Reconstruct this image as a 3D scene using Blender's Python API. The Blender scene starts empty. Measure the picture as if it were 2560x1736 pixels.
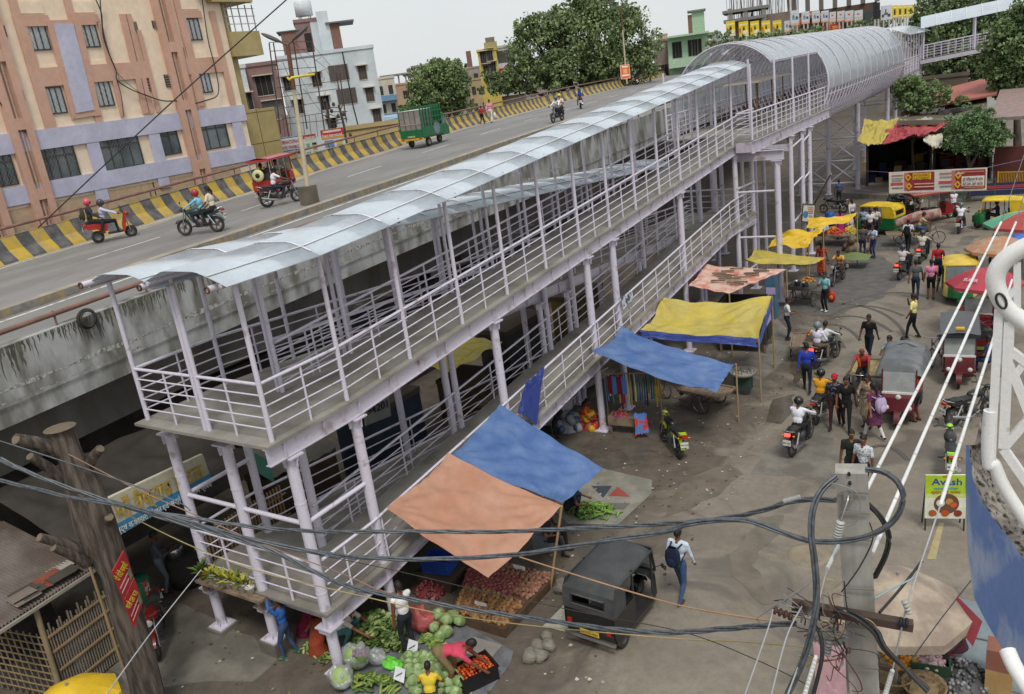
import bpy, math, random
import numpy as np
from mathutils import Vector, Matrix, noise as mnoise
random.seed(7)
PI = math.pi
SC = bpy.context.scene
COL = SC.collection
# ---------------------------------------------------------------- camera
CAMH = 11.02
F_PX = 2067.3
PIT, ROLL, PSI = math.radians(17.8), math.radians(-7.79), math.radians(34.54)
fw = np.array([-math.sin(PSI)*math.cos(PIT), math.cos(PSI)*math.cos(PIT), -math.sin(PIT)])
rt = np.array([math.cos(PSI), math.sin(PSI), 0.0]); up = np.cross(rt, fw)
cr, sr = math.cos(ROLL), math.sin(ROLL)
RX, RY = cr*rt + sr*up, -sr*rt + cr*up
RM = np.array([RX, RY, fw]); CP = np.array([0, 0, CAMH])
cd = bpy.data.cameras.new('camera'); cam = bpy.data.objects.new('camera', cd); COL.objects.link(cam)
cam.matrix_world = Matrix(((RX[0], RY[0], -fw[0], 0), (RX[1], RY[1], -fw[1], 0), (RX[2], RY[2], -fw[2], CAMH), (0, 0, 0, 1)))
cd.sensor_width = 36; cd.lens = F_PX/2560*36; cd.clip_end = 3000; cd.clip_start = .1
SC.camera = cam
def ray(x, y): return RM.T @ np.array([(x-1280)/F_PX, -(y-868)/F_PX, 1.0])
def G(x, y, z=0.0): d = ray(x, y); return Vector(CP + d*(z-CAMH)/d[2])
def GX(x, y, X): d = ray(x, y); return Vector(CP + d*X/d[0])
def GY(x, y, Y): d = ray(x, y); return Vector(CP + d*Y/d[1])
def GD(x, y, D): d = ray(x, y); return Vector(CP + d*D/math.hypot(d[0], d[1]))
# ---------------------------------------------------------------- materials
MATS = {}
def mat(name, c, rough=.75, metal=0.0, c2=None, scale=4.0, amt=.5, bump=0.0, alpha=1.0, coat=0.0, stretch=(1, 1, 1), lo=.42, hi=.62, detail=6, spec=.4):
 if name in MATS: return MATS[name]
 m = bpy.data.materials.new(name); m.use_nodes = True; nt = m.node_tree; N = nt.nodes; L = nt.links
 b = N['Principled BSDF']; b.inputs['Roughness'].default_value = rough; b.inputs['Metallic'].default_value = metal
 b.inputs['Specular IOR Level'].default_value = spec
 if coat: b.inputs['Coat Weight'].default_value = coat
 tc = N.new('ShaderNodeTexCoord'); mp = N.new('ShaderNodeMapping'); mp.inputs['Scale'].default_value = stretch
 L.new(tc.outputs['Object'], mp.inputs['Vector'])
 nz = N.new('ShaderNodeTexNoise'); nz.inputs['Scale'].default_value = scale; nz.inputs['Detail'].default_value = detail
 L.new(mp.outputs['Vector'], nz.inputs['Vector'])
 if c2 is None: c2 = tuple(v*.72 for v in c)
 r = N.new('ShaderNodeValToRGB'); r.color_ramp.elements[0].position = lo; r.color_ramp.elements[1].position = hi
 r.color_ramp.elements[0].color = (*[a*(1-amt)+b_*amt for a, b_ in zip(c, c2)], 1); r.color_ramp.elements[1].color = (*c, 1)
 L.new(nz.outputs['Fac'], r.inputs['Fac'])
 n2 = N.new('ShaderNodeTexNoise'); n2.inputs['Scale'].default_value = scale*7; n2.inputs['Detail'].default_value = 3
 L.new(mp.outputs['Vector'], n2.inputs['Vector'])
 mx = N.new('ShaderNodeMix'); mx.data_type = 'RGBA'; mx.blend_type = 'MULTIPLY'; mx.inputs[0].default_value = .25
 L.new(r.outputs['Color'], mx.inputs[6]); L.new(n2.outputs['Fac'], mx.inputs[7])
 g = N.new('ShaderNodeMix'); g.data_type = 'RGBA'; g.blend_type = 'MULTIPLY'; g.inputs[0].default_value = 1; g.inputs[7].default_value = (1.14, 1.14, 1.14, 1)
 L.new(mx.outputs[2], g.inputs[6]); L.new(g.outputs[2], b.inputs['Base Color'])
 if bump:
  bp = N.new('ShaderNodeBump'); bp.inputs['Strength'].default_value = bump; bp.inputs['Distance'].default_value = .03
  L.new(nz.outputs['Fac'], bp.inputs['Height']); L.new(bp.outputs['Normal'], b.inputs['Normal'])
 if alpha < 1: b.inputs['Alpha'].default_value = alpha
 m.diffuse_color = (*c, 1); MATS[name] = m
 return m
def hexc(h):
 return tuple(((int(h[i:i+2], 16)/255)/12.92 if int(h[i:i+2], 16)/255 <= .04045 else ((int(h[i:i+2], 16)/255+.055)/1.055)**2.4) for i in (0, 2, 4))
def hm(h, **k): return mat('m_'+h+''.join(str(v) for v in k.values()), hexc(h), **k)
# ---------------------------------------------------------------- mesh builder
class MB:
 def __init__(s): s.v = []; s.f = []; s.mi = []; s.sm = []; s.mats = []
 def M(s, m):
  if m not in s.mats: s.mats.append(m)
  return s.mats.index(m)
 def add(s, vs, fs, m, smooth=False):
  k = s.M(m); o = len(s.v); s.v += [tuple(v) for v in vs]
  for f in fs: s.f.append(tuple(i+o for i in f)); s.mi.append(k); s.sm.append(smooth)
  return s
 def box(s, x0, x1, y0, y1, z0, z1, m):
  return s.add([(x0,y0,z0),(x1,y0,z0),(x1,y1,z0),(x0,y1,z0),(x0,y0,z1),(x1,y0,z1),(x1,y1,z1),(x0,y1,z1)],
   [(0,3,2,1),(4,5,6,7),(0,1,5,4),(1,2,6,5),(2,3,7,6),(3,0,4,7)], m)
 def bar(s, p, q, w, h, m, upv=(0,0,1)):
  p = Vector(p); q = Vector(q); d = (q-p)
  if d.length < 1e-6: return s
  d.normalize(); u = Vector(upv)
  if abs(d.dot(u)) > .98: u = Vector((0,1,0)) if abs(d.y) < .9 else Vector((1,0,0))
  a = d.cross(u).normalized(); b = a.cross(d).normalized()
  vs = [e + a*(w/2*i) + b*(h/2*j) for e in (p, q) for i, j in ((-1,-1),(1,-1),(1,1),(-1,1))]
  return s.add(vs, [(0,3,2,1),(4,5,6,7),(0,1,5,4),(1,2,6,5),(2,3,7,6),(3,0,4,7)], m)
 def tube(s, pts, r, m, n=8, closed=False, cap=True, smooth=True):
  pts = [Vector(p) for p in pts]; k = len(pts)
  rs = list(r) if isinstance(r, (list, tuple)) else [r]*k
  t0 = (pts[1]-pts[0]).normalized(); u = Vector((0,0,1))
  if abs(t0.dot(u)) > .9: u = Vector((1,0,0))
  a = t0.cross(u).normalized(); vs = []
  for i, p in enumerate(pts):
   if closed: t = pts[(i+1) % k]-pts[i-1]
   else: t = pts[min(i+1, k-1)]-pts[max(i-1, 0)]
   t = t.normalized() if t.length > 1e-9 else t0
   a = (a - t*a.dot(t)).normalized(); b = t.cross(a)
   for j in range(n): g = 2*PI*j/n; vs.append(p + (a*math.cos(g)+b*math.sin(g))*rs[i])
  fs = []
  for i in range(k if closed else k-1):
   i2 = (i+1) % k
   for j in range(n): fs.append((i*n+j, i*n+(j+1) % n, i2*n+(j+1) % n, i2*n+j))
  s.add(vs, fs, m, smooth)
  if cap and not closed:
   s.add(vs[:n], [tuple(reversed(range(n)))], m); s.add(vs[-n:], [tuple(range(n))], m)
  return s
 def cyl(s, p, q, r, m, n=10, r2=None): return s.tube([p, q], [r, r if r2 is None else r2], m, n)
 def ell(s, c, r, m, n=12, k=8, rot=None):
  if isinstance(r, (int, float)): r = (r, r, r)
  vs = []; c = Vector(c)
  for i in range(k+1):
   t = PI*i/k
   for j in range(n):
    g = 2*PI*j/n; p = Vector((r[0]*math.sin(t)*math.cos(g), r[1]*math.sin(t)*math.sin(g), r[2]*math.cos(t)))
    if rot: p = rot @ p
    vs.append(c+p)
  fs = [(i*n+j, (i+1)*n+j, (i+1)*n+(j+1) % n, i*n+(j+1) % n) for i in range(k) for j in range(n)]
  return s.add(vs, fs, m, True)
 def grid(s, fn, nu, nv, m, smooth=True):
  vs = [fn(i/nu, j/nv) for j in range(nv+1) for i in range(nu+1)]
  fs = [(j*(nu+1)+i, j*(nu+1)+i+1, (j+1)*(nu+1)+i+1, (j+1)*(nu+1)+i) for j in range(nv) for i in range(nu)]
  return s.add(vs, fs, m, smooth)
 def lathe(s, prof, c, m, n=14, ax=(0,0,1), smooth=True):
  ax = Vector(ax).normalized(); a = ax.orthogonal().normalized(); b = ax.cross(a); c = Vector(c); k = len(prof)
  vs = [c + ax*z + (a*math.cos(2*PI*j/n)+b*math.sin(2*PI*j/n))*r for r, z in prof for j in range(n)]
  return s.add(vs, [(i*n+j, i*n+(j+1) % n, (i+1)*n+(j+1) % n, (i+1)*n+j) for i in range(k-1) for j in range(n)], m, smooth)
 def prism(s, poly, fn, t0, t1, m):
  n = len(poly); vs = [fn(u, v, t0) for u, v in poly]+[fn(u, v, t1) for u, v in poly]
  return s.add(vs, [tuple(range(n-1, -1, -1)), tuple(range(n, 2*n))]+[(i, (i+1) % n, n+(i+1) % n, n+i) for i in range(n)], m)
 def build(s, name, parent=None, loc=None, kind=None):
  me = bpy.data.meshes.new(name); me.from_pydata(s.v, [], s.f)
  for m in s.mats: me.materials.append(m)
  me.polygons.foreach_set('material_index', s.mi); me.polygons.foreach_set('use_smooth', s.sm); me.update()
  o = bpy.data.objects.new(name, me); COL.objects.link(o)
  if parent is not None: o.parent = parent
  if loc is not None: o.location = loc
  if kind: o['kind'] = kind
  return o
def tag(o, label, cat, group=None):
 o['label'] = label; o['category'] = cat
 if group: o['group'] = group
 return o
def thing(name, label, cat, loc=(0,0,0), rz=0.0, group=None, scale=1.0):
 o = bpy.data.objects.new(name, None); COL.objects.link(o); o.location = loc; o.rotation_euler = (0, 0, rz); o.scale = (scale,)*3
 o.empty_display_size = .2
 return tag(o, label, cat, group)
def dup(root, loc, rz, label=None, group=None):
 r = root.copy(); COL.objects.link(r); r.location = loc; r.rotation_euler = (0, 0, rz)
 if label: r['label'] = label
 if group: r['group'] = group
 for ch in list(root.children):
  c = ch.copy(); COL.objects.link(c); c.parent = r
  for g in ch.children:
   d = g.copy(); COL.objects.link(d); d.parent = c
 return r
DG = None
def text(body, name, m, parent, org, ux, uy, h, width=None, depth=.004):
 """lettering built as a flat mesh: org = left end of the baseline, ux / uy = reading and up direction"""
 cu = bpy.data.curves.new(name, 'FONT'); cu.body = body; cu.extrude = 0; cu.offset = .014; cu.resolution_u = 2
 o = bpy.data.objects.new(name, cu); COL.objects.link(o); bpy.context.view_layer.update()
 me = bpy.data.meshes.new_from_object(o.evaluated_get(bpy.context.evaluated_depsgraph_get()))
 bpy.data.objects.remove(o); bpy.data.curves.remove(cu)
 if not len(me.vertices): return None
 co = np.zeros(len(me.vertices)*3); me.vertices.foreach_get('co', co); co = co.reshape(-1, 3)
 lo, hi = co.min(0), co.max(0); sy = h/.72; sx = sy
 if width: sx = width/max(hi[0]-lo[0], 1e-6)
 ux = Vector(ux).normalized(); uy = Vector(uy).normalized(); nz = ux.cross(uy); org = Vector(org)
 out = [org + ux*((p[0]-lo[0])*sx) + uy*(p[1]*sy) + nz*depth for p in co]
 me.vertices.foreach_set('co', [c for p in out for c in p]); me.materials.clear(); me.materials.append(m); me.update()
 o = bpy.data.objects.new(name, me); COL.objects.link(o); o.parent = parent
 return o
def sheet(pts, z_sag, m, mb=None, nu=30, nv=30, wr=.03, seed=0, pull=.05):
 """draped cloth between four corners p00,p10,p11,p01"""
 p00, p10, p11, p01 = [Vector(p) for p in pts]; mb = mb or MB()
 def fn(u, v):
  U, V = u, v; u = .5+(U-.5)*(1-pull*4*V*(1-V)); v = .5+(V-.5)*(1-pull*4*U*(1-U))
  p = (p00*(1-u)+p10*u)*(1-v)+(p01*(1-u)+p11*u)*v
  cw = sum(math.sin(math.atan2(abs(V-b), abs(U-a)+1e-6)*17+a*3+b+seed)*math.exp(-3.2*math.hypot(U-a, V-b)) for a in (0, 1) for b in (0, 1))*wr*1.3*min(1, 9*U*(1-U)+.2)
  s = 4*u*(1-u)*.5+4*v*(1-v)*.5
  w = mnoise.noise(Vector((p.x*1.3+seed, p.y*1.3, seed)))*wr*2 + (1-abs(mnoise.noise(Vector((u*5+v*2.2+seed, v*1.6-u, seed*2)))*2))*wr*.9 + mnoise.noise(Vector((u*9-v*3+seed, v*4, seed)))*wr*.8
  return p + Vector((0, 0, -z_sag*s + w + cw))
 mb.grid(fn, nu, nv, m); return mb
# ---------------------------------------------------------------- light
w = bpy.data.worlds.new('World'); SC.world = w; w.use_nodes = True
nt = w.node_tree; N = nt.nodes; L = nt.links; bg = N['Background']
sky = N.new('ShaderNodeTexSky'); sky.sky_type = 'NISHITA'; sky.sun_disc = False
SUN_EL, SUN_AZ = math.radians(58), math.radians(140)
sky.sun_elevation = SUN_EL; sky.sun_rotation = SUN_AZ; sky.air_density = 1.2; sky.dust_density = 6; sky.ozone_density = 1
cl = N.new('ShaderNodeMix'); cl.data_type = 'RGBA'; cl.inputs[0].default_value = .86
tcw = N.new('ShaderNodeTexCoord'); nzw = N.new('ShaderNodeTexNoise'); nzw.inputs['Scale'].default_value = 2.2; nzw.inputs['Detail'].default_value = 5
rw = N.new('ShaderNodeValToRGB'); rw.color_ramp.elements[0].position = .3; rw.color_ramp.elements[1].position = .75
rw.color_ramp.elements[0].color = (6.5, 6.8, 6.95, 1); rw.color_ramp.elements[1].color = (7.2, 7.45, 7.5, 1)
L.new(tcw.outputs['Generated'], nzw.inputs['Vector']); L.new(nzw.outputs['Fac'], rw.inputs['Fac'])
L.new(sky.outputs['Color'], cl.inputs[6]); L.new(rw.outputs['Color'], cl.inputs[7]); L.new(cl.outputs[2], bg.inputs['Color'])
bg.inputs['Strength'].default_value = .1
sl = bpy.data.lights.new('sun', 'SUN'); sl.energy = 1.5; sl.angle = math.radians(14); sl.color = (1, .96, .9)
so = bpy.data.objects.new('sun', sl); COL.objects.link(so)
sd = Vector((math.sin(SUN_AZ)*math.cos(SUN_EL), math.cos(SUN_AZ)*math.cos(SUN_EL), math.sin(SUN_EL)))
so.rotation_euler = sd.to_track_quat('Z', 'Y').to_euler()
SC.view_settings.view_transform = 'Standard'; SC.view_settings.look = 'None'; SC.view_settings.exposure = 0.32; SC.view_settings.gamma = 1
try:
 SC.cycles.max_bounces = 6; SC.cycles.transparent_max_bounces = 12; SC.cycles.use_denoising = True; SC.cycles.caustics_reflective = False; SC.cycles.caustics_refractive = False
except Exception: pass
# ---------------------------------------------------------------- ground
def ground_mat():
 m = bpy.data.materials.new('street_surface'); m.use_nodes = True; nt = m.node_tree; N = nt.nodes; L = nt.links; b = N['Principled BSDF']
 tc = N.new('ShaderNodeTexCoord')
 def nz(sc, det=6, rough=.6, dist=0):
  n = N.new('ShaderNodeTexNoise'); n.inputs['Scale'].default_value = sc; n.inputs['Detail'].default_value = det; n.inputs['Roughness'].default_value = rough; n.inputs['Distortion'].default_value = dist
  L.new(tc.outputs['Object'], n.inputs['Vector']); return n.outputs['Fac']
 def ramp(f, p0, p1, c0=(0, 0, 0), c1=(1, 1, 1)):
  r = N.new('ShaderNodeValToRGB'); r.color_ramp.elements[0].position = p0; r.color_ramp.elements[1].position = p1
  r.color_ramp.elements[0].color = (*c0, 1); r.color_ramp.elements[1].color = (*c1, 1); L.new(f, r.inputs['Fac']); return r.outputs['Color']
 def mix(f, a, c):
  x = N.new('ShaderNodeMix'); x.data_type = 'RGBA'
  if isinstance(f, float): x.inputs[0].default_value = f
  else: L.new(f, x.inputs[0])
  for s_, k in ((a, 6), (c, 7)):
   if isinstance(s_, tuple): x.inputs[k].default_value = (*s_, 1)
   else: L.new(s_, x.inputs[k])
  return x.outputs[2]
 base = ramp(nz(.55, 8, .65, .4), .3, .72, (.175, .150, .116), (.265, .233, .186))
 mud = ramp(nz(1.7, 8, .7), .35, .7, (.078, .064, .049), (.150, .125, .096))
 sx = N.new('ShaderNodeSeparateXYZ'); L.new(tc.outputs['Object'], sx.inputs[0])
 ad = N.new('ShaderNodeMath'); ad.operation = 'MULTIPLY_ADD'; L.new(nz(.35, 7, .7, .8), ad.inputs[0]); ad.inputs[1].default_value = 9.0; L.new(sx.outputs['X'], ad.inputs[2])
 mr = N.new('ShaderNodeMapRange'); L.new(ad.outputs[0], mr.inputs[0]); mr.inputs[1].default_value = -3.5; mr.inputs[2].default_value = -2.3; mr.inputs[3].default_value = 1; mr.inputs[4].default_value = 0
 c = mix(mr.outputs[0], base, mud)
 wet = ramp(nz(.42, 5, .55, 1.2), .53, .62)
 wm = N.new('ShaderNodeMath'); wm.operation = 'MULTIPLY'; L.new(wet, wm.inputs[0]); wm.inputs[1].default_value = .6
 c = mix(wm.outputs[0], c, (.075, .069, .062))
 mot = ramp(nz(4.2, 8, .75), .42, .62); mm_ = N.new('ShaderNodeMath'); mm_.operation = 'MULTIPLY'; L.new(mot, mm_.inputs[0]); mm_.inputs[1].default_value = .38
 c = mix(mm_.outputs[0], c, (.125, .105, .082))
 spk = ramp(nz(26, 3, .6), .66, .74); sp = N.new('ShaderNodeMath'); sp.operation = 'MULTIPLY'; L.new(spk, sp.inputs[0]); sp.inputs[1].default_value = .35
 c = mix(sp.outputs[0], c, (.30, .28, .25))
 fine = nz(60, 3, .7); fm = N.new('ShaderNodeMix'); fm.data_type = 'RGBA'; fm.blend_type = 'MULTIPLY'; fm.inputs[0].default_value = .45
 fr = ramp(fine, .2, .8, (.65, .65, .65), (1.3, 1.3, 1.3)); L.new(c, fm.inputs[6]); L.new(fr, fm.inputs[7])
 L.new(fm.outputs[2], b.inputs['Base Color'])
 rr = N.new('ShaderNodeMapRange'); L.new(wm.outputs[0], rr.inputs[0]); rr.inputs[3].default_value = .85; rr.inputs[4].default_value = .45; rr.inputs[2].default_value = .6
 L.new(rr.outputs[0], b.inputs['Roughness'])
 bp = N.new('ShaderNodeBump'); bp.inputs['Strength'].default_value = .5; bp.inputs['Distance'].default_value = .03; L.new(nz(5, 10, .75), bp.inputs['Height']); L.new(bp.outputs['Normal'], b.inputs['Normal'])
 return m
GM = ground_mat()
mb = MB(); mb.add([(-1500, -300, 0), (900, -300, 0), (900, 2200, 0), (-1500, 2200, 0)], [(0, 1, 2, 3)], GM); mb.build('ground', kind='structure')
def patch(name, px, m, z=.004, jag=.06, sub=5, seed=1):
 """a flat sheet on the ground with an uneven outline"""
 P = [G(*p, z) for p in px]; out = []
 for i, a in enumerate(P):
  b = P[(i+1) % len(P)]
  for k in range(sub):
   q = a.lerp(b, k/sub); d = (b-a).length*jag
   out.append(q + Vector((mnoise.noise(q*2.1+Vector((seed, 0, 0)))*d, mnoise.noise(q*2.1+Vector((0, seed, 5)))*d, 0)))
 mb = MB(); mb.add(out, [tuple(range(len(out)))], m); o = mb.build(name, kind='structure'); return o
dry = mat('dry_concrete', (.20, .185, .155), c2=(.13, .12, .10), scale=1.4, amt=1, bump=.3)
tarm = mat('fresh_tar', (.085, .083, .08), c2=(.13, .12, .11), scale=2.5, amt=1, bump=.4, lo=.35, hi=.7)
wetm = mat('puddle_water', (.075, .064, .048), rough=.12, c2=(.10, .088, .066), scale=1.2, amt=1, spec=.6)
damp = mat('damp_earth', (.075, .066, .054), rough=.6, c2=(.12, .105, .085), scale=2.0, amt=1, bump=.4)
patch('pavement', [(225, 1380), (520, 1540), (700, 1640), (640, 1700), (330, 1720), (120, 1560)], dry, seed=3)
patch('pavement', [(1890, 745), (2010, 860), (1960, 905), (1905, 950), (1790, 905), (1800, 840)], dry, seed=4)
patch('pavement', [(2065, 1210), (2100, 1060), (1985, 1065), (1900, 1150), (1880, 1185), (1960, 1190)], dry, seed=5, jag=.15)
patch('road', [(2010, 690), (2080, 650), (2200, 640), (2262, 700), (2200, 745), (2090, 790), (2040, 790), (1960, 770)], tarm, z=.006, seed=6, jag=.12)
patch('road', [(2100, 600), (2330, 590), (2330, 622), (2100, 626)], tarm, z=.006, seed=16, jag=.05)
patch('puddle', [(1930, 1000), (1985, 985), (1975, 1040), (1950, 1060), (1915, 1055)], wetm, z=.008, seed=7, jag=.07)
patch('puddle', [(1985, 890), (2005, 905), (2010, 940), (1990, 960), (1972, 925)], wetm, z=.008, seed=8, jag=.08)
patch('earth', [(1450, 1135), (1560, 1130), (1585, 1160), (1480, 1185)], damp, z=.007, seed=9)
damp2 = mat('damp_road', (.115, .096, .072), rough=.55, c2=(.165, .142, .110), scale=2.2, amt=1, bump=.3, lo=.4, hi=.7)
for sd_, pl_ in ((21, [(520, 410), (680, 400), (640, 520), (560, 600), (480, 720), (560, 900), (620, 980), (540, 990), (430, 880), (330, 800), (340, 650), (430, 560)]), (22, [(60, 140), (330, 60), (420, 130), (250, 260), (120, 330), (0, 380), (-120, 420), (-80, 300)])): patch('earth', [(1700+.3807*x, 1136+.3807*y) for x, y in pl_], damp2, z=.006, seed=sd_, jag=.16, sub=7)
tm = mat('tyre_mark', (.10, .094, .085), scale=8)
mb = MB()
for (a, c, b_) in (((2075, 790), (2150, 740), (2260, 790)), ((2065, 800), (2150, 770), (2230, 830)), ((2060, 815), (2110, 800), (2150, 850)), ((2085, 770), (2200, 720), (2290, 735)), ((2050, 830), (2090, 820), (2110, 870)), ((2090, 760), (2230, 760), (2270, 850)), ((2160, 1130), (2215, 1090), (2270, 1150))):
 pts = [G(*( (1-t)**2*np.array(a)+2*t*(1-t)*np.array(c)+t*t*np.array(b_)), .011) for t in np.linspace(0, 1, 14)]
 for p, q in zip(pts[:-1], pts[1:]):
  n = Vector((-(q-p).y, (q-p).x, 0)).normalized()*.07; mb.add([p-n, p+n, q+n, q-n], [(0, 1, 2, 3)], tm)
mb.build('road_tyre_marks', kind='structure')
# ---------------------------------------------------------------- the covered footbridge
lil = mat('lilac_steel', (.60, .57, .66), rough=.45, c2=(.26, .19, .15), scale=3.4, amt=.8, lo=.27, hi=.40)
lil2 = mat('lilac_girder', (.50, .47, .54), rough=.5, c2=(.24, .19, .17), scale=2.4, amt=.8, lo=.3, hi=.45)
deckm = mat('chequer_deck', (.30, .285, .255), rough=.8, c2=(.17, .155, .13), scale=1.1, amt=1, bump=.15, lo=.3, hi=.65)
rustm = mat('rust_end', (.16, .075, .035), rough=.8, c2=(.07, .04, .03), scale=9, amt=1)
whst = mat('white_strip', (.74, .75, .77), rough=.4)
def poly_mat(name, c, alpha, rough=.18):
 m = mat(name, c, rough=rough, c2=tuple(v*.82 for v in c), scale=.9, amt=.7, alpha=alpha, spec=.6, lo=.3, hi=.7); return m
polyc = poly_mat('polycarbonate', (.60, .67, .735), .80, .16)
polyt = poly_mat('tube_polycarbonate', (.50, .565, .63), .70, .16)
FB = thing('footbridge', 'long lilac steel footbridge with switchback ramps under a translucent canopy and tube', 'footbridge', (-13.5, 9, 0))
FBI = Vector((-13.5, 9, 0))
CNT = {}; OVER = {}
def fb(mbx, name, cap=100, parent=None):
 CNT[name] = CNT.get(name, 0)+1
 if CNT[name] > cap: OVER.setdefault(name, []).append(mbx); return None
 mbx.v = [(a-FBI.x, b-FBI.y, c-FBI.z) for a, b, c in mbx.v] if True else mbx.v
 return mbx.build(name, FB if parent is None else parent)
def C(name, p, q, r, m=lil, n=8, cap=100): return fb(MB().cyl(p, q, r, m, n), name, cap)
XR, XM1, XM2, XL = -11.70, -13.50, -13.66, -15.45
def zRU(y): return 5.35 if y < 10.9 else min(5.35+.0715*(y-10.9), 7.28)
def zLU(y): return 5.35 if y < 10.9 else max(5.35-.0678*(y-10.9), 3.75)
def zRL(y): return 1.52 if y < 10.9 else min(1.52+.0945*(y-10.9), 3.75)
def zLL(y): return 1.52 if y < 10.9 else max(1.52-.0945*(y-10.9), 0.02)
def deck(x0, x1, zf, ys, name='deck', th=.06):
 mb = MB()
 for a, b in zip(ys[:-1], ys[1:]):
  mb.add([(x0,a,zf(a)),(x1,a,zf(a)),(x1,b,zf(b)),(x0,b,zf(b)),(x0,a,zf(a)-th),(x1,a,zf(a)-th),(x1,b,zf(b)-th),(x0,b,zf(b)-th)],
   [(0,1,2,3),(7,6,5,4),(0,4,5,1),(1,5,6,2),(2,6,7,3),(3,7,4,0)], deckm)
 return fb(mb, name)
def girder(x, zf, ys, h=.34, off=.061, fl=.07, name='girder'):
 """an I beam that follows the deck edge"""
 mb = MB()
 for a, b in zip(ys[:-1], ys[1:]):
  for (w_, t, dz) in ((fl*2, .02, 0), (.016, h, 0), (fl*2, .02, h-.02)):
   za, zb = zf(a)-off-dz, zf(b)-off-dz
   vs = [(x-w_/2,a,za),(x+w_/2,a,za),(x+w_/2,b,zb),(x-w_/2,b,zb)]; vs += [(p[0], p[1], p[2]-t) for p in vs]
   if w_ == .016: vs = [(p[0], p[1], p[2]-(.021 if k < 4 else -.021)) for k, p in enumerate(vs)]
   mb.add(vs, [(0,1,2,3),(7,6,5,4),(0,4,5,1),(1,5,6,2),(2,6,7,3),(3,7,4,0)], lil2)
 y = ys[0]+.4
 while y < ys[-1]-.3:
  mb.box(x-fl+.01, x+fl-.01, y-.008, y+.008, zf(y)-off-h+.025, zf(y)-off-.025, lil2); y += 1.02
 return fb(mb, name)
def rails(x0, y0, x1, y1, zf, heights=(1.12, .90, .68, .46, .24), r0=.034, r1=.017, brk=None):
 for k, h in enumerate(heights):
  n = 10 if abs(y1-y0) > 3 else 3
  pts = [(x0+(x1-x0)*t, y0+(y1-y0)*t, zf(y0+(y1-y0)*t)+h) for t in np.linspace(0, 1, n+1)]
  fb(MB().tube(pts, r0 if k == 0 else r1, lil, 8 if k == 0 else 6), 'handrail' if k == 0 else 'rail', 100)
def baluster(x, y, z, h=1.1, r=.024): C('baluster', (x, y, z), (x, y, z+h), r, n=6)
ry = [8.95, 10.95]+[13.02+2.05*k for k in range(12)]
def post(x, y, z, h=3.05, r=.048):
 C('post', (x, y, z), (x, y, z+h), r, n=10)
yR = [8.72, 10.9]+list(np.linspace(12, 38.2, 12)); yF = [8.72, 10.9]+list(np.linspace(12, 34.5, 10))+[38.3]
deck(XM1, XR+.13, zRU, yR); deck(XL-.15, XM2, zLU, yF); yFL = [9.12]+yF[1:]; deck(XM1, XR+.17, zRL, yFL)
deck(XL-.15, XM2, zLL, [9.12, 10.9]+list(np.linspace(12, 26.6, 8)))
fb(MB().box(XM2+.001, XM1-.001, 8.72, 10.95, 5.29, 5.349, deckm), 'deck'); fb(MB().box(XM2+.001, XM1-.001, 9.12, 10.95, 1.46, 1.519, deckm), 'deck')
fb(MB().box(XM2+.001, XM1-.001, 34.4, 38.3, 3.69, 3.749, deckm), 'deck')
for x in (XR+.04, XM1-.02): girder(x, zRU, [8.72 if x > -12 else 9.3]+yR[1:-1]+[38.1]); girder(x, zRL, [9.14 if x > -12 else 9.4]+yF[1:])
for x in (XL-.05, XM2+.02): girder(x, zLU, [9.3]+yF[1:]); girder(x, zLL, [9.4, 10.9]+list(np.linspace(12, 24, 6)))
for zz in (5.35, 1.52):
 fb(MB().box(XL+.15, XR+.06, 9.44, 9.46, zz-.36, zz-.065, lil2).box(XL+.15, XR+.06, 9.39, 9.51, zz-.385, zz-.362, lil2), 'girder')
for k, y in enumerate(ry):
 post(XR, y, zRU(y)); post(XM1+.03, y, zRU(y)) if k != 1 else None
 post(XL, y, zLU(y), 2.95) if y < 36 else None
 if k > 1 and y < 36: post(XM2-.03, y+.02, zLU(y), 2.95)
post(XM1-.08, 10.95, 5.35); post(XM1-.2, 10.95, 5.35); post((XM1+XM2)/2, 8.95, 5.35)
for y0, y1 in zip(ry[:-1], ry[1:]):
 ym = (y0+y1)/2; baluster(XR, ym, zRU(ym))
 baluster(XL, ym, zLU(ym))
 if y0 > 10: baluster(XM1+.03, ym, zRU(ym)); baluster(XM2-.03, ym, zLU(ym))
for x in (XL+.95, XM2+1.0): baluster(x, 8.95, 5.35)
rails(XL, 8.95, XR, 8.95, lambda y: 5.35)
for a, b in ((8.95, 10.95), (10.95, 37.4)):
 rails(XR, a, XR, b, zRU); rails(XL, a, XL, b if b < 20 else 35.8, zLU)
rails(XM1+.03, 10.95, XM1+.03, 37.4, zRU); rails(XM2-.03, 10.95, XM2-.03, 35.4, zLU)
PROF = [(-1.16, -.06), (-.95, .02), (-.72, .10), (-.52, .165), (-.40, .18), (.34, .18), (.46, .165), (.72, .09), (.95, .01), (1.16, -.07)]
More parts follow.
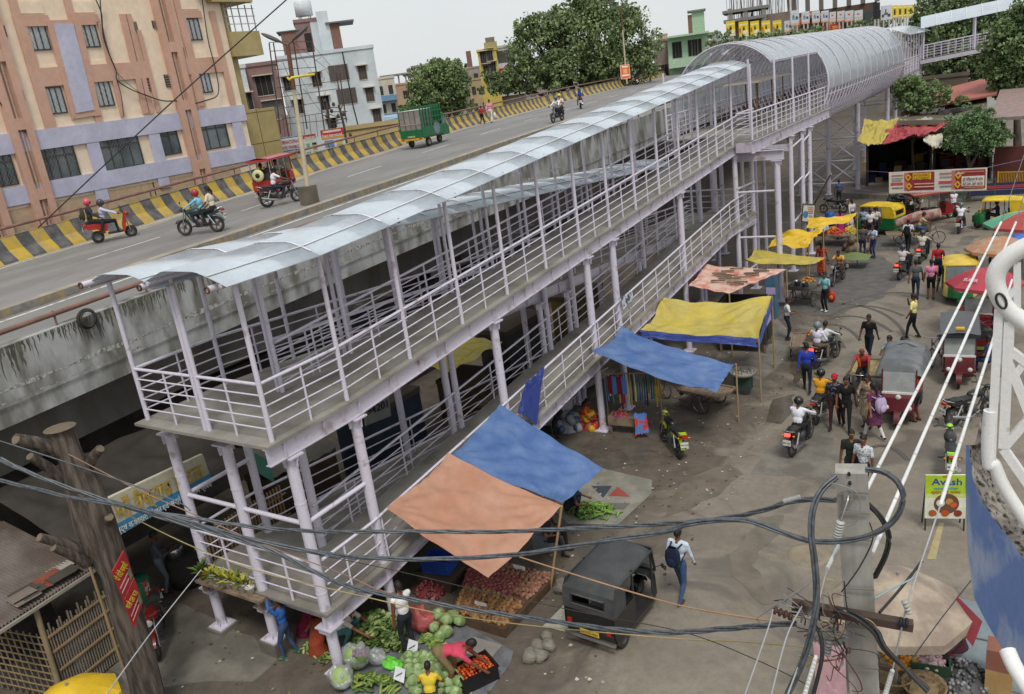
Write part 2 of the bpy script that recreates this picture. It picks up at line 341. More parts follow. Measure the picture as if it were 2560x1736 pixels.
def canopy(xc, zf, ys, hh):
 for i, (a, b) in enumerate(zip(ys[:-1], ys[1:])):
  mb = MB(); vs = []
  for y in (a, b):
   for dz in (0, -.012):
    vs += [(xc+px, y, zf(y)+hh+pz+dz) for px, pz in PROF]
  n = len(PROF); fs = []
  for k in range(n-1): fs += [(k, k+1, 2*n+k+1, 2*n+k), (3*n+k, 3*n+k+1, n+k+1, n+k)]
  fs += [(k, n+k, n+k+1, k+1) for k in range(n-1)]+[(2*n+k+1, 3*n+k+1, 3*n+k, 2*n+k) for k in range(n-1)]
  mb.add(vs, fs, polyc, True); fb(mb, 'canopy_sheet')
  mb = MB()
  for (p, q) in zip(PROF[1:-1], PROF[2:-1]):
   mb.bar((xc+p[0], b, zf(b)+hh+p[1]+.012), (xc+q[0], b, zf(b)+hh+q[1]+.010), .038, .009, whst, (0, 0, 1))
  fb(mb, 'cover_strip')
  for sx in (.72, -.72):
   fb(MB().bar((xc+sx, a, zf(a)+hh+.10+.006), (xc+sx, b, zf(b)+hh+.10+.006), .045, .012, whst), 'cover_strip')
  for sx in (-1.0, 1.0):
   C('eave_pipe', (xc+sx, a, zf(a)+hh-.06), (xc+sx, b, zf(b)+hh-.06), .045)
  mb = MB()
  mb.tube([(xc+p[0], b-.05, zf(b)+hh+p[1]-.05) for p in PROF[1:-1]], .028, lil, 6); fb(mb, 'rafter')
cy = [8.45]+[10.6+2.03*k for k in range(14)]
canopy(-12.42, zRU, cy, 3.14); canopy(-14.55, zLU, [8.6]+cy[1:13], 3.02)
for k, y in enumerate(ry):
 if k in (0, 1): continue
 z = zRU(y)+3.06
 mb = MB().cyl((XM1-.1, y, z), (XR+.34, y, z), .05, lil, 10).lathe([(.05, 0), (.056, .012), (.04, .02), (.038, -.02)], (XR+.34, y, z), rustm, 10, (1, 0, 0)); fb(mb, 'tie_pipe')
 if y < 34:
  z = zLU(y)+2.96; fb(MB().cyl((XL-.2, y, z), (XM2+.3, y, z), .045, lil, 10), 'tie_pipe')
for x in (XL, (XM1+XM2)/2, XR):
 mb = MB().cyl((x, 8.4, 8.37), (x, 11.0, 8.37), .062, lil, 12)
 mb.lathe([(.066, 0), (.066, -.03), (.045, -.03), (.042, .12)], (x, 8.40, 8.37), rustm, 12, (0, 1, 0)); fb(mb, 'eave_pipe', 200)
def column(x, y, z1, r=.112, foot=True, capital=True, z0=0.0, ped=0.0):
 mb = MB().cyl((x, y, z0+ped), (x, y, z1), r, lil, 16)
 for zz in (z0+1.9, z0+3.9):
  if zz < z1-.5: mb.cyl((x, y, zz), (x, y, zz+.03), r+.006, lil, 16)
 if capital:
  mb.box(x-r-.09, x+r+.09, y-r-.06, y+r+.06, z1-.02, z1+.015, lil)
  for a in range(4): c, s_ = math.cos(a*PI/2), math.sin(a*PI/2); mb.bar((x+c*(r+.03), y+s_*(r+.03), z1-.2), (x+c*(r+.045), y+s_*(r+.045), z1-.021), .012, .08, lil, (c, s_, 0))
 o = fb(mb, 'column')
 if foot and o:
  m2 = MB().box(x-.26, x+.26, y-.26, y+.26, z0, z0+ped+.001, dry) if ped else MB()
  m2.box(x-.22, x+.22, y-.22, y+.22, z0+ped+.002, z0+ped+.03, lil)
  for a in range(6):
   c, s_ = math.cos(a*PI/3), math.sin(a*PI/3)
   m2.add([(x+c*r, y+s_*r, z0+ped+.03), (x+c*.19, y+s_*.19, z0+ped+.03), (x+c*r, y+s_*r, z0+ped+.15), (x+c*r-s_*.012, y+s_*r+c*.012, z0+ped+.03), (x+c*.19-s_*.012, y+s_*.19+c*.012, z0+ped+.03), (x+c*r-s_*.012, y+s_*r+c*.012, z0+ped+.15)], [(0,1,2),(5,4,3),(0,3,4,1),(1,4,5,2),(2,5,3,0)], lil)
  m2.v = [(a-FBI.x, b-FBI.y, c_-FBI.z) for a, b, c_ in m2.v]; m2.build('base_plate', o)
cys = [9.28, 11.07, 16.35, 21.54, 23.36, 29.26, 35.8]
for y in cys:
 column(XR-.03, y, zRU(y)-.43, ped=.0 if y > 9.5 else .02)
 column((XM1+XM2)/2, y, min(zRU(y), zLU(y))-.43, r=.1 if y > 9.5 else .112, ped=.3 if y < 9.5 else 0)
 column(XL+.05, y, zLU(y)-.43, r=.1 if y > 9.5 else .112, ped=.1 if y < 9.5 else 0)
for y in cys:
 if y > 12: column((XM1+XM2)/2+.1, y+.25, zRU(y)-.43, r=.09, foot=False)
for x in (XR-.03, (XM1+XM2)/2, XL+.05):
 for zz in ((1.13,) if x > -12 else (1.13,)):
  mb = MB().box(x-.24, x+.2, 9.1, 9.5, zz-.03, zz, lil2).box(x-.16, x+.14, 9.12, 9.46, zz-.12, zz-.032, lil2); fb(mb, 'bracket')
def brace(p, q, r=.05): C('brace', p, q, r, n=10)
brace((XR-.03, 9.28, 3.45), (-13.58, 9.28, 3.45)); brace((-13.58, 9.28, 3.45), (XL+.05, 9.28, 3.45))
brace((XR-.03, 9.28, 3.45), (XR-.03, 11.07, 3.45)); brace((XL+.05, 9.28, 3.45), (XL+.05, 11.07, 3.45))
H4 = (1.08, .8, .52, .24)
rails(XL, 9.24, XR, 9.24, lambda y: 1.52, H4)
for x in (XL+.95, XM2+1.05): baluster(x, 9.24, 1.52, 1.06, .03)
rails(XR+.06, 9.4, XR+.06, 10.9, zRL, H4); rails(XR+.06, 10.9, XR+.06, 37.6, zRL, H4)
rails(XM1+.03, 10.95, XM1+.03, 34.4, zRL, H4); rails(XM2-.03, 10.95, XM2-.03, 26, zLL, H4); rails(XL, 9.24, XL, 26, lambda y: zLL(y), H4)
for y in np.arange(10.0, 37.6, 1.17): baluster(XR+.06, y, zRL(y), 1.06)
for y in np.arange(12.0, 34, 2.1): baluster(XM1+.03, y, zRL(y), 1.06)
for y in np.arange(12.5, 26, 2.1): baluster(XL, y, zLL(y), 1.06); baluster(XM2-.03, y, zLL(y), 1.06)
rails(XL, 38.2, XR, 38.2, lambda y: 3.75, H4)
XO, YO = -9.97, 35.99
column(XO, YO, 6.33, r=.13, ped=.12)
fb(MB().box(XR-.1, XO+.3, YO-.012, YO+.012, 6.38, 6.74, lil2).box(XR-.1, XO+.3, YO-.1, YO+.1, 6.36, 6.38, lil2).box(XR-.1, XO+.3, YO-.1, YO+.1, 6.741, 6.765, lil2), 'girder')
fb(MB().box(XR-.1, XO+.1, YO+1.5, YO+1.52, 6.5, 6.8, lil2), 'girder'); fb(MB().bar((XR+.2, YO+1.4, 6.72), (XO+.05, YO+.1, 6.72), .08, .1, lil2), 'girder')
for z in (5.05, 3.05, 1.55): brace((XR-.03, 35.8, z), (XO, YO, z))
for z in (1.3, 3.3, 5.2): brace((-13.58, 35.8, z), (XL, 35.8, z)); brace((XR, 35.8, z), (XR, 38.4, z-.1))
for x in (XR-.1, -13.58, XL+.05):
 for y in (38.4,): column(x, y, 6.8, r=.11)
ZP = 7.28; XPR, XPL = -10.86, -15.75
pd = MB(); pd.box(XR+.15, XPR, 35.5, 49.5, ZP-.06, ZP, deckm); pd.box(XPL, XR+.149, 38.15, 49.5, ZP-.059, ZP+.001, deckm); fb(pd, 'deck')
for x in (XPR-.03, XPL+.03): girder(x, lambda y: ZP, [35.55 if x > -12 else 38.2, 50], h=.5, off=.061, fl=.08)
fb(MB().box(XR+.15, XPR, 35.5, 35.52, ZP-.5, ZP-.065, lil2), 'girder')
fb(MB().box(-14.6, -12.0, 49.5, 76, ZP-.06, ZP, deckm), 'deck')
for y in (41.7, 43.9, 45.4): column(XPR-.03, y, ZP-.58, r=.12); column(XPL+.1, y, ZP-.58, r=.12); column(-13.3, y, ZP-.58, r=.1)
for a, b in ((41.7, 43.9), (43.9, 45.4)):
 for z in (6.2, 4.3, 2.5): brace((XPR-.03, a, z-.1), (XPR-.03, b, z+.1))
def pp(x, y, top): post(x, y, ZP, top-ZP, .05)
for y, x in ((35.6, XPR), (39.2, XPR), (42.3, XPR), (45.4, XPR), (38.3, XPL), (41.4, XPL), (44.6, XPL)): pp(x, y, 10.35 if y < 46 else 9.9)
pp(XR-.02, 38.2, 10.5)
rails(XPR, 35.6, XPR, 50, lambda y: ZP); rails(XPL, 38.3, XPL, 50, lambda y: ZP); rails(XR+.2, 35.6, XPR, 35.6, lambda y: ZP)
rails(XR+.2, 35.6, XR+.2, 38, lambda y: ZP)
for y in np.arange(36.3, 50, .78): baluster(XPR, y, ZP)
for y in np.arange(39, 50, .9): baluster(XPL, y, ZP)
TX, TZ, TR = -13.3, 8.62, 2.65
def ring(y, a0, a1, r=.035, rr=TR, n=40):
 pts = [(TX+rr*math.cos(a), y, TZ+rr*math.sin(a)) for a in np.linspace(a0, a1, n)]
 fb(MB().tube(pts, r, lil, 6), 'tube_rib')
A_L, A_R = math.radians(180-38), math.radians(38)
Y0, Y1, Y2 = 40.0, 48.9, 75.0
def skin(ya, yb, a0, a1, n=22, m=None):
 mb = MB(); m = m or polyt
 def fn(u, v): a = a0+(a1-a0)*u; rr = TR+.045+.012*math.sin(v*40+u*9); return (TX+rr*math.cos(a), ya+(yb-ya)*v, TZ+rr*math.sin(a))
 mb.grid(fn, n, 2, m); fb(mb, 'tube_sheet')
yy = Y0
while yy < Y1-.2: ring(yy, A_R, math.radians(195)); yy += 1.12
ring(Y1, 0, 2*PI, .06)
yy = Y1+.9
while yy < Y2: ring(yy, -PI/2-.9, 3*PI/2-.9, .045, n=44); yy += .9
ring(Y2, 0, 2*PI, .05)
ya = Y0
while ya < Y1-.01:
 yb = min(ya+2.23, Y1); skin(ya+.003, yb-.003, A_R, math.radians(192)); ya = yb
while ya < Y2-.01:
 yb = min(ya+2.9, Y2); skin(ya+.003, yb-.003, math.radians(-7), math.radians(197), 30); ya = yb
for yw in np.arange(Y0+1.12, Y2, 2.2):
 a1 = A_R if yw < Y1 else math.radians(-6)
 pts = [(TX+(TR+.062)*math.cos(a), yw, TZ+(TR+.062)*math.sin(a)) for a in np.linspace(a1, math.radians(165), 26)]
 fb(MB().tube(pts, .013, whst, 4), 'cover_strip', 160)
for a in (38, 75, 105, 142, -14, 194, -60, 240):
 ys_ = Y0 if 30 < a < 190 else Y1
 fb(MB().bar((TX+(TR-.03)*math.cos(math.radians(a)), ys_, TZ+(TR-.03)*math.sin(math.radians(a))), (TX+(TR-.03)*math.cos(math.radians(a)), Y2, TZ+(TR-.03)*math.sin(math.radians(a))), .05, .05, lil), 'purlin')
rails(-11.85, 50, -11.85, 76, lambda y: ZP); rails(-14.75, 50, -14.75, 76, lambda y: ZP)
for y in np.arange(50.5, 76, 1.4): baluster(-11.85, y, ZP); baluster(-14.75, y, ZP)
for x in (-12.0, -14.6): girder(x, lambda y: ZP, [50.1, 76.4], h=.5)
sc_ = mat('rust_scaffold', (.10, .07, .055), c2=(.2, .12, .07), scale=9, amt=1)
mb = MB()
for x in (-12.1, -13.4):
 for y in (40.6, 43.2, 45.2): mb.bar((x, y, ZP+.02), (x, y, ZP+2.1), .05, .05, sc_)
 mb.bar((x, 40.6, ZP+.08), (x, 45.2, ZP+.08), .05, .05, sc_); mb.bar((x, 40.6, ZP+1.1), (x, 45.2, ZP+1.1), .04, .04, sc_)
WP = tag(mb.build('work_platform'), 'rusty scaffold table with a pale board top standing inside the tube mouth', 'scaffold')
bd = MB().box(-13.6, -11.9, 40.3, 46.0, ZP+2.1, ZP+2.16, mat('board', (.42, .38, .32), scale=3)); bd.build('board_top', WP)
for y in (63.7,):
 for x in (-11.95, -13.95, -15.95): column(x, y, 6.3 if x > -13 or x < -15 else 6.0, r=.16, capital=False)
 for x0, x1 in ((-11.95, -13.95), (-13.95, -15.95)):
  for z0, z1 in ((.8, 2.4), (2.4, 4.0), (4.0, 5.6)):
   brace((x0, y, z0), (x1, y, z1), .045); brace((x0, y, z1), (x1, y, z0), .045); brace((x0, y, z0), (x1, y, z0), .06)
for y in (75.6, 79.5):
 for x in (-11.9, -14.4): column(x, y, 6.6, r=.16, capital=False)
 for z in (1.6, 3.4, 5.2): brace((-11.9, y, z), (-14.4, y, z), .05)
deck(-14.6, -10.7, lambda y: ZP, [76.001, 86.5]); girder(-10.75, lambda y: ZP, [75.4, 86], h=.5)
for y in np.arange(76.5, 87, 1.6): post(-10.8, y, ZP, 3.1, .06); post(-14.5, y, ZP, 3.1, .06)
rails(-10.75, 75.6, -10.75, 86, lambda y: ZP);
for y in np.arange(76.5, 86, .55): baluster(-10.75, y, ZP)
mb = MB(); mb.grid(lambda u, v: (-15.2+u*5.0, 74.8+v*12.5, ZP+3.0+.75*math.sin(PI*u)), 8, 6, polyc); fb(mb, 'canopy_sheet', 200)
A0, A1 = GD(2300, 149, 86), GD(2690, 72, 87); AN = Vector((A1.y-A0.y, -(A1.x-A0.x), 0)).normalized()
if AN.y > 0: AN = -AN
def arm(t, s_, h): return A0.lerp(A1, t)+AN*s_+Vector((0, 0, h))
mb = MB(); mb.grid(lambda u, v: arm(v, -.9+1.8*u, 0), 1, 8, deckm); mb.grid(lambda u, v: arm(v, .9-1.8*u, -.05), 1, 8, deckm); fb(mb, 'deck')
for s_ in (-.9, .9):
 fb(MB().bar(arm(0, s_, -.22), arm(1, s_, -.22), .06, .34, lil2), 'girder')
 for h in (1.12, .9, .68, .46, .24): C('handrail' if h > 1 else 'rail', arm(0, s_, h), arm(1, s_, h), .034 if h > 1 else .018, cap=160)
 for t in np.linspace(0, 1, 22): C('baluster', arm(t, s_, 0), arm(t, s_, 1.1), .03, n=6)
 for t in (.02, .36, .67, .98): C('post', arm(t, s_, 0), arm(t, s_, 2.7), .075, cap=130)
for i in range(10):
 t0, t1 = i/10, (i+1)/10
 mb = MB(); mb.grid(lambda u, v: arm(t0+(t1-t0)*v, -1.15+2.3*u, 2.6+.95*math.sin(PI*u)), 10, 1, polyc); fb(mb, 'canopy_sheet', 200)
 mb = MB(); mb.tube([arm(t1, -1.15+2.3*u, 2.63+.95*math.sin(PI*u)) for u in np.linspace(0, 1, 12)], .035, whst, 5); fb(mb, 'cover_strip', 200)
for name, lst in OVER.items():
 m = MB()
 for q in lst:
  for f, mi, s_ in zip(q.f, q.mi, q.sm): pass
  k = [m.M(x) for x in q.mats]; o = len(m.v); m.v += [(a-FBI.x, b-FBI.y, c-FBI.z) for a, b, c in q.v]
  for f, mi, s_ in zip(q.f, q.mi, q.sm): m.f.append(tuple(i+o for i in f)); m.mi.append(k[mi]); m.sm.append(s_)
 m.build(name, FB, kind='stuff')
# ---------------------------------------------------------------- the flyover
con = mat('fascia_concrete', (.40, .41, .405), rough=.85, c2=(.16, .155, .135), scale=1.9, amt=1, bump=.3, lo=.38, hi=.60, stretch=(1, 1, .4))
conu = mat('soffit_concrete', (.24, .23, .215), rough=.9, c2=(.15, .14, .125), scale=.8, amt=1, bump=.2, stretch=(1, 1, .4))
moss = mat('moss_streak', (.13, .125, .10), rough=.9, c2=(.075, .075, .055), scale=6, amt=1)
tar = mat('flyover_tar', (.225, .22, .215), rough=.85, c2=(.185, .18, .175), scale=.7, amt=1, bump=.15, stretch=(1, .3, 1))
dust = mat('road_dust', (.36, .315, .25), rough=.9, c2=(.26, .235, .2), scale=1.5, amt=1)
wline = mat('road_paint', (.62, .61, .58), rough=.7, c2=(.36, .35, .33), scale=5, amt=1, lo=.35, hi=.5)
brn = mat('brown_pipe', (.235, .125, .095), rough=.6, c2=(.15, .09, .07), scale=3, amt=.8)
yel = mat('kerb_yellow', (.50, .34, .045), rough=.7, c2=(.36, .27, .12), scale=3, amt=.9, lo=.35, hi=.6)
blk = mat('kerb_black', (.075, .075, .08), rough=.7, c2=(.15, .145, .14), scale=3, amt=.9, lo=.35, hi=.6)
def zr(y): return float(np.interp(y, [-30, 8, 15, 24, 35, 48, 80, 160, 400], [6.0, 6.72, 7.02, 7.35, 7.72, 8.05, 8.25, 8.1, 7.0]))
def GR(x, y, dz=0.0):                                    # sight line on the flyover's road surface
 p = G(x, y, 7.2)
 for _ in range(30): p = G(x, y, (zr(p.y)+dz)*.5+p.z*.5)
 return p
YS = [-30, -12, 0, 8, 14, 20, 26, 32, 38, 44, 50, 58, 68, 80, 95, 115, 140, 175, 230, 300]
def xR(y): return float(np.interp(y, [-30, 35, 50, 80, 160, 300], [-19.1, -19.0, -19.4, -22.5, -35, -64]))
def xM(y): return float(np.interp(y, [-30, 10, 18, 30, 45, 80, 160, 300], [-23.2, -23.0, -23.0, -23.6, -25, -30, -46, -78]))
def xB(y): return float(np.interp(y, [-30, 8, 20, 30, 44, 50, 80, 160, 300], [-31.6, -31.8, -32.5, -33.8, -36, -37, -43, -62, -98]))
FL = thing('flyover', 'concrete road flyover with weathered grey side wall and yellow and black parapet', 'flyover', (-25, 15, 0)); FLI = Vector((-25, 15, 0))
def fl(mb, name, par=None, kind=None):
 mb.v = [(a-FLI.x, b-FLI.y, c-FLI.z) for a, b, c in mb.v]; return mb.build(name, par or FL, kind=kind)
def strip(mb, fa, fb_, za, zb, m, ys=YS):
 vs = []
 for y in ys: vs += [(fa(y), y, zr(y)+za), (fb_(y), y, zr(y)+zb)]
 mb.add(vs, [(2*i, 2*i+1, 2*i+3, 2*i+2) for i in range(len(ys)-1)], m); return mb
YF = sorted(set(YS+list(np.arange(-12, 60, 2.0))))
mb = MB(); strip(mb, lambda y: xB(y), lambda y: xR(y)-.3, 0, 0, tar, YF); fl(mb, 'carriageway')
mb = MB(); strip(mb, lambda y: xB(y)+.02, lambda y: xB(y)+1.2+.4*math.sin(y*.7), .004, .004, dust, YF); strip(mb, lambda y: xM(y)-.9-.3*math.sin(y*.9), lambda y: xM(y)-.1, .004, .004, dust, YF); fl(mb, 'dust_verge')
mb = MB(); strip(mb, lambda y: xM(y)+.32, lambda y: xM(y)+.46, .008, .008, wline, YF); strip(mb, lambda y: xB(y)+.75, lambda y: xB(y)+.85, .008, .008, wline, YF); strip(mb, lambda y: xR(y)-.55, lambda y: xR(y)-.45, .008, .008, wline, YF); fl(mb, 'edge_line')
mb = MB(); yl = -6.0
while yl < 140:
 f = lambda y: xB(y)*.52+xM(y)*.48
 strip(mb, lambda y: f(y)-.06, lambda y: f(y)+.06, .008, .008, wline, [yl, yl+1.5, yl+3]); yl += 7.2
fl(mb, 'lane_dashes')
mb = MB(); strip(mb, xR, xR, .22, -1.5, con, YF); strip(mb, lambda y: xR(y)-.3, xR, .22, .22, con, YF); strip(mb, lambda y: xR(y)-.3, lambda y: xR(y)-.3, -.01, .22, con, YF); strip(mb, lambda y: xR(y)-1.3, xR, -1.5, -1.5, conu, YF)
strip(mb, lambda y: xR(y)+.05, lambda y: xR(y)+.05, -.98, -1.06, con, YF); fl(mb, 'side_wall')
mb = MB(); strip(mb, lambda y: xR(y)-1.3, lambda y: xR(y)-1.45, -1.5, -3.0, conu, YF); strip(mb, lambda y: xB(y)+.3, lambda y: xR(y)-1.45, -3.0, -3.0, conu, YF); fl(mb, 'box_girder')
mb = MB(); rnd = random.Random(3)
for i in range(1300):
 y = rnd.uniform(2, 42); dn = max(0.0, mnoise.noise(Vector((y*.9, 2, 7)))+.6); w_ = rnd.uniform(.006, .03)*(.6+dn); h = rnd.uniform(.05, .6)*(.3+dn)
 x = xR(y)+.004; z = zr(y)+.2; k = 5
 vs = []
 for j in range(k+1):
  t = j/k; ww = w_*(1-t)**.6*(.7+.6*rnd.random()); yy = y+rnd.uniform(-.02, .02); vs += [(x, yy-ww, z-h*t), (x, yy+ww, z-h*t)]
 mb.add(vs, [(2*j, 2*j+1, 2*j+3, 2*j+2) for j in range(k)], moss)
fl(mb, 'moss_streaks', kind='stuff')
crk = mat('spalled_edge', (.16, .15, .135), c2=(.45, .45, .43), scale=12, amt=1, bump=.8)
mb = MB(); y = 3.0
while y < 34:
 for dz in (-.72, -1.02):
  h = .02+.06*max(0, mnoise.noise(Vector((y*1.3, dz*5, 0)))+.35); z = zr(y)+dz+.05*mnoise.noise(Vector((y*2, dz, 3)))
  mb.add([(xR(y)+.0045, y, z-h), (xR(y)+.0045, y+.22, z-h*.8), (xR(y)+.0045, y+.22, z+h*.7), (xR(y)+.0045, y, z+h)], [(0, 1, 2, 3)], crk)
 y += .25
fl(mb, 'spalling', kind='stuff')
def pipe(fx, dz, r, n=10, ys=YF): return fl(MB().tube([(fx(y), y, zr(y)+dz) for y in ys], r, brn, n), 'rail_pipe')
pipe(lambda y: xR(y)-.12, .5, .062); pipe(lambda y: xB(y)-.12, 1.22, .06)
for y in np.arange(0, 46, 2.4): fl(MB().bar((xR(y)-.12, y, zr(y)+.2), (xR(y)-.12, y, zr(y)+.48), .05, .03, brn).tube([(xR(y)-.12+.075*math.cos(a), y, zr(y)+.5+.075*math.sin(a)) for a in np.linspace(0, 2*PI, 9)], .012, brn, 5), 'pipe_bracket')
for y in np.arange(9, 70, 2.6): fl(MB().bar((xB(y)-.12, y, zr(y)+.9), (xB(y)-.12, y, zr(y)+1.2), .05, .03, brn), 'pipe_bracket')
mb = MB(); PJ = [(.34, 0.0), (.30, .10), (.08, .42), (.0, .92)]
def fB(s_):
 return s_
y = -30.0; k = 0
while y < 260:
 st = .56 if y < 70 else 1.1; m = yel if k % 2 else blk
 for (a, za), (b, zb) in zip(PJ[:-1], PJ[1:]):
  sl_ = -.10
  vs = [(xB(y)+a, y+za*sl_*3, zr(y)+za), (xB(y+st)+a, y+st+za*sl_*3, zr(y+st)+za), (xB(y+st)+b, y+st+zb*sl_*3, zr(y+st)+zb), (xB(y)+b, y+zb*sl_*3, zr(y)+zb)]
  mb.add(vs, [(0, 1, 2, 3)], m)
 y += st; k += 1
fl(mb, 'striped_parapet')
mb = MB(); strip(mb, lambda y: xB(y)-.22, xB, .921, .921, dust, YF); strip(mb, lambda y: xB(y)-.22, lambda y: xB(y)-.22, -1.5, .92, con, YF); fl(mb, 'parapet_back')
mb = MB(); yelf = mat('worn_yellow', (.30, .235, .12), c2=(.2, .18, .15), scale=4, amt=1); grf = mat('worn_grey', (.16, .155, .145), c2=(.24, .22, .19), scale=4, amt=1)
y = -30.0; k = 0
while y < 200:
 st = .75; m = yelf if k % 2 else grf; x0, x1 = xM(y), xM(y+st)
 mb.add([(x0, y, zr(y)), (x1, y+st, zr(y+st)), (x1, y+st, zr(y+st)+.22), (x0, y, zr(y)+.22)], [(0, 1, 2, 3)], m)
 mb.add([(x0, y, zr(y)+.22), (x1, y+st, zr(y+st)+.22), (x1-.42, y+st, zr(y+st)+.22), (x0-.42, y, zr(y)+.22)], [(0, 1, 2, 3)], dust)
 mb.add([(x0-.42, y, zr(y)), (x1-.42, y+st, zr(y+st)), (x1-.42, y+st, zr(y+st)+.22), (x0-.42, y, zr(y)+.22)], [(3, 2, 1, 0)], grf)
 y += st; k += 1
fl(mb, 'median_kerb')
for y in (2, 30, 60): fl(MB().cyl((-26, y, 0), (-26, y, zr(y)-3.0), 1.0, conu, 18).box(-29.5, -22.0, y-1, y+1, zr(y)-3.9, zr(y)-2.99, conu), 'pier')
# ---------------------------------------------------------------- the peach building beside the flyover (its front is the plane x = FX)
FX = -39.0
peach = mat('peach_wall', (.80, .655, .50), rough=.85, c2=(.74, .60, .45), scale=.5, amt=.8)
orng = mat('orange_trim', (.56, .345, .26), rough=.8, c2=(.50, .30, .22), scale=.7, amt=.7)
lila = mat('lilac_band', (.50, .50, .62), rough=.8, c2=(.41, .405, .52), scale=.7, amt=.7)
glassm = mat('window_glass', (.16, .19, .20), rough=.12, c2=(.05, .06, .065), scale=.6, amt=1, spec=.7)
frost = mat('frosted_glass', (.50, .54, .55), rough=.25, c2=(.42, .46, .48), scale=.8, amt=1)
frmd = mat('dark_frame', (.06, .055, .05), rough=.6)
dark = mat('dark_inside', (.022, .021, .02), rough=.9)
gold = mat('gold_panel', (.40, .32, .14), rough=.4, c2=(.33, .26, .11), scale=.6, amt=.8)
def z1p(x, y): return (x*860/2259., y*860/2259.)
def FP(x, y): return GX(*z1p(x, y), FX)
AB = thing('apartment_building', 'tall peach apartment building with orange trim and lilac bands on the left of the flyover', 'building', (FX, 25, 0)); ABI = Vector((FX, 25, 0))
def ab(mb, name, par=None):
 mb.v = [(a-ABI.x, b-ABI.y, c-ABI.z) for a, b, c in mb.v]; return mb.build(name, par or AB)
YE = 33.2
wall = MB().box(FX-14, FX, 2, YE, 0, 24, peach); ab(wall, 'wall')
def fpanel(name, px, m, t=.08):
 P = [FP(*p) for p in px]; vs = [(FX+.001, p.y, p.z) for p in P]+[(FX+t, p.y, p.z) for p in P]
 return ab(MB().add(vs, [(0,1,2,3),(7,6,5,4),(0,4,5,1),(1,5,6,2),(2,6,7,3),(3,7,4,0)], m), name)
def frect(name, tl, br, m, t=.08, pad=0):
 a, b = FP(*tl), FP(*br); y0, y1 = sorted((a.y, b.y)); z0, z1 = sorted((a.z, b.z))
 return ab(MB().box(FX+.001, FX+t, y0-pad, y1+pad, z0-pad, z1+pad, m), name), y0, y1, z0, z1
def hband(name, ya, yb, z0, z1, m, t=.07): return ab(MB().box(FX+.001, FX+t, ya, yb, z0, z1, m), name)
hband('lilac_band', 4, YE+.02, 10.75, 11.62, lila, .12); hband('lilac_band', 4, YE+.02, 8.55, 9.35, lila, .12)
yL = lambda x, y: FP(x, y).y
for xa, ya in ((590, 900), (640, 1190), (1000, 870), (1070, 1190), (1590, 1000)):
 p = FP(xa, ya); hband('lilac_pier', p.y-.32, p.y+.32, 8.0 if ya > 1000 else 9.35, 8.55 if ya > 1000 else 10.75, lila, .10)
def window(tl, br, cols, rows, gm, bars=True, grill=False):
 a, b = FP(*tl), FP(*br); y0, y1 = a.y, b.y; z1, z0 = a.z, b.z
 f = MB()
 f.box(FX+.004, FX+.07, y0-.05, y1+.05, z0-.05, z0, frmd).box(FX+.004, FX+.07, y0-.05, y1+.05, z1, z1+.05, frmd).box(FX+.004, FX+.07, y0-.05, y0, z0, z1, frmd).box(FX+.004, FX+.07, y1, y1+.05, z0, z1, frmd)
 for i in range(1, cols): yy = y0+(y1-y0)*i/cols; f.box(FX+.004, FX+.06, yy-.022, yy+.022, z0, z1, frmd)
 for i in range(1, rows): zz = z0+(z1-z0)*(1-i*.42); f.box(FX+.0045, FX+.055, y0, y1, zz-.03, zz+.03, frmd)
 if grill:
  k = 0
  while y0+k*.16 < y1+.6:
   for sg in (1, -1):
    p, q = (y0+k*.16, z0), (y0+k*.16-(z1-z0)*.6*sg, z1)
    (ya, za), (yb, zb) = p, q
    if ya == yb: continue
    def cl(yv): t = (yv-ya)/(yb-ya); return za+(zb-za)*t
    lo, hi = max(min(ya, yb), y0), min(max(ya, yb), y1)
    if hi-lo > .05: f.bar((FX+.075, lo, cl(lo)), (FX+.075, hi, cl(hi)), .007, .007, hm('7c7d7c'))
   k += 1
 wv = f; o = ab(wv, 'window')
 ab(MB().box(FX+.003, FX+.02, y0, y1, z0, z1, gm), 'glass', o)
 return y0, y1, z0, z1
for tl, br in (((160, 170), (328, 322)), ((510, 160), (652, 303)), ((1208, 130), (1322, 258)), ((282, 585), (435, 735)), ((610, 545), (745, 687)), ((1282, 473), (1390, 600))):
 y0, y1, z0, z1 = window(tl, br, 3, 1, frost, grill=True)
 hband('orange_trim', y0-.3, y1+.3, z1+.07, z1+.42, orng, .10)
 hband('orange_trim', y0-.42, y0-.06, z0-1.0, z1+1.25, orng, .09)
 hband('peach_recess', y0-.05, y1+.2, z1+.5, z1+1.0, peach, .05)
for tl, br in (((-100, 965), (115, 1205)), ((210, 930), (525, 1155)), ((620, 865), (940, 1075)), ((1025, 800), (1185, 1000)), ((1265, 765), (1505, 955))):
 window(tl, br, 4 if br[0]-tl[0] > 250 else 2 if br[0]-tl[0] < 180 else 3, 2, glassm, grill=br[0] < 1000)
for tl, br in (((850, 145), (905, 200)), ((993, 138), (1030, 187)), ((-40, 170), (48, 245)), ((940, 508), (992, 600)), ((1072, 493), (1122, 572)), ((105, 597), (165, 660))):
 a, b = FP(*tl), FP(*br); f = MB().box(FX+.003, FX+.05, a.y, b.y, b.z, a.z, frmd); o = ab(f, 'vent')
 lv = MB()
 for i in range(5): zz = b.z+(a.z-b.z)*(i+.5)/5; lv.bar((FX+.06, a.y+.04, zz), (FX+.06, b.y-.04, zz), .03, .05, hm('8a8078'))
 ab(lv, 'louvre', o)
fpanel('lilac_panel', [(340, 160), (470, 160), (610, 725), (490, 745)], lila, .16)
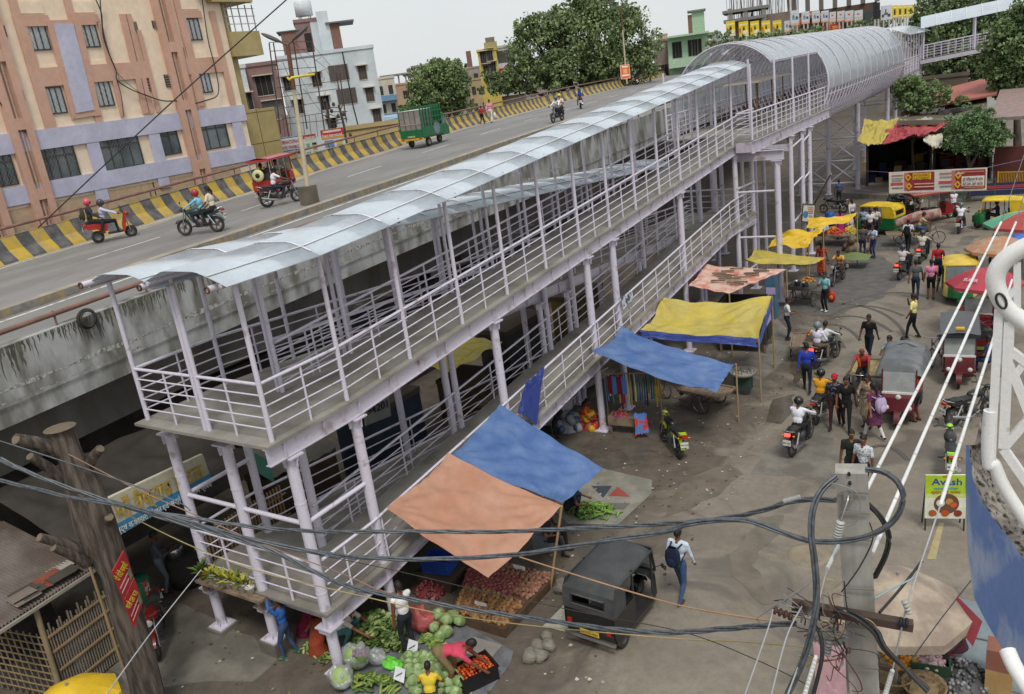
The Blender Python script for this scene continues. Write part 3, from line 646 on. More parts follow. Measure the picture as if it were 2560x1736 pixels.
fpanel('orange_trim', [(295, 140), (340, 140), (490, 745), (470, 790)], orng, .13); fpanel('orange_trim', [(470, 130), (515, 125), (655, 760), (610, 765)], orng, .13); fpanel('orange_trim', [(488, 746), (608, 726), (612, 762), (470, 785)], orng, .12)
fpanel('orange_trim', [(145, 140), (620, 130), (625, 165), (150, 178)], orng, .115)
for ya, yb in ((yL(215, 480), yL(970, 420)), (yL(1180, 400), yL(1455, 375))): hband('orange_trim', ya, yb, 13.45, 14.25, orng, .111)
for a, b, wd in (((800, 95), (945, 750), .34), ((835, 95), (978, 750), .30), ((905, 200), (1035, 740), .22), ((110, 100), (330, 845), .5), ((1180, 80), (1315, 700), .45), ((1385, 75), (1530, 700), .35), ((650, 160), (795, 770), .2)):
 p, q = FP(*a), FP(*b); ab(MB().bar((FX+.06, p.y, p.z), (FX+.06, (p.y+q.y)/2, q.z), wd, .10, orng, (1, 0, 0)), 'orange_trim')
for (a, b) in (((20, 460), (300, 1480)), ((1048, 0), (1320, 1190)), ((-260, 560), (-80, 1480))):
 p, q = FP(*a), FP(*b); yc = (p.y+q.y)/2
 for s_ in (-1, 1): ab(MB().box(FX+.001, FX+.26, yc+s_*.36-.17, yc+s_*.36+.17, 0, 24, orng), 'pilaster')
 ab(MB().box(FX+.0015, FX+.10, yc-.19, yc+.19, 0, 24, orng), 'pilaster'); ab(MB().cyl((FX+.16, yc, 0), (FX+.16, yc, 24), .05, hm('b09a86')), 'rain_pipe')
 for zz in (8.6, 11.7, 14.6): ab(MB().box(FX+.1, FX+.255, yc-.185, yc+.185, zz, zz+.5, orng), 'pilaster_bridge')
for i, (x, y) in enumerate(((0, 1350), (520, 1330), (860, 1240), (1160, 1170), (1450, 1110))):
 p = FP(x, y); hband('recess_panel', p.y-1.5, p.y+1.3, 7.2, 8.4, hm('b9a184'), .03)
cabm = mat('black_cable', (.03, .03, .032), rough=.5)
def fcable(px, r=.03):
 P = [FP(*p)+Vector((.22, 0, 0)) for p in px]; return ab(MB().tube(smooth_path(P), r, cabm, 6), 'cable')
def smooth_path(P, k=8):
 P = [Vector(p) for p in P]; out = []
 for i in range(len(P)-1):
  p0 = P[max(i-1, 0)]; p1 = P[i]; p2 = P[i+1]; p3 = P[min(i+2, len(P)-1)]
  for j in range(k):
   t = j/k; out.append(.5*((2*p1)+(p2-p0)*t+(2*p0-5*p1+4*p2-p3)*t*t+(3*p1-p0-3*p2+p3)*t**3))
 out.append(P[-1]); return out
fcable([(610, 0), (650, 100), (660, 240), (700, 360), (745, 470), (752, 530), (840, 590), (930, 625), (1050, 665), (1165, 668), (1220, 690), (1330, 665), (1415, 620), (1400, 470), (1350, 270), (1310, 0)])
fcable([(640, 0), (655, 180), (690, 330), (745, 470)], .03); fcable([(752, 530), (780, 640), (795, 770)], .02); fcable([(-30, 660), (60, 790), (130, 860), (160, 865)], .03)
fcable([(750, 480), (830, 560), (900, 610)], .012)
ab(MB().box(FX-9, FX-.35, YE, YE+2.6, 0, 11.3, gold), 'gold_wing'); ab(MB().box(FX-9, FX-.35, YE+.02, YE+.7, 11.3, 24, gold), 'gold_wing')
g = MB()
for z in np.arange(.6, 11.3, 1.75): g.box(FX-.349, FX-.342, YE, YE+2.6, z, z+.04, hm('6d5a2c'))
g.box(FX-.348, FX-.341, YE+1.2, YE+1.24, 0, 11.3, hm('6d5a2c')); ab(g, 'panel_joint')
ab(MB().box(FX-3, FX+.2, YE+.05, YE+2.2, 14.2, 15.5, gold), 'gold_box'); ab(MB().box(FX-5, FX+.5, YE-.9, YE+1.9, 17.0, 17.5, gold), 'gold_ledge')
sg = ab(MB().box(FX+.02, FX+.62, YE-1.6, YE+1.55, 17.5, 19.4, hm('1f5b45', rough=.5)), 'fascia_sign')
wt = hm('e6e6e0', rough=.5)
t_ = text('Wonder', 'lettering', wt, sg, (FX+.625-ABI.x, YE-1.1-ABI.y, 17.75), (0, 1, 0), (0, 0, 1), .62, 2.1)
rl = MB()
for i in range(5): rl.bar((FX+.1, YE+.1+i*.5, 15.5), (FX+.1, YE+.1+i*.5, 16.9), .05, .05, hm('a9abab'))
for z in (15.9, 16.3, 16.7, 17.0): rl.bar((FX+.1, YE+.05, z), (FX+.1, YE+2.2, z), .04, .04, hm('a9abab'))
ab(rl, 'terrace_rail')
# ---------------------------------------------------------------- houses beyond
def house(name, label, x0, x1, ytop, D, wallm, dep=9, floors=None, yaw=0.0, base=0.0, roof=True, z_extra=0, cat='building', group=None):
 """a house whose front is seen between photo columns x0 and x1, at ground distance D"""
 xm = (x0+x1)/2; P = GD(xm, ytop, D); A = GD(x0, ytop, D); B = GD(x1, ytop, D); wdt = (B-A).length
 fx = Vector((B.x-A.x, B.y-A.y, 0)).normalized(); ang = math.atan2(fx.y, fx.x)+yaw
 h = P.z+z_extra
 o = thing(name, label, cat, (P.x, P.y, 0), ang, group); o['h'] = h
 hh = MB().box(-wdt/2, wdt/2, 0, dep, 0, h, wallm); hh.build('wall', o)
 if roof: MB().box(-wdt/2-.12, wdt/2+.12, -.12, .1, h, h+.35, wallm).box(-wdt/2-.12, -wdt/2+.1, .1, dep, h, h+.35, wallm).box(wdt/2-.1, wdt/2+.12, .1, dep, h, h+.35, wallm).build('roof_parapet', o)
 return o, wdt, h
def hwin(o, x, z, w_, h, m=None, sill=True, ledge=True):
 f = MB().box(x-w_/2-.06, x+w_/2+.06, -.06, -.002, z-.06, z, hm('c9c4bb')).box(x-w_/2-.06, x-w_/2, -.06, -.002, z, z+h, hm('8d877f')).box(x+w_/2, x+w_/2+.06, -.06, -.002, z, z+h, hm('8d877f'))
 for k in (1, 2): f.box(x-w_/2+w_*k/3-.02, x-w_/2+w_*k/3+.02, -.045, -.004, z, z+h, hm('77716a'))
 if ledge: f.box(x-w_/2-.25, x+w_/2+.25, -.45, -.002, z+h+.03, z+h+.13, hm('cfc4b0'))
 f = f.build('window', o); MB().box(x-w_/2, x+w_/2, -.012, -.001, z, z+h, m or dark).build('pane', f)
def pxl(o, w_, x0, x1, x): return (x-x0)/(x1-x0)*w_-w_/2
gry = hm('cdd6da', scale=.3, amt=.6); gryd = hm('9fa9ae', scale=.4); mauve = hm('8a6e6a', scale=.4); brick = mat('brick_red', (.24, .12, .085), c2=(.17, .09, .07), scale=6, amt=1); brick2 = mat('brick_grey', (.25, .2, .17), c2=(.17, .13, .11), scale=5, amt=1)
o, w_, h = house('apartment_block', 'pale grey blue apartment block with small windows behind the steel hoarding frame', 690, 935, 135, 100, gry, 12)
k = w_/245
for x, y in ((707, 205), (779, 195), (838, 180), (720, 265), (789, 255), (848, 240), (797, 312)):
 big = x in (838, 848); wp = pxl(o, w_, 690, 935, x); p = GD(x, y, 100); hwin(o, wp, p.z-1.0, 2.1 if big else .95, 1.7 if big else 1.5, hm('5b5350') if big else None, ledge=not big)
for x, y in ((898, 182), (907, 238), (916, 292)): hwin(o, pxl(o, w_, 690, 935, x), GD(x, y, 100).z-.8, .85, 1.5, hm('51493f'))
MB().tube([(w_*.18, -.05, h), (w_*.19, -.05, h-6), (w_*.22, -.05, h-10), (w_*.23, -.05, h-13)], .07, cabm, 5).build('drain_pipe', o)
MB().box(-w_*.02, w_*.1, 2, 8, h, h+4.6, gry).build('roof_room', o); MB().box(w_*.1, w_*.2, 2, 6, h, h+3.2, brick).box(w_*.06, w_*.36, 1.6, 7, h+3.2, h+3.35, hm('6c7277')).build('roof_shed', o); MB().box(-w_*.42, -w_*.12, 3, 8, h, h+3, brick).box(-w_*.46, -w_*.14, 2.8, 8.2, h+3.0, h+3.1, hm('6c7277')).build('roof_shed', o)
t2, tw, th = house('stair_tower', 'slim stair tower in brown and grey with a water tank on its roof', 735, 798, 55, 103, mauve, 6)
MB().box(tw*.12, tw/2+.003, -.02, 6.02, 0, th+.36, gry).build('grey_side', t2); MB().box(-tw*.2, tw*.08, -.03, -.001, th-5.5, th-1.2, dark).box(-tw*.02, tw*.12, -.03, -.001, th-9.5, th-7.2, dark).build('window', t2)
tk = MB().lathe([(0, 0), (1.0, 0), (1.0, 1.5), (.7, 1.8), (.3, 1.95), (0, 1.95)], (-.1, 3, th+.9), hm('d6dbde'), 14)
for a in range(4): tk.cyl((-.1+.8*math.cos(a*PI/2+.6), 3+.8*math.sin(a*PI/2+.6), th), (-.1+.8*math.cos(a*PI/2+.6), 3+.8*math.sin(a*PI/2+.6), th+.9), .07, hm('b8bcbd'))
tk.build('water_tank', t2)
o, w_, h = house('terrace_house', 'mauve brown house with two barred windows beside the gold clad wing', 607, 690, 165, 92, mauve, 10)
for x, y in ((650, 212), (660, 275)): hwin(o, pxl(o, w_, 607, 690, x), GD(x, y, 92).z-1.1, 1.6, 1.9, dark if y < 250 else hm('767674'))
o, w_, h = house('terrace_house', 'white terrace house with a small railed balcony next to the mauve house', 575, 612, 172, 88, hm('c6cdd1'), 8)
hwin(o, 0.1, h-4.2, 1.3, 1.9)
b_ = MB()
for i in range(6): b_.bar((-1+i*.4, -.5, h-5.0), (-1+i*.4, -.5, h-3.9), .04, .04, hm('e2e2e2'))
b_.bar((-1, -.5, h-3.9), (1.05, -.5, h-3.9), .05, .05, hm('e2e2e2')).box(-1, 1.05, -.5, 0, h-5.1, h-5.0, hm('c6cdd1')); b_.build('balcony', o)
o, w_, h = house('yellow_house', 'yellow four storey house with barred windows left of the big tree', 1193, 1240, 128, 135, hm('c9b45a', scale=.4), 9)
for x, y in ((1207, 148), (1222, 141), (1211, 180), (1226, 174), (1215, 214), (1229, 206)): hwin(o, pxl(o, w_, 1193, 1240, x), GD(x, y, 135).z-.9, 1.0, 2.0)
MB().box(-w_*.1, w_*.6, 2, 7, h, h+1.3, hm('a39a6b')).box(w_*.0, w_*.5, 2, 6, h+1.3, h+2.0, brick2).build('roof_room', o)
o, w_, h = house('white_house', 'white storeyed house with open balconies half hidden by the big tree', 1238, 1300, 118, 138, hm('c2c0bc', scale=.4), 10)
for y in (140, 172, 206): p = GD(1270, y, 138); MB().box(-w_/2, w_/2, -1.2, 0, p.z-2.0, p.z-1.0, hm('cfd0cf')).box(-w_/2+.2, w_/2-.2, -.03, -.001, p.z-1.0, p.z+.9, hm('4b4846')).build('balcony', o)
MB().box(-w_/2+.2, -w_/2+1.8, -1.25, -1.2, GD(1240, 160, 138).z-2, GD(1240, 160, 138).z-.8, hm('b3262c')).build('hanging_cloth', o)
cols = ['c7bfae', 'b59a82', 'c3b06a', 'a8a6a0', '9a8f84', 'b8a07c', 'c7b9a6', '8d8078']
for i, (x0, x1, yt, D, lab) in enumerate(((935, 985, 198, 150, 'grey tenement with blue balcony bands right of the grey block'), (958, 1030, 214, 165, 'patchy brick tenement with open storeys behind the mid tree'), (1035, 1085, 190, 170, 'dirty yellow tenement with a roof slab above the mid tree'), (1085, 1160, 205, 175, 'low cream house hidden behind the mid tree'), (1150, 1200, 172, 185, 'dark brick tenement with a chimney stack left of the yellow house'), (1170, 1215, 200, 160, 'grey shanty block with a dish below the dark tenement'))):
 o, w_, h = house('tenement', lab, x0, x1, yt, D, hm(cols[i], scale=.25, amt=1), 9)
 nf = 4
 for f_ in range(nf):
  z = h-2.6-3.0*f_
  if i in (0, 1): MB().box(-w_/2, w_/2, -1.2, -.001, z-1.0, z-.1, hm('6f93b5' if i == 0 else 'b7a184')).build('balcony', o)
  for c in range(2): hwin(o, -w_/2+w_*(c+.5)/2, z, w_*.2, 1.5, ledge=False)
 if i == 4: MB().box(-w_*.1, w_*.15, 2, 3.5, h, h+3.6, brick).build('chimney', o)
 if i in (1, 2):
  r_ = MB()
  for c in range(4): r_.bar((-w_/2+w_*(c+.3)/4, 1, h), (-w_/2+w_*(c+.3)/4, 1, h+1.8), .3, .3, hm('8f8a84'))
  r_.box(-w_/2-.4, w_/2+.2, .4, 6, h+1.8, h+2.1, hm('8f8a84')); r_.build('roof_slab', o)
o, w_, h = house('boundary_wall', 'long cream boundary wall beyond the parapet in front of the grey block', 845, 1015, 318, 72, hm('b9a574', scale=.3), .3, cat='wall')
MB().box(-w_/2, w_/2, -.05, .35, h, h+.12, hm('8f8468')).build('coping', o)
o, w_, h = house('blue_shed', 'low shed with a pale blue corrugated roof behind the cream wall', 958, 1015, 290, 80, hm('a9b9c4'), 6, roof=False, cat='shed')
MB().bar((-w_/2, -.6, h-.3), (w_/2, -.6, h-.1), 2.5, .1, hm('86aecb')).build('roof', o)
o, w_, h = house('green_house', 'two storey mint green house with a deep balcony behind the flyover bend', 1668, 1772, 95, 150, hm('a3c0a2', scale=.4), 9)
bz = GD(1720, 125, 150).z
MB().box(-w_/2, w_/2, -1.6, -.001, bz-2.6, bz-1.2, hm('a9c4a8')).box(-w_/2, w_/2, -1.8, -.001, bz+2.2, bz+2.5, hm('a9c4a8')).build('balcony', o)
for c in (-.28, .1, .2): hwin(o, w_*c, bz-1.1, 1.5, 2.6, ledge=False)
MB().box(w_*.12, w_*.42, 2, 6, h, h+4, hm('a3c0a2')).box(w_*.02, w_*.46, 1.5, 6.5, h+4, h+4.25, hm('80857c')).box(w_*.02, w_*.12, 2, 3, h, h+3.6, brick).build('roof_room', o)
o, w_, h = house('brick_house', 'unplastered brick house between the big tree and the mint green house', 1632, 1672, 104, 152, brick2, 9)
hwin(o, 0, h-6, 1.8, 2.2, ledge=False)
for i, (x0, x1, yt, D) in enumerate(((1648, 1668, 88, 260), (1776, 1800, 82, 300))):
 o, w_, h = house('distant_block', ('pinkish far apartment block rising behind the mint green house', 'hazy grey far block right of the mint green house')[i], x0, x1, yt, D, hm(('c2ab9c', '9aa3a6')[i]), 14)
o, w_, h = house('unfinished_tower', 'unfinished concrete tower with bare slabs and bundles of rebar on top', 1825, 1990, 38, 170, brick2, 16, roof=False)
u = MB()
for (xa, xb, y, D) in ((1815, 1915, 24, 168), (1816, 1905, 48, 168)):
 p = GD((xa+xb)/2, y, D); wp = (xb-xa)*D/F_PX; xc = pxl(o, w_, 1825, 1990, (xa+xb)/2); u.box(xc-wp/2, xc+wp/2, -3, 8, p.z-.25, p.z+.25, hm('7d7b77'))
u.build('floor_slab', o)
for x in (1827, 1865, 1910): xc = pxl(o, w_, 1825, 1990, x); MB().box(xc-.4, xc+.4, -2.8, -2, 0, GD(x, 22, 168).z, hm('8c8780')).build('pillar', o)
rb = MB(); rnd = random.Random(5)
for g in range(15):
 xc = -w_/2+w_*g/14
 for j in range(7): xx = xc+rnd.uniform(-.5, .5); yy = rnd.uniform(-1, 6); rb.bar((xx, yy, h), (xx+rnd.uniform(-.3, .3), yy, h+rnd.uniform(3, 9)), .07, .07, hm('6b5f58'))
rb.build('rebar', o)
o, w_, h = house('unfinished_block', 'dark unfinished block with pillars right of the tall rebar tower', 1985, 2190, 20, 175, hm('5d4a40', scale=.5, amt=1), 14, roof=False)
for xx in np.linspace(-w_/2, w_/2, 7): MB().box(xx-.4, xx+.4, -.4, .4, h, h+3.5, hm('6d6660')).build('pillar', o)
MB().box(-w_/2-1, w_/2+1, -1, 8, h+3.5, h+4, hm('6d6660')).build('floor_slab', o)
MB().tube([(-w_*.28+3.2*math.cos(a), -.4, h-4+3.2*math.sin(a)) for a in np.linspace(0, PI, 16)], .7, hm('a8745f'), 6).build('arch', o)
MB().box(w_*.35, w_*.6, -1, -.5, h-9, h-1.5, hm('41484c')).build('hoarding_back', o)
def board(name, label, x0, y0, x1, y1, D, base_c, art, cat='billboard', group=None, legs=2, leg_to=None, th=.25):
 """a printed board on legs; art = list of (u0, v0, u1, v1, colour) blocks, v downward"""
 A = GD(x0, (y0+y1)/2, D); B = GD(x1, (y0+y1)/2, D); xm = (x0+x1)/2
 z1, z0 = GD(xm, y0, D).z, GD(xm, y1, D).z; wd = Vector((B.x-A.x, B.y-A.y, 0)).length; fx = Vector((B.x-A.x, B.y-A.y, 0)).normalized()
 M_ = (A+B)/2; o = thing(name, label, cat, (M_.x, M_.y, 0), math.atan2(fx.y, fx.x), group)
 MB().box(-wd/2, wd/2, 0, th, z0, z1, hm(base_c, rough=.6)).build('panel', o)
 a = MB()
 for i, (u0, v0, u1, v1, c) in enumerate(art): a.box(-wd/2+wd*u0, -wd/2+wd*u1, -.012-.004*i, -.001, z1-(z1-z0)*v1, z1-(z1-z0)*v0, hm(c, rough=.6))
 a.build('printed_picture', o)
 lg = leg_to if leg_to is not None else z0-4
 for i in range(legs): xx = -wd/2+wd*(i+.5)/legs; MB().cyl((xx, .12, lg), (xx, .12, z0), .12 if D > 60 else .05, hm('b9b9b6'), 8).build('leg', o)
 return o, wd, z0, z1
yart = [(.04, .16, .96, .26, 'e9dca0'), (.06, .42, .2, .7, 'b5531c'), (.42, .36, .62, .62, '3a3326'), (.46, .3, .58, .42, '9b6a48'), (.4, .6, .92, .84, 'e8e0c0'), (0, .9, 1, 1, 'd8dce0')]
for i, (x0, x1, y0, y1) in enumerate(((1815, 1838, 53, 91), (1847, 1871, 54, 92), (1876, 1898, 53, 90), (1904, 1926, 52, 88), (1932, 1954, 51, 86))):
 board('billboard', ('yellow', 'yellow', 'yellow', 'yellow', 'yellow')[i]+' street billboard, '+('leftmost', 'second', 'middle', 'fourth', 'last')[i]+' of the row of five before the rebar tower', x0, y0, x1, y1, 150, 'e3c417', yart, group='yellow billboards above the tube')
wart = [(.2, .38, .5, .62, '6f9bb0'), (.26, .3, .42, .44, '8a6a58'), (.6, .42, .84, .62, '2f4f77'), (.05, .1, .95, .2, 'cfd4d8'), (0, .84, 1, 1, 'd8a98c')]
for i, (x0, x1, y0, y1) in enumerate(((1961, 1980, 52, 80), (1976, 1998, 26, 64), (2004, 2024, 29, 60), (2030, 2050, 28, 58), (2053, 2072, 27, 56), (2074, 2090, 30, 56), (2093, 2112, 28, 54), (2113, 2134, 27, 54), (2136, 2157, 26, 53))):
 board('billboard', 'pale poster board, '+('lowest and first', 'second', 'third', 'fourth', 'fifth', 'sixth', 'seventh', 'eighth', 'last')[i]+' in the white row above the tube', x0, y0, x1, y1, 148-.3*i, 'c9ced2', wart if i < 5 else [(.3, .25, .6, .42, 'd07a4a'), (.1, .6, .9, .7, 'd8b8a0'), (0, .86, 1, 1, 'd8a98c')], group='white poster boards above the tube')
board('billboard', 'dark red board with lettering low between the poster legs', 2040, 66, 2066, 81, 146, '7a2e26', [(.2, .2, .8, .3, 'd8c9b8'), (.2, .45, .8, .55, 'd8c9b8'), (.2, .7, .7, .8, 'd8c9b8')])
board('billboard', 'bright red film style board below the white poster row', 2076, 58, 2124, 82, 146.5, 'b33a28', [(.1, .2, .55, .5, 'd98a3a'), (.68, .1, .9, .95, '3c3a3a'), (.1, .6, .5, .75, 'e0c070')])
board('billboard', 'black slanted hoarding back with a torn flap beside the scooter poster', 2183, 7, 2200, 48, 130, '202224', [(.0, .45, 1, .47, '34373a')])
board('billboard', 'white poster with a scooter picture left of the yellow strip', 2202, 14, 2230, 50, 131, 'd2d6d9', [(.1, .6, .3, .8, '4a4e52'), (.6, .6, .85, .8, '4a4e52'), (.3, .5, .65, .66, '6a6e72'), (.4, .25, .5, .5, '4a4e52')])
for i in range(5): board('billboard', 'yellow poster, number '+('one', 'two', 'three', 'four', 'five')[i]+' from the left in the tight yellow strip near the trees', 2230+i*13.4, 14-i*.4, 2243+i*13.4, 46-i*1.4, 131, 'dfc52a', [(.1, .1, .9, .22, 'efe4a0'), (.35, .3, .7, .75, '4b422e'), (.2, .8, .95, .9, 'e8e0c0')], group='tight strip of yellow posters')
# ---------------------------------------------------------------- hoarding frame, signs and poles beyond the parapet
stl = mat('dark_steel', (.055, .052, .05), rough=.7, c2=(.12, .075, .05), scale=3, amt=.7)
def ZP2(x, y, o=(580, 30), s=1789/420.): return (o[0]+x/s, o[1]+y/s)
HF = MB(); DH = 66
def hb(a, b, w_=.07): HF.bar(GD(*ZP2(*a), DH), GD(*ZP2(*b), DH), w_*.55, w_*.55, stl)
for a, b in (((395, 330), (520, 1300)), ((440, 330), (605, 1330)), ((655, 320), (800, 1250)), ((850, 320), (985, 1260)), ((1110, 650), (1140, 830)), ((1145, 650), (1220, 1180))): hb(a, b, .12)
for (xa, xb, y0, y1) in ((395, 845, 325, 315), (405, 860, 420, 395), (430, 870, 540, 480), (450, 900, 615, 590), (465, 915, 705, 660), (480, 1130, 810, 735), (500, 1150, 910, 815), (515, 950, 1030, 960), (530, 960, 1140, 1080), (540, 985, 1200, 1160)): hb((xa, y0), (xb, y1), .08)
for a, b in (((660, 330), (1000, 600)), ((850, 340), (1110, 650)), ((850, 640), (640, 330)), ((860, 660), (1050, 590)), ((530, 800), (640, 960)), ((540, 530), (640, 780)), ((700, 640), (840, 920)), ((760, 820), (940, 1060)), ((640, 760), (780, 1000)), ((990, 700), (930, 830)), ((1000, 850), (950, 960)), ((600, 760), (530, 900)), ((560, 1000), (640, 1180)), ((700, 930), (600, 1080)), ((870, 430), (840, 330)), ((800, 800), (880, 760)), ((950, 480), (880, 530)), ((1000, 620), (1140, 830))): hb(a, b, .05)
for x in range(470, 960, 70): hb((x, 1100), (x+25, 1330), .05)
org = GD(700, 200, DH); org.z = 0; HF.v = [tuple(Vector(v)-org) for v in HF.v]
o = HF.build('hoarding_frame', loc=org); tag(o, 'bare rusty steel lattice of a hoarding standing before the grey block', 'hoarding frame')
o, wd, z0, z1 = board('shop_sign', 'white pharmacy signboard with red capitals behind the street lamp', 690, 343, 753, 378, 60, 'd8dde2', [(0, 0, 1, .06, '4a7ab0'), (0, .93, 1, 1, '4a7ab0')], cat='signboard', leg_to=0)
red = hm('b23232', rough=.6); blu = hm('3b5f95', rough=.6); wte = hm('e8e6e0', rough=.6)
text('INTERNATIONAL', 'lettering', red, o, (-wd/2+.08, -.03, z1-.42), (1, 0, 0), (0, 0, 1), .24, wd*.92); text('HOMOEO PHARMACY', 'lettering', red, o, (-wd/2+.08, -.03, z1-.78), (1, 0, 0), (0, 0, 1), .24, wd*.92)
o, wd, z0, z1 = board('shop_sign', 'orange and white strip sign under the pharmacy board', 700, 380, 752, 396, 60.2, 'd9d2c8', [(0, .05, 1, .45, 'c4502a'), (.1, .55, .9, .85, 'd8b060')], cat='signboard', leg_to=0)
o, wd, z0, z1 = board('shop_sign', 'pale green sign with a red heading and a picture of a dark haired head', 760, 336, 793, 380, 61, 'c3d2c2', [(0, .0, 1, .22, 'a83a3a'), (.6, .5, .95, .62, '2b2624'), (.62, .62, .93, .9, 'b08a70'), (.15, .5, .4, .7, '7fa58a')], cat='signboard', leg_to=0)
text('RANGAN', 'lettering', wte, o, (-wd/2+.12, -.03, z1-.32), (1, 0, 0), (0, 0, 1), .2, wd*.8)
o, wd, z0, z1 = board('shop_sign', 'red topped sign with white letters behind the electricity poles', 804, 322, 862, 372, 61.5, 'd2d6da', [(0, 0, 1, .36, 'b8352e'), (.1, .06, .9, .16, 'd8d0c8'), (.0, .36, 1, .48, 'd99a4a'), (.1, .55, .5, .9, '6a8fb5'), (.6, .6, .9, .85, 'c9b26a')], cat='signboard', leg_to=0)
text('Hotel International', 'lettering', wte, o, (-wd/2+.1, -.03, z1-.52), (1, 0, 0), (0, 0, 1), .22, wd*.85)
EP = MB()
def eb(a, b, w_=.12): EP.bar(GD(*ZP2(*a), 63), GD(*ZP2(*b), 63), w_*.6, w_*.6, stl)
for a, b in (((1005, 970), (1050, 1250)), ((1050, 1250), (1030, 1440)), ((1050, 1250), (1090, 1440)), ((1135, 990), (1190, 1200)), ((1190, 1200), (1220, 1400))): eb(a, b, .2)
for a, b in (((960, 1070), (1230, 1060)), ((970, 1100), (1070, 1160)), ((1000, 1080), (1230, 1150)), ((1150, 1060), (1180, 990)), ((1090, 1160), (1230, 1130)), ((1010, 1020), (1150, 1020)), ((1020, 1200), (1180, 1180))): eb(a, b, .1)
for x, y in ((990, 950), (1080, 985), (1060, 1055), (1010, 1110), (1130, 1110), (1190, 1090), (1260, 1310)): EP.ell(GD(*ZP2(x, y), 63), (.12, .12, .16), stl, 8, 6)
org = GD(840, 300, 63); org.z = 0; EP.v = [tuple(Vector(v)-org) for v in EP.v]
for a in (-1.2, 1.9): EP.bar((a, 0, -7), (a, 0, 9-2), .22, .22, stl)
tag(EP.build('electricity_pole', loc=org), 'dark twin pole electricity structure with insulators in front of the red topped sign', 'power pole')
lampm = hm('c4b79c', rough=.5); lampd = hm('54504c', rough=.5)
def street_lamp(bx, by, tx, ty, label, arms, block=True):
 b = GR(bx, by, .22); d = ray(tx, ty); s_ = math.hypot(b.x, b.y)/math.hypot(d[0], d[1]); t = Vector(CP+d*s_)
 o = thing('street_lamp', label, 'street lamp', b, 0, 'twin arm street lamps on the median'); H = t.z-b.z; dx = Vector((t.x-b.x, t.y-b.y, 0)); R_ = lambda h: dx*(h/H)
 r0 = MB().tube([R_(0.2)+Vector((0, 0, .2)), R_(H*.5)+Vector((0, 0, H*.5)), R_(H)+Vector((0, 0, H))], [.1, .085, .06], lampm, 10); r0.build('pole', o)
 MB().cyl(R_(H*.72)+Vector((0, 0, H*.72)), R_(H)+Vector((0, 0, H)), .085, hm('6a4a36'), 10).build('rusty_top', o)
 if block: MB().box(-.27, .27, -.27, .27, -.22, .5, hm('6d675a', scale=2, amt=1)).build('concrete_block', o)
 for (ax, ay) in arms:
  d2 = ray(ax, ay); e = Vector(CP+d2*s_)-b
  a_ = MB().tube([R_(H)+Vector((0, 0, H)), R_(H)*.4+e*.6+Vector((0, 0, .05))-Vector((0, 0, 0))+Vector((0, 0, H*.4)) if False else (Vector((dx.x, dx.y, H))+e)/2, e], .045, lampd, 6); a_.build('arm', o)
  dr = (e-Vector((dx.x, dx.y, H))).normalized(); MB().ell(e+dr*.25, (.45, .16, .08), lampd, 10, 6, dr.to_track_quat('X', 'Z').to_matrix()).build('lamp_head', o)
 return o, b, s_
s1, b1, d1 = street_lamp(773, 497, 719, 113, 'tall twin arm street lamp on a concrete block beside the red rickshaw', [(694, 102), (738, 95)])
rp = MB(); pts = [Vector(CP+ray(*ZP2(x, y))*d1)-b1 for x, y in ((600, 710), (650, 720), (650, 690))]
MB().tube([Vector(CP+ray(*ZP2(x, y))*d1)-b1 for x, y in ((590, 700), (610, 725), (640, 700), (680, 695), (780, 680), (880, 665))], .05, hm('d8c24a'), 5).build('ribbon_tie', s1)
s2, b2, d2 = street_lamp(1568, 215, 1552, 20, 'twin arm street lamp carrying an orange poster in front of the big tree', [(1525, 15), (1578, 10)], block=False)
pw = .75; qz = [Vector(CP+ray(x, y)*d2)-b2 for x, y in ((1549, 163), (1573, 161), (1576, 196), (1552, 199))]
fxv = (qz[1]-qz[0]).normalized(); nv = Vector((fxv.y, -fxv.x, 0)).normalized()
pb = MB().add([q+nv*.15 for q in qz]+[q+nv*.12 for q in qz], [(0, 3, 2, 1), (4, 5, 6, 7), (0, 1, 5, 4), (1, 2, 6, 5), (2, 3, 7, 6), (3, 0, 4, 7)], hm('d9a48e')).build('poster', s2)
def on4(q, u, v, off): return (q[0]*(1-u)+q[1]*u)*(1-v)+(q[3]*(1-u)+q[2]*u)*v+nv*off
ar = MB()
for u0, v0, u1, v1, c in ((.08, .05, .92, .95, 'c8603c'), (.2, .1, .8, .2, 'e9d5c0'), (.3, .3, .7, .62, 'd99a60'), (.15, .7, .85, .8, 'e9d5c0')): ar.add([on4(qz, u0, v0, .155+v0*.004), on4(qz, u1, v0, .155+v0*.004), on4(qz, u1, v1, .155+v0*.004), on4(qz, u0, v1, .155+v0*.004)], [(0, 3, 2, 1)], hm(c))
ar.build('printed_picture', pb)
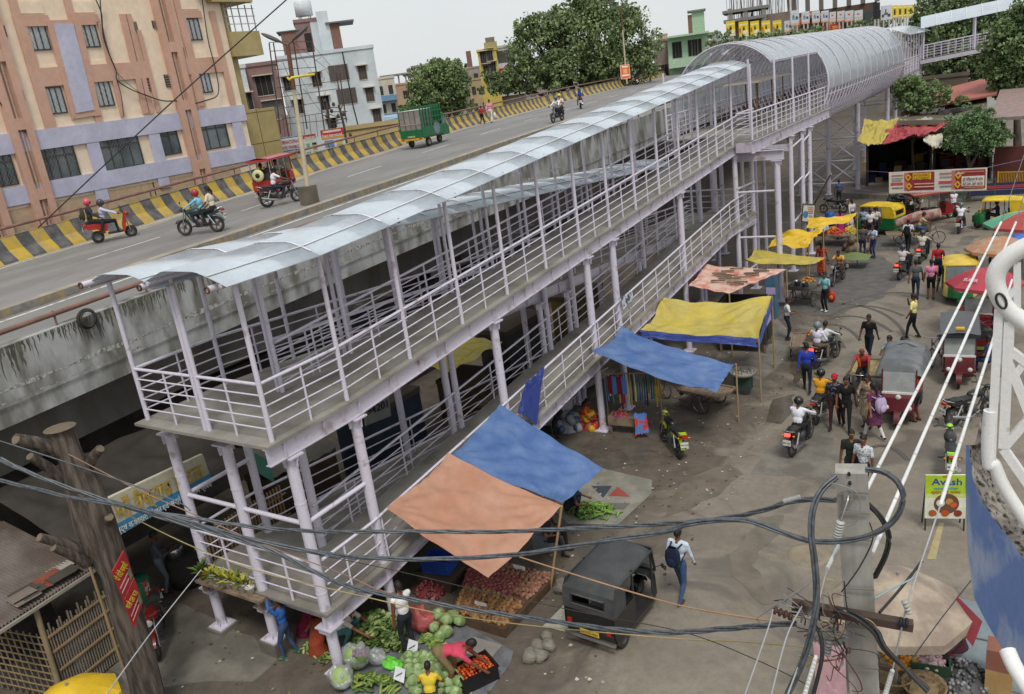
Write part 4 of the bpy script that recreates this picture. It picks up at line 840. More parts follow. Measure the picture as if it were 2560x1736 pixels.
# ---------------------------------------------------------------- trees
bark = mat('bark', (.11, .085, .065), rough=.95, c2=(.05, .04, .032), scale=5, amt=1, bump=.8, stretch=(1, 1, .2))
def leafm(h, i): return mat('leaf_'+h+str(i), tuple(v*(.95+.38*i) for v in hexc(h)), rough=.6, scale=3, amt=.5)
def tree(name, label, foot, blobs, tone, leaf=.35, n=7000, trunk_r=.35, limbs=5, seed=1, cat='tree', group=None, nofoot=False):
 """blobs: (centre, radius vector) lumps that the crown fills; leaves are small folded faces spread through them"""
 rnd = random.Random(seed); o = thing(name, label, cat, foot, 0, group); f = Vector(foot)
 ms = [leafm(tone, i) for i in range(3)]; cr_ = MB(); vol = [b[1][0]*b[1][1]*b[1][2] for b in blobs]; tot = sum(vol)
 for (c, r), v_ in zip(blobs, vol):
  k = int(n*(.35/len(blobs)+.65*v_/tot)); subs = []
  for _ in range(max(5, k//38)):
   d = Vector((rnd.gauss(0, 1), rnd.gauss(0, 1), rnd.gauss(0, 1))).normalized(); rr = rnd.uniform(.5, 1.22)
   subs.append((Vector((c[0]+d.x*r[0]*rr, c[1]+d.y*r[1]*rr, c[2]+d.z*r[2]*rr))-f, rnd.uniform(.12, .26)*min(r), rnd.choice((0, 1, 1, 2))))
  for _ in range(k):
   s_ = rnd.choice(subs); d = Vector((rnd.gauss(0, 1), rnd.gauss(0, 1), rnd.gauss(0, .75))); d = d.normalized()*s_[1]*rnd.random()**.4*1.5
   p = s_[0]+d; a = Vector((rnd.gauss(0, 1), rnd.gauss(0, 1), rnd.gauss(0, .6))).normalized(); b = a.orthogonal().normalized(); b = (b*math.cos(rnd.random()*6)+a.cross(b)*math.sin(rnd.random()*6))
   L_ = leaf*rnd.uniform(.6, 1.3); w_ = L_*.42
   cr_.add([p-b*L_/2, p+a*w_-Vector((0, 0, w_*.3)), p+b*L_/2, p-a*w_-Vector((0, 0, w_*.3))], [(0, 1, 2, 3)], ms[min(2, max(0, s_[2]+rnd.choice((-1, 0, 0, 1))))])
 cr_.build('crown', o)
 top = max(blobs, key=lambda b: b[1][0])[0]; t0 = Vector((0, 0, 0)); t1 = (Vector(top)-f)*.55
 tr = MB().tube([t0, t1*.4+Vector((.1, 0, 0)), t1], [trunk_r, trunk_r*.8, trunk_r*.55], bark, 10)
 for (c, r) in blobs[:limbs*2]:
  e = Vector(c)-f; m_ = t1.lerp(e, .5)+Vector((rnd.uniform(-.3, .3), rnd.uniform(-.3, .3), .2)); tr.tube([t1*.85, m_, e], [trunk_r*.5, trunk_r*.3, trunk_r*.1], bark, 6)
  for _ in range(3):
   q = e+Vector((rnd.uniform(-1, 1)*r[0], rnd.uniform(-1, 1)*r[1], rnd.uniform(-.3, 1)*r[2]))*.8; tr.tube([m_, (m_+q)/2+Vector((0, 0, .15)), q], [trunk_r*.25, trunk_r*.14, trunk_r*.04], bark, 5)
 tr.build('trunk', o); return o
def pb_(x, y, D, rpx, ry=None, dp=1.0):
 c = GD(x, y, D); k = D/F_PX; return ((c.x, c.y, c.z), (rpx*k, rpx*k*dp, (ry or rpx)*k))
def foot(x, D): p = GD(x, 400, D); return (p.x, p.y, 0)
D = 118
tree('broadleaf_tree', 'huge spreading broadleaf tree behind the parapet at the middle of the skyline', foot(1455, D), [pb_(1470, 100, D, 105, 80), pb_(1350, 130, D, 75, 65), pb_(1575, 120, D, 62, 75), pb_(1490, 30, D, 62, 38), pb_(1395, 60, D, 55, 35), pb_(1320, 75, D, 35, 30), pb_(1560, 55, D, 40, 32), pb_(1425, 175, D, 110, 45), pb_(1310, 185, D, 62, 40), pb_(1255, 205, D, 55, 28), pb_(1530, 165, D, 70, 40), pb_(1610, 135, D, 32, 40), pb_(1455, 12, D, 28, 22)], '68774e', .40, 46000, .7, 6, 3)
D = 88
tree('broadleaf_tree', 'medium dark green tree standing just behind the green goods rickshaw', foot(1100, D), [pb_(1100, 215, D, 62, 50), pb_(1075, 255, D, 60, 32), pb_(1125, 185, D, 38, 25), pb_(1140, 250, D, 42, 32), pb_(1045, 272, D, 30, 20), pb_(1090, 180, D, 30, 22)], '66774a', .28, 17000, .35, 5, 5)
D = 190
tree('broadleaf_tree', 'far dark tree on the skyline between the tenements and the yellow house', foot(1105, D), [pb_(1100, 170, D, 40, 18), pb_(1135, 172, D, 28, 16), pb_(1035, 185, D, 18, 12)], '6a7858', .6, 5000, .3, 3, 6)
D = 140
tree('broadleaf_tree', 'low roadside tree mass under the row of five yellow billboards', foot(1880, D), [pb_(1880, 100, D, 55, 14), pb_(1950, 92, D, 50, 18), pb_(2020, 88, D, 45, 14), pb_(1800, 100, D, 30, 20), pb_(2190, 62, D, 60, 12)], '76855a', .42, 8000, .3, 4, 8)
D = 104
tree('broadleaf_tree', 'tall tree rising behind the bend of the covered arm at the right', foot(2420, D), [pb_(2400, 60, D, 80, 62), pb_(2350, 40, D, 50, 50), pb_(2460, 90, D, 75, 60), pb_(2380, 130, D, 70, 45), pb_(2440, 15, D, 60, 30), pb_(2310, 50, D, 28, 24), pb_(2350, 170, D, 60, 30), pb_(2420, 170, D, 60, 30), pb_(2490, 150, D, 50, 50)], '5f704a', .34, 26000, .5, 6, 9)
D = 70
tree('broadleaf_tree', 'dense dark tree filling the right edge of the photograph above the pink shack roof', foot(2540, D), [pb_(2545, 130, D, 55, 70), pb_(2580, 60, D, 50, 50), pb_(2530, 190, D, 35, 40), pb_(2510, 170, D, 32, 30)], '5a6c44', .27, 14000, .35, 4, 10)
D = 66
tree('roadside_shrub', 'bushy shrub growing by the trestle left of the salmon roof', foot(2280, D), [pb_(2280, 235, D, 34, 34), pb_(2265, 215, D, 22, 18), pb_(2335, 235, D, 30, 22), pb_(2300, 260, D, 30, 16), pb_(2390, 250, D, 20, 8)], '667a4e', .18, 7000, .12, 4, 11, cat='shrub')
D = 60
tree('roadside_tree', 'small round dark tree above the white and yellow awning', foot(2425, D), [pb_(2425, 330, D, 52, 40), pb_(2445, 290, D, 28, 28), pb_(2460, 345, D, 42, 30), pb_(2395, 350, D, 32, 25), pb_(2490, 330, D, 25, 18)], '587049', .15, 11000, .16, 5, 12)
# ---------------------------------------------------------------- people
SKIN = {0: '8a5a3c', 1: '6e442c', 2: '9d6b48', 3: '5b3826'}
def cloth(h):
 if ':' not in h: return mat('cloth_'+h, hexc(h), rough=.9, scale=8, amt=.45, bump=.6)
 k = 'cloth_'+h
 if k in MATS: return MATS[k]
 b, p, c = h.split(':'); m = mat(k, hexc(b), rough=.9, scale=8, amt=.4, bump=.6); nt = m.node_tree; N = nt.nodes; L = nt.links; ps = N['Principled BSDF']; src = ps.inputs['Base Color'].links[0].from_socket
 tc = N.new('ShaderNodeTexCoord'); t = N.new('ShaderNodeTexVoronoi' if p == 'dots' else 'ShaderNodeTexChecker' if p == 'check' else 'ShaderNodeTexWave'); t.inputs['Scale'].default_value = {'dots': 22, 'check': 26, 'bars': 9}[p]; L.new(tc.outputs['Object'], t.inputs['Vector'])
 r = N.new('ShaderNodeMath'); r.operation = 'LESS_THAN'; r.inputs[1].default_value = {'dots': .32, 'check': .5, 'bars': .3}[p]; L.new(t.outputs['Distance' if p == 'dots' else 'Fac'], r.inputs[0])
 x = N.new('ShaderNodeMix'); x.data_type = 'RGBA'; L.new(r.outputs[0], x.inputs[0]); L.new(src, x.inputs[6]); x.inputs[7].default_value = (*hexc(c), 1); L.new(x.outputs[2], ps.inputs['Base Color']); return m
hairm = mat('hair', (.012, .010, .009), rough=.6); greyh = mat('grey_hair', (.12, .11, .10), rough=.7)
def ik(a, b, l1, l2, hint):
 a = Vector(a); b = Vector(b); d = b-a; L_ = min(d.length, (l1+l2)*.999); d.normalize(); b = a+d*L_
 x = (l1*l1-l2*l2+L_*L_)/(2*L_); h = math.sqrt(max(l1*l1-x*x, 0)); p = Vector(hint); p = p-d*p.dot(d)
 p = p.normalized() if p.length > 1e-6 else Vector((0, 1, 0)); return a+d*x+p*h, b
POSES = {
 'stand': dict(),
 'walk': dict(fl=(-.10, .27, .05), fr=(.10, -.27, .10), hl=(-.25, -.15, .84), hr=(.25, .20, .88), lean=4),
 'walk2': dict(fl=(-.10, -.24, .09), fr=(.10, .25, .05), hl=(-.25, .20, .88), hr=(.25, -.16, .84), lean=4),
 'phone': dict(hl=(-.14, .32, 1.10), hr=(.12, .33, 1.12), lean=2, nod=25),
 'hips': dict(hl=(-.26, .05, .98), hr=(.26, .05, .98)),
 'eat': dict(hl=(-.24, .12, .90), hr=(.06, .22, 1.42), fl=(-.1, .2, .05), fr=(.1, -.18, .07)),
 'ride': dict(hp=.80, lean=14, fl=(-.21, .22, .34), fr=(.21, .22, .34), hl=(-.31, .60, .98), hr=(.31, .60, .98)),
 'pillion': dict(hp=.88, lean=4, fl=(-.26, .25, .38), fr=(.26, .25, .38), hl=(-.2, .34, .96), hr=(.2, .34, .96)),
 'scoot': dict(hp=.78, lean=8, fl=(-.13, .46, .30), fr=(.13, .46, .30), hl=(-.30, .62, .98), hr=(.30, .62, .98)),
 'cycle': dict(hp=.95, lean=24, fl=(-.12, .22, .30), fr=(.12, .12, .55), hl=(-.27, .72, 1.02), hr=(.27, .72, 1.02)),
 'bend': dict(hp=.86, lean=98, hl=(-.16, .66, .36), hr=(.16, .70, .36), fl=(-.16, .0, .05), fr=(.16, -.10, .05), nod=-10),
 'sit': dict(hp=.52, lean=6, fl=(-.14, .45, .05), fr=(.14, .45, .05), hl=(-.2, .32, .62), hr=(.2, .32, .62)),
 'squat': dict(hp=.24, lean=26, fl=(-.18, .26, .05), fr=(.18, .26, .05), hl=(-.22, .52, .34), hr=(.22, .52, .34)),
 'reach': dict(hp=.30, lean=40, fl=(-.2, .2, .05), fr=(.2, .2, .05), hl=(-.2, .75, .3), hr=(.2, .8, .34)),
 'armsup': dict(hl=(-.12, .20, 1.70), hr=(.10, .24, 1.62), nod=-15),
 'hand_up': dict(hl=(-.26, .02, .82), hr=(.10, .30, 1.22)),
 'drive': dict(hp=.62, lean=6, fl=(-.16, .50, .25), fr=(.16, .50, .25), hl=(-.26, .50, .88), hr=(.26, .50, .88)),
}
def person(label, loc, face=0.0, pose='stand', shirt='d8d8d4', pants='22242c', sleeve='short', legs='long', skin=1, hair='short', shoes='2a211c', scale=1.0, helmet=None, cap=None, scarf=None, female=False, gown=None, group=None, vest=False, **kw):
 q = dict(hp=.92, lean=0, nod=5, fl=(-.1, .02, .05), fr=(.1, -.02, .05), hl=(-.27, .06, .82), hr=(.27, .06, .82)); q.update(POSES[pose]); q.update(kw)
 hp = Vector((0, 0, q['hp'])); ln = math.radians(q['lean']); td = Vector((0, math.sin(ln), math.cos(ln)))
 seated = pose in ('bend',)
 if seated: hp = Vector((0, -.16, q['hp']))
 waist = hp+td*.16; chest = hp+td*.36; nb = hp+td*.50; fwd = Vector((0, td.z, -td.y))
 hd = Vector((0, math.sin(ln*.55+math.radians(q['nod'])*.5), math.cos(ln*.55+math.radians(q['nod'])*.5))); head = nb+hd*.185; hf = Vector((0, hd.z, -hd.y))
 sw = .165 if female else .185
 segs = []; mbp = MB(); dm = hairm
 def seg(a, b, ra, rb, lab, fl=1.0):
  a = Vector(a); b = Vector(b); segs.append((a, b, (ra+rb)/2, lab)); k = 4
  mbp.tube([a.lerp(b, i/k) for i in range(k+1)], [ra+(rb-ra)*i/k for i in range(k+1)], dm, 10)
  mbp.ell(a, ra, dm, 10, 6); mbp.ell(b, rb, dm, 10, 6)
 rotm = Matrix((Vector((1, 0, 0)), fwd, td)).transposed()
 top = 'shirt'; hips = 'pants'
 mbp.ell(hp, (.165 if female else .155, .115, .13), dm, 14, 10, rotm); segs.append((hp+Vector((-.07, 0, 0)), hp+Vector((.07, 0, 0)), .11, hips))
 mbp.ell(waist, (.140, .105, .15), dm, 14, 10, rotm); segs.append((waist+Vector((-.05, 0, 0)), waist+Vector((.05, 0, 0)), .10, top))
 mbp.ell(chest, (.178 if female else .19, .122, .17), dm, 14, 10, rotm); segs.append((chest+Vector((-.09, 0, 0)), chest+Vector((.09, 0, 0)), .11, top))
 seg(nb-td*.03, nb+hd*.09, .060, .052, 'skin')
 hrot = Matrix((Vector((1, 0, 0)), hf, hd)).transposed()
 mbp.ell(head, (.074, .094, .112), dm, 16, 12, hrot); segs.append((head, head+hd*.01, .095, 'skin'))
 mbp.ell(head+hf*.06-hd*.055, (.05, .04, .05), dm, 10, 8, hrot); mbp.ell(head+hf*.098-hd*.012, (.014, .02, .026), dm, 8, 6, hrot)
 for s_ in (-1, 1): mbp.ell(head+Vector((s_*.076, 0, 0))-hd*.01, (.012, .022, .032), dm, 8, 6, hrot)
 hands = []
 for s_, ht_, ft_ in ((-1, q['hl'], q['fl']), (1, q['hr'], q['fr'])):
  sh = nb-td*.045+Vector((s_*sw, 0, 0)); el, wr = ik(sh, ht_, .285, .25, (s_*.6, -.5, -.5));
  seg(nb-td*.03+Vector((s_*.07, 0, 0)), sh, .062, .062, top); seg(sh, sh.lerp(el, .62), .058, .05, 'skin' if vest else top); seg(sh.lerp(el, .62), el, .047, .043, top if sleeve == 'long' else 'skin'); seg(el, wr, .043, .030, top if sleeve == 'long' else 'skin')
  d = (wr-el).normalized(); seg(wr, wr+d*.085, .032, .036, 'skin'); hands.append((s_, wr+d*.07, d))
  hj = hp+Vector((s_*.085, 0, -.03)); kn, an = ik(hj, Vector(ft_)+Vector((0, 0, .03)), .43, .41, (s_*.25 if q['hp'] < .7 else s_*.05, 1, .3))
  lt = 'pants'; seg(hj, hj.lerp(kn, .5), .092, .075, lt); seg(hj.lerp(kn, .5), kn, .075, .060, lt if legs != 'bare' else 'skin'); seg(kn, kn.lerp(an, .45), .058, .054, lt if legs == 'long' else 'skin'); seg(kn.lerp(an, .45), an, .052, .040, lt if legs == 'long' else 'skin')
  fd = Vector((s_*.2, 1, 0)).normalized(); a0 = Vector((an.x, an.y, an.z-.035)); seg(a0-fd*.05, a0+fd*.14, .040, .034, 'shoe')
 if gown:
  z1 = hp+Vector((0, 0, .05)); L_ = gown if q['hp'] > .7 else .25
  mbp.tube([z1, hp-Vector((0, 0, L_*.5)), hp-Vector((0, 0, L_))], [.15, .19, .235], dm, 14); segs.append((hp-Vector((0, 0, .05)), hp-Vector((0, 0, L_)), .21, 'gown'))
 tmp = bpy.data.meshes.new('t'); tmp.from_pydata(mbp.v, [], mbp.f); to = bpy.data.objects.new('t', tmp); COL.objects.link(to)
 rm = to.modifiers.new('r', 'REMESH'); rm.mode = 'VOXEL'; rm.voxel_size = .021; sm = to.modifiers.new('s', 'SMOOTH'); sm.iterations = 3; sm.factor = .5
 bpy.context.view_layer.update(); me = bpy.data.meshes.new_from_object(to.evaluated_get(bpy.context.evaluated_depsgraph_get())); bpy.data.objects.remove(to); bpy.data.meshes.remove(tmp)
 nv = len(me.vertices); co = np.zeros(nv*3); me.vertices.foreach_get('co', co); co = co.reshape(-1, 3)
 fs = [tuple(p.vertices) for p in me.polygons]; cen = np.array([co[list(f)].mean(0) for f in fs]); bpy.data.meshes.remove(me)
 best = np.full(len(fs), 9.0); lab = np.zeros(len(fs), int); names = ['skin', 'shirt', 'pants', 'shoe', 'gown']
 for a, b, r, l in segs:
  a = np.array(a); b = np.array(b); ab_ = b-a; t = np.clip(((cen-a)@ab_)/max(ab_@ab_, 1e-9), 0, 1); dd = np.linalg.norm(cen-(a+t[:, None]*ab_), axis=1)-r
  m = dd < best; best[m] = dd[m]; lab[m] = names.index(l)
 out = MB(); sk = mat('skin_%d' % skin, hexc(SKIN[skin]), rough=.55, scale=6, amt=.2)
 mm = [sk, cloth(shirt), cloth(pants), mat('shoe_'+shoes, hexc(shoes), rough=.6), cloth(shirt if gown is None else kw.get('gcol', shirt))]
 idx = [out.M(m) for m in mm]; out.v = [tuple(c) for c in co]; out.f = fs; out.mi = [idx[l] for l in lab]; out.sm = [True]*len(fs)
 for s_, w_, d in hands:
  a = d.orthogonal().normalized(); sx = Vector((s_, 0, 0)); a = (sx-d*sx.dot(d)); a = a.normalized() if a.length > .1 else d.orthogonal().normalized(); pn = a.cross(d).normalized()*s_
  if pn.y < 0 and abs(pn.y) > .3: pn = -pn
  side = pn.cross(d).normalized()
  for i, L_ in enumerate((.062, .072, .068, .052)):
   o_ = w_+side*(.024-.016*i); out.tube([o_, o_+d*L_*.55, o_+d*L_*.85+pn*L_*.4], [.0095, .009, .007], sk, 6)
  o_ = w_+side*.03-d*.03; out.tube([o_, o_+side*.03+d*.02, o_+side*.034+d*.05+pn*.012], [.011, .010, .008], sk, 6)
 ew = hm('e8e2d8', rough=.3)
 for s_ in (-1, 1):
  e = head+hf*.083+Vector((s_*.031, 0, 0))+hd*.008; out.ell(e, (.014, .008, .008), ew, 8, 6, hrot); out.ell(e+hf*.006, (.006, .005, .007), hairm, 6, 5, hrot); out.ell(e+hd*.022+hf*.002, (.018, .006, .004), hairm, 6, 5, hrot)
 out.ell(head+hf*.092-hd*.062, (.02, .008, .006), hm('7a3f36'), 8, 5, hrot)
 o = thing('person', label, 'person', loc, face, group, scale); out.build('body', o)
 if helmet:
  h_ = MB().ell(head+hd*.015, (.128, .142, .14), hm(helmet, rough=.2, spec=.6), 16, 12, hrot); h_.ell(head+hf*.075-hd*.01, (.105, .07, .062), mat('visor', (.02, .022, .025), rough=.08), 12, 8, hrot); h_.build('helmet', o)
 else:
  if hair != 'bald':
   h_ = MB(); hmn = greyh if hair == 'grey' else hairm; n = 14; vs = []; k = 7
   for i in range(k+1):
    for j in range(n):
     g = 2*PI*j/n; back = .5-.5*math.sin(g); t = (PI*(.36+.30*back))*i/k
     if hair == 'long': t = (PI*(.36+.42*back))*i/k
     p = Vector((.083*math.sin(t)*math.cos(g), .104*math.sin(t)*math.sin(g), .124*math.cos(t)))*(1+.03*random.random()); vs.append(head+hd*.006+hrot @ p)
   h_.add(vs, [(i*n+j, (i+1)*n+j, (i+1)*n+(j+1) % n, i*n+(j+1) % n) for i in range(k) for j in range(n)], hmn, True)
   if hair == 'long' or female: h_.tube([head-hf*.085-hd*.02, head-hf*.125-hd*.10, head-hf*.12-hd*.24], [.045, .042, .02], hmn, 8)
   h_.build('hair', o)
  if cap: MB().ell(head+hd*.045, (.090, .108, .095), cloth(cap), 14, 10, hrot).ell(head+hf*.11+hd*.04, (.07, .07, .012), cloth(cap), 12, 6, hrot).build('cap', o)
 if scarf:
  MB().tube([nb+Vector((-.10, -.02, .0))+fwd*.02, nb-fwd*.09+td*.03, nb+Vector((.10, 0, 0))+fwd*.06, chest+Vector((.09, 0, 0))+fwd*.135, waist+Vector((.09, 0, -.02))+fwd*.13], [.035, .04, .045, .05, .05], cloth(scarf), 8).build('towel', o)
 return o
def backpack(label, loc, face, col, z=1.22, off=-.2, scale=1.0):
 o = thing('backpack', label, 'backpack', loc, face, None, scale); m = cloth(col)
 def fn(u, v):
  a = 2*PI*u; t = v; r = .5*(math.sin(PI*min(max(t, .04), .96)))**.28; c = math.cos(a); s_ = math.sin(a); e = .35
  return Vector((math.copysign(abs(c)**e, c)*.16*r*2*.98, off-.05+math.copysign(abs(s_)**e, s_)*.10*r*2*.98*.8, z-.24+.46*t))
 MB().grid(fn, 20, 12, m).build('bag', o)
 MB().ell((0, off-.15, z-.1), (.11, .035, .11), m, 10, 8).build('front_pocket', o)
 for s_ in (-1, 1): MB().tube([(s_*.09, off+.02, z+.18), (s_*.12, off+.17, z+.20), (s_*.125, off+.31, z+.08), (s_*.13, off+.27, z-.06), (s_*.13, off+.04, z-.18)], .018, m, 6).build('strap', o)
 return o
# ---------------------------------------------------------------- vehicles
rub = mat('rubber', (.022, .021, .02), rough=.85, c2=(.07, .06, .05), scale=5, amt=.6); chrome = mat('chrome', (.55, .55, .56), rough=.25, metal=.9); blackp = mat('black_paint', (.02, .02, .022), rough=.35, spec=.6, c2=(.05, .045, .04), scale=4); engm = mat('engine_metal', (.13, .13, .13), rough=.5, metal=.5); vinyl = mat('black_vinyl', (.018, .018, .018), rough=.55, c2=(.04, .04, .038));
wood = mat('worn_wood', (.27, .20, .135), rough=.9, c2=(.15, .11, .08), scale=3, amt=1, stretch=(1, 8, 1)); lensr = mat('red_lens', (.45, .02, .015), rough=.2); lensw = mat('clear_lens', (.6, .6, .58), rough=.12); lenso = mat('orange_lens', (.6, .22, .02), rough=.3); plate = hm('dcdcd4', rough=.5)
litr = bpy.data.materials.new('lit_tail_lamp'); litr.use_nodes = True; _b = litr.node_tree.nodes['Principled BSDF']; _b.inputs['Base Color'].default_value = (.7, .03, .02, 1); _b.inputs['Emission Color'].default_value = (1, .06, .04, 1); _b.inputs['Emission Strength'].default_value = 2.5
def paint(h): return mat('paint_'+h, hexc(h), rough=.35, spec=.5, c2=tuple(v*.7 for v in hexc(h)), scale=2.5, amt=.5, coat=.2)
def wheel(par, c, r, tr, spokes=8, rimm=None, name='wheel', thin=False):
 c = Vector(c); m = MB(); n = 20; k = 8
 vs = [c+Vector((tr*math.cos(2*PI*j/k), (r-tr+tr*math.sin(2*PI*j/k))*math.cos(2*PI*i/n), (r-tr+tr*math.sin(2*PI*j/k))*math.sin(2*PI*i/n))) for i in range(n) for j in range(k)]
 m.add(vs, [(i*k+j, i*k+(j+1) % k, ((i+1) % n)*k+(j+1) % k, ((i+1) % n)*k+j) for i in range(n) for j in range(k)], rub, True); o = m.build(name, par)
 rm = rimm or chrome; m = MB(); R_ = r-2*tr+.006
 m.tube([c+Vector((0, R_*math.cos(2*PI*i/n), R_*math.sin(2*PI*i/n))) for i in range(n)], tr*.35 if thin else tr*.5, rm, 6, closed=True); m.cyl(c+Vector((-tr*.9, 0, 0)), c+Vector((tr*.9, 0, 0)), .028 if thin else r*.22, rm, 10)
 for i in range(spokes): a = 2*PI*i/spokes; m.bar(c, c+Vector((0, R_*math.cos(a), R_*math.sin(a))), .006 if thin else .028, .006 if thin else .022, rm, (1, 0, 0))
 m.build('rim', o); return o
def disc_wheel(par, c, r, w_, rimm, name='wheel'):
 c = Vector(c); m = MB().lathe([(r*.55, -w_/2), (r*.92, -w_/2), (r, -w_*.3), (r, w_*.3), (r*.92, w_/2), (r*.55, w_/2)], c, rub, 20, (1, 0, 0)); o = m.build(name, par)
 MB().lathe([(0, -w_*.3), (r*.5, -w_*.35), (r*.56, -w_*.5), (r*.56, w_*.5), (r*.5, w_*.35), (0, w_*.3)], c, rimm, 16, (1, 0, 0)).build('rim', o)
def motorbike(label, loc, rz, col='1c1c20', kind='bike', tail=False, group=None, lean=0, acc=None, cat='motorbike'):
 o = thing('motorbike' if kind != 'scooter' else 'scooter', label, cat if kind != 'scooter' else 'scooter', loc, rz, group)
 if lean: o.rotation_euler = (0, math.radians(lean), rz)
 p = paint(col); pa = paint(acc) if acc else p
 if kind == 'scooter':
  for y in (.60, -.58): disc_wheel(o, (0, y, .23), .23, .10, engm)
  MB().prism([(-.98, .66), (-.92, .76), (-.2, .72), (-.14, .60), (-.2, .40), (-.38, .40), (-.55, .52), (-.82, .54)], lambda u, v, t: (t, u, v), -.15, .15, p).build('rear_body', o)
  MB().box(-.15, .15, -.2, .38, .27, .33, vinyl).prism([(.34, .27), (.42, .30), (.60, .95), (.50, .97), (.36, .55)], lambda u, v, t: (t, u, v), -.19, .19, p).build('front_apron', o)
  MB().grid(lambda u, v: Vector(((u-.5)*.30*(1-.3*abs(v-.5)), -.88+.78*v, .79+.06*math.sin(PI*u)+.03*math.sin(PI*2*v))), 8, 8, vinyl).box(-.14, .14, -.87, -.12, .72, .80, vinyl).build('seat', o)
  MB().grid(lambda u, v: Vector(((u-.5)*.16, .60+.27*math.cos(PI*(v*.8+.05)), .23+.27*math.sin(PI*(v*.8+.05)))), 4, 10, p).build('mudguard', o)
 else:
  for y in (.66, -.62): wheel(o, (0, y, .30), .30, .05, 5 if acc is None else 6, blackp if acc else engm)
  MB().ell((0, .02, .42), (.13, .19, .16), engm, 10, 8).box(-.11, .11, -.14, .14, .26, .42, engm).bar((-.1, .28, .30), (.1, .28, .30), .05, .05, engm).tube([(0, .55, .92), (0, .3, .5), (0, .0, .26), (0, -.3, .32), (0, -.45, .62), (0, .4, .80)], .028, blackp, 6).build('engine', o)
  tk = MB(); tk.ell((0, .17, .84), (.155, .31, .125), p, 14, 10); tk.build('fuel_tank', o)
  MB().grid(lambda u, v: Vector(((u-.5)*(.24+.06*math.sin(PI*v)), -.78+.72*v, .80+.055*math.sin(PI*u)+.04*(v < .45))), 8, 10, vinyl).box(-.11, .11, -.77, -.08, .70, .80, vinyl).build('seat', o)
  MB().prism([(-.92, .84), (-.80, .88), (-.30, .74), (-.12, .60), (-.35, .55), (-.70, .68)], lambda u, v, t: (t, u, v), -.105, .105, pa).build('tail_cowl', o)
  for y, a0 in ((.66, .15), (-.62, .3)): MB().grid(lambda u, v: Vector(((u-.5)*.13, y+.335*math.cos(PI*(v*.62+a0)), .30+.335*math.sin(PI*(v*.62+a0)))), 4, 10, pa).build('mudguard', o)
  for s_ in (-1, 1): MB().cyl((s_*.11, -.42, .66), (s_*.11, -.60, .32), .035, chrome, 8).build('shock_absorber', o)
  MB().tube([(.12, .2, .34), (.15, -.1, .24), (.16, -.45, .30), (.17, -.85, .42)], [.022, .03, .048, .052], chrome, 8).build('exhaust', o)
  MB().tube([(-.12, -.72, .80), (-.12, -.95, .90), (.12, -.95, .90), (.12, -.72, .80)], .014, chrome, 6).build('grab_rail', o)
  for s_ in (-1, 1): MB().bar((s_*.12, .0, .34), (s_*.28, .0, .33), .03, .02, rub).build('footrest', o)
 for s_ in (-1, 1): MB().cyl((s_*.075, .66 if kind != 'scooter' else .60, .30), (s_*.075, .50, .93), .024, chrome, 8).build('fork', o)
 hb_ = MB().tube([(-.36, .40, 1.02), (-.2, .47, 1.04), (0, .50, .97), (.2, .47, 1.04), (.36, .40, 1.02)], .014, blackp, 6)
 for s_ in (-1, 1): hb_.cyl((s_*.27, .44, 1.03), (s_*.38, .39, 1.02), .019, rub, 8)
 hb_.build('handlebar', o)
 for s_ in (-1, 1): MB().tube([(s_*.25, .46, 1.03), (s_*.30, .45, 1.20)], .008, blackp, 5).ell((s_*.31, .44, 1.22), (.055, .02, .035), blackp, 8, 6).build('mirror', o)
 MB().lathe([(0, .09), (.06, .08), (.095, .02), (.09, -.05), (.03, -.10)], (0, .60, .93), p if kind == 'scooter' else pa, 14, (0, 1, 0)).build('headlight_shell', o); MB().lathe([(0, .012), (.05, .008), (.082, 0)], (0, .69, .93), lensw, 14, (0, 1, 0)).build('headlight', o)
 MB().box(-.07, .07, -1.0, -.93, .76, .83, litr if tail else lensr).build('tail_light', o)
 for s_ in (-1, 1): MB().ell((s_*.16, -.93, .76), (.04, .03, .025), lenso, 8, 6).build('indicator', o)
 pl = MB().box(-.11, .11, -1.03, -1.018, .50, .66, plate).bar((0, -1.0, .58), (0, -.9, .7), .05, .03, blackp).build('number_plate', o)
 text('BR01 4201', 'lettering', blackp, pl, (-.095, -1.032, .555), (1, 0, 0), (0, 0, 1), .05, .19)
 return o
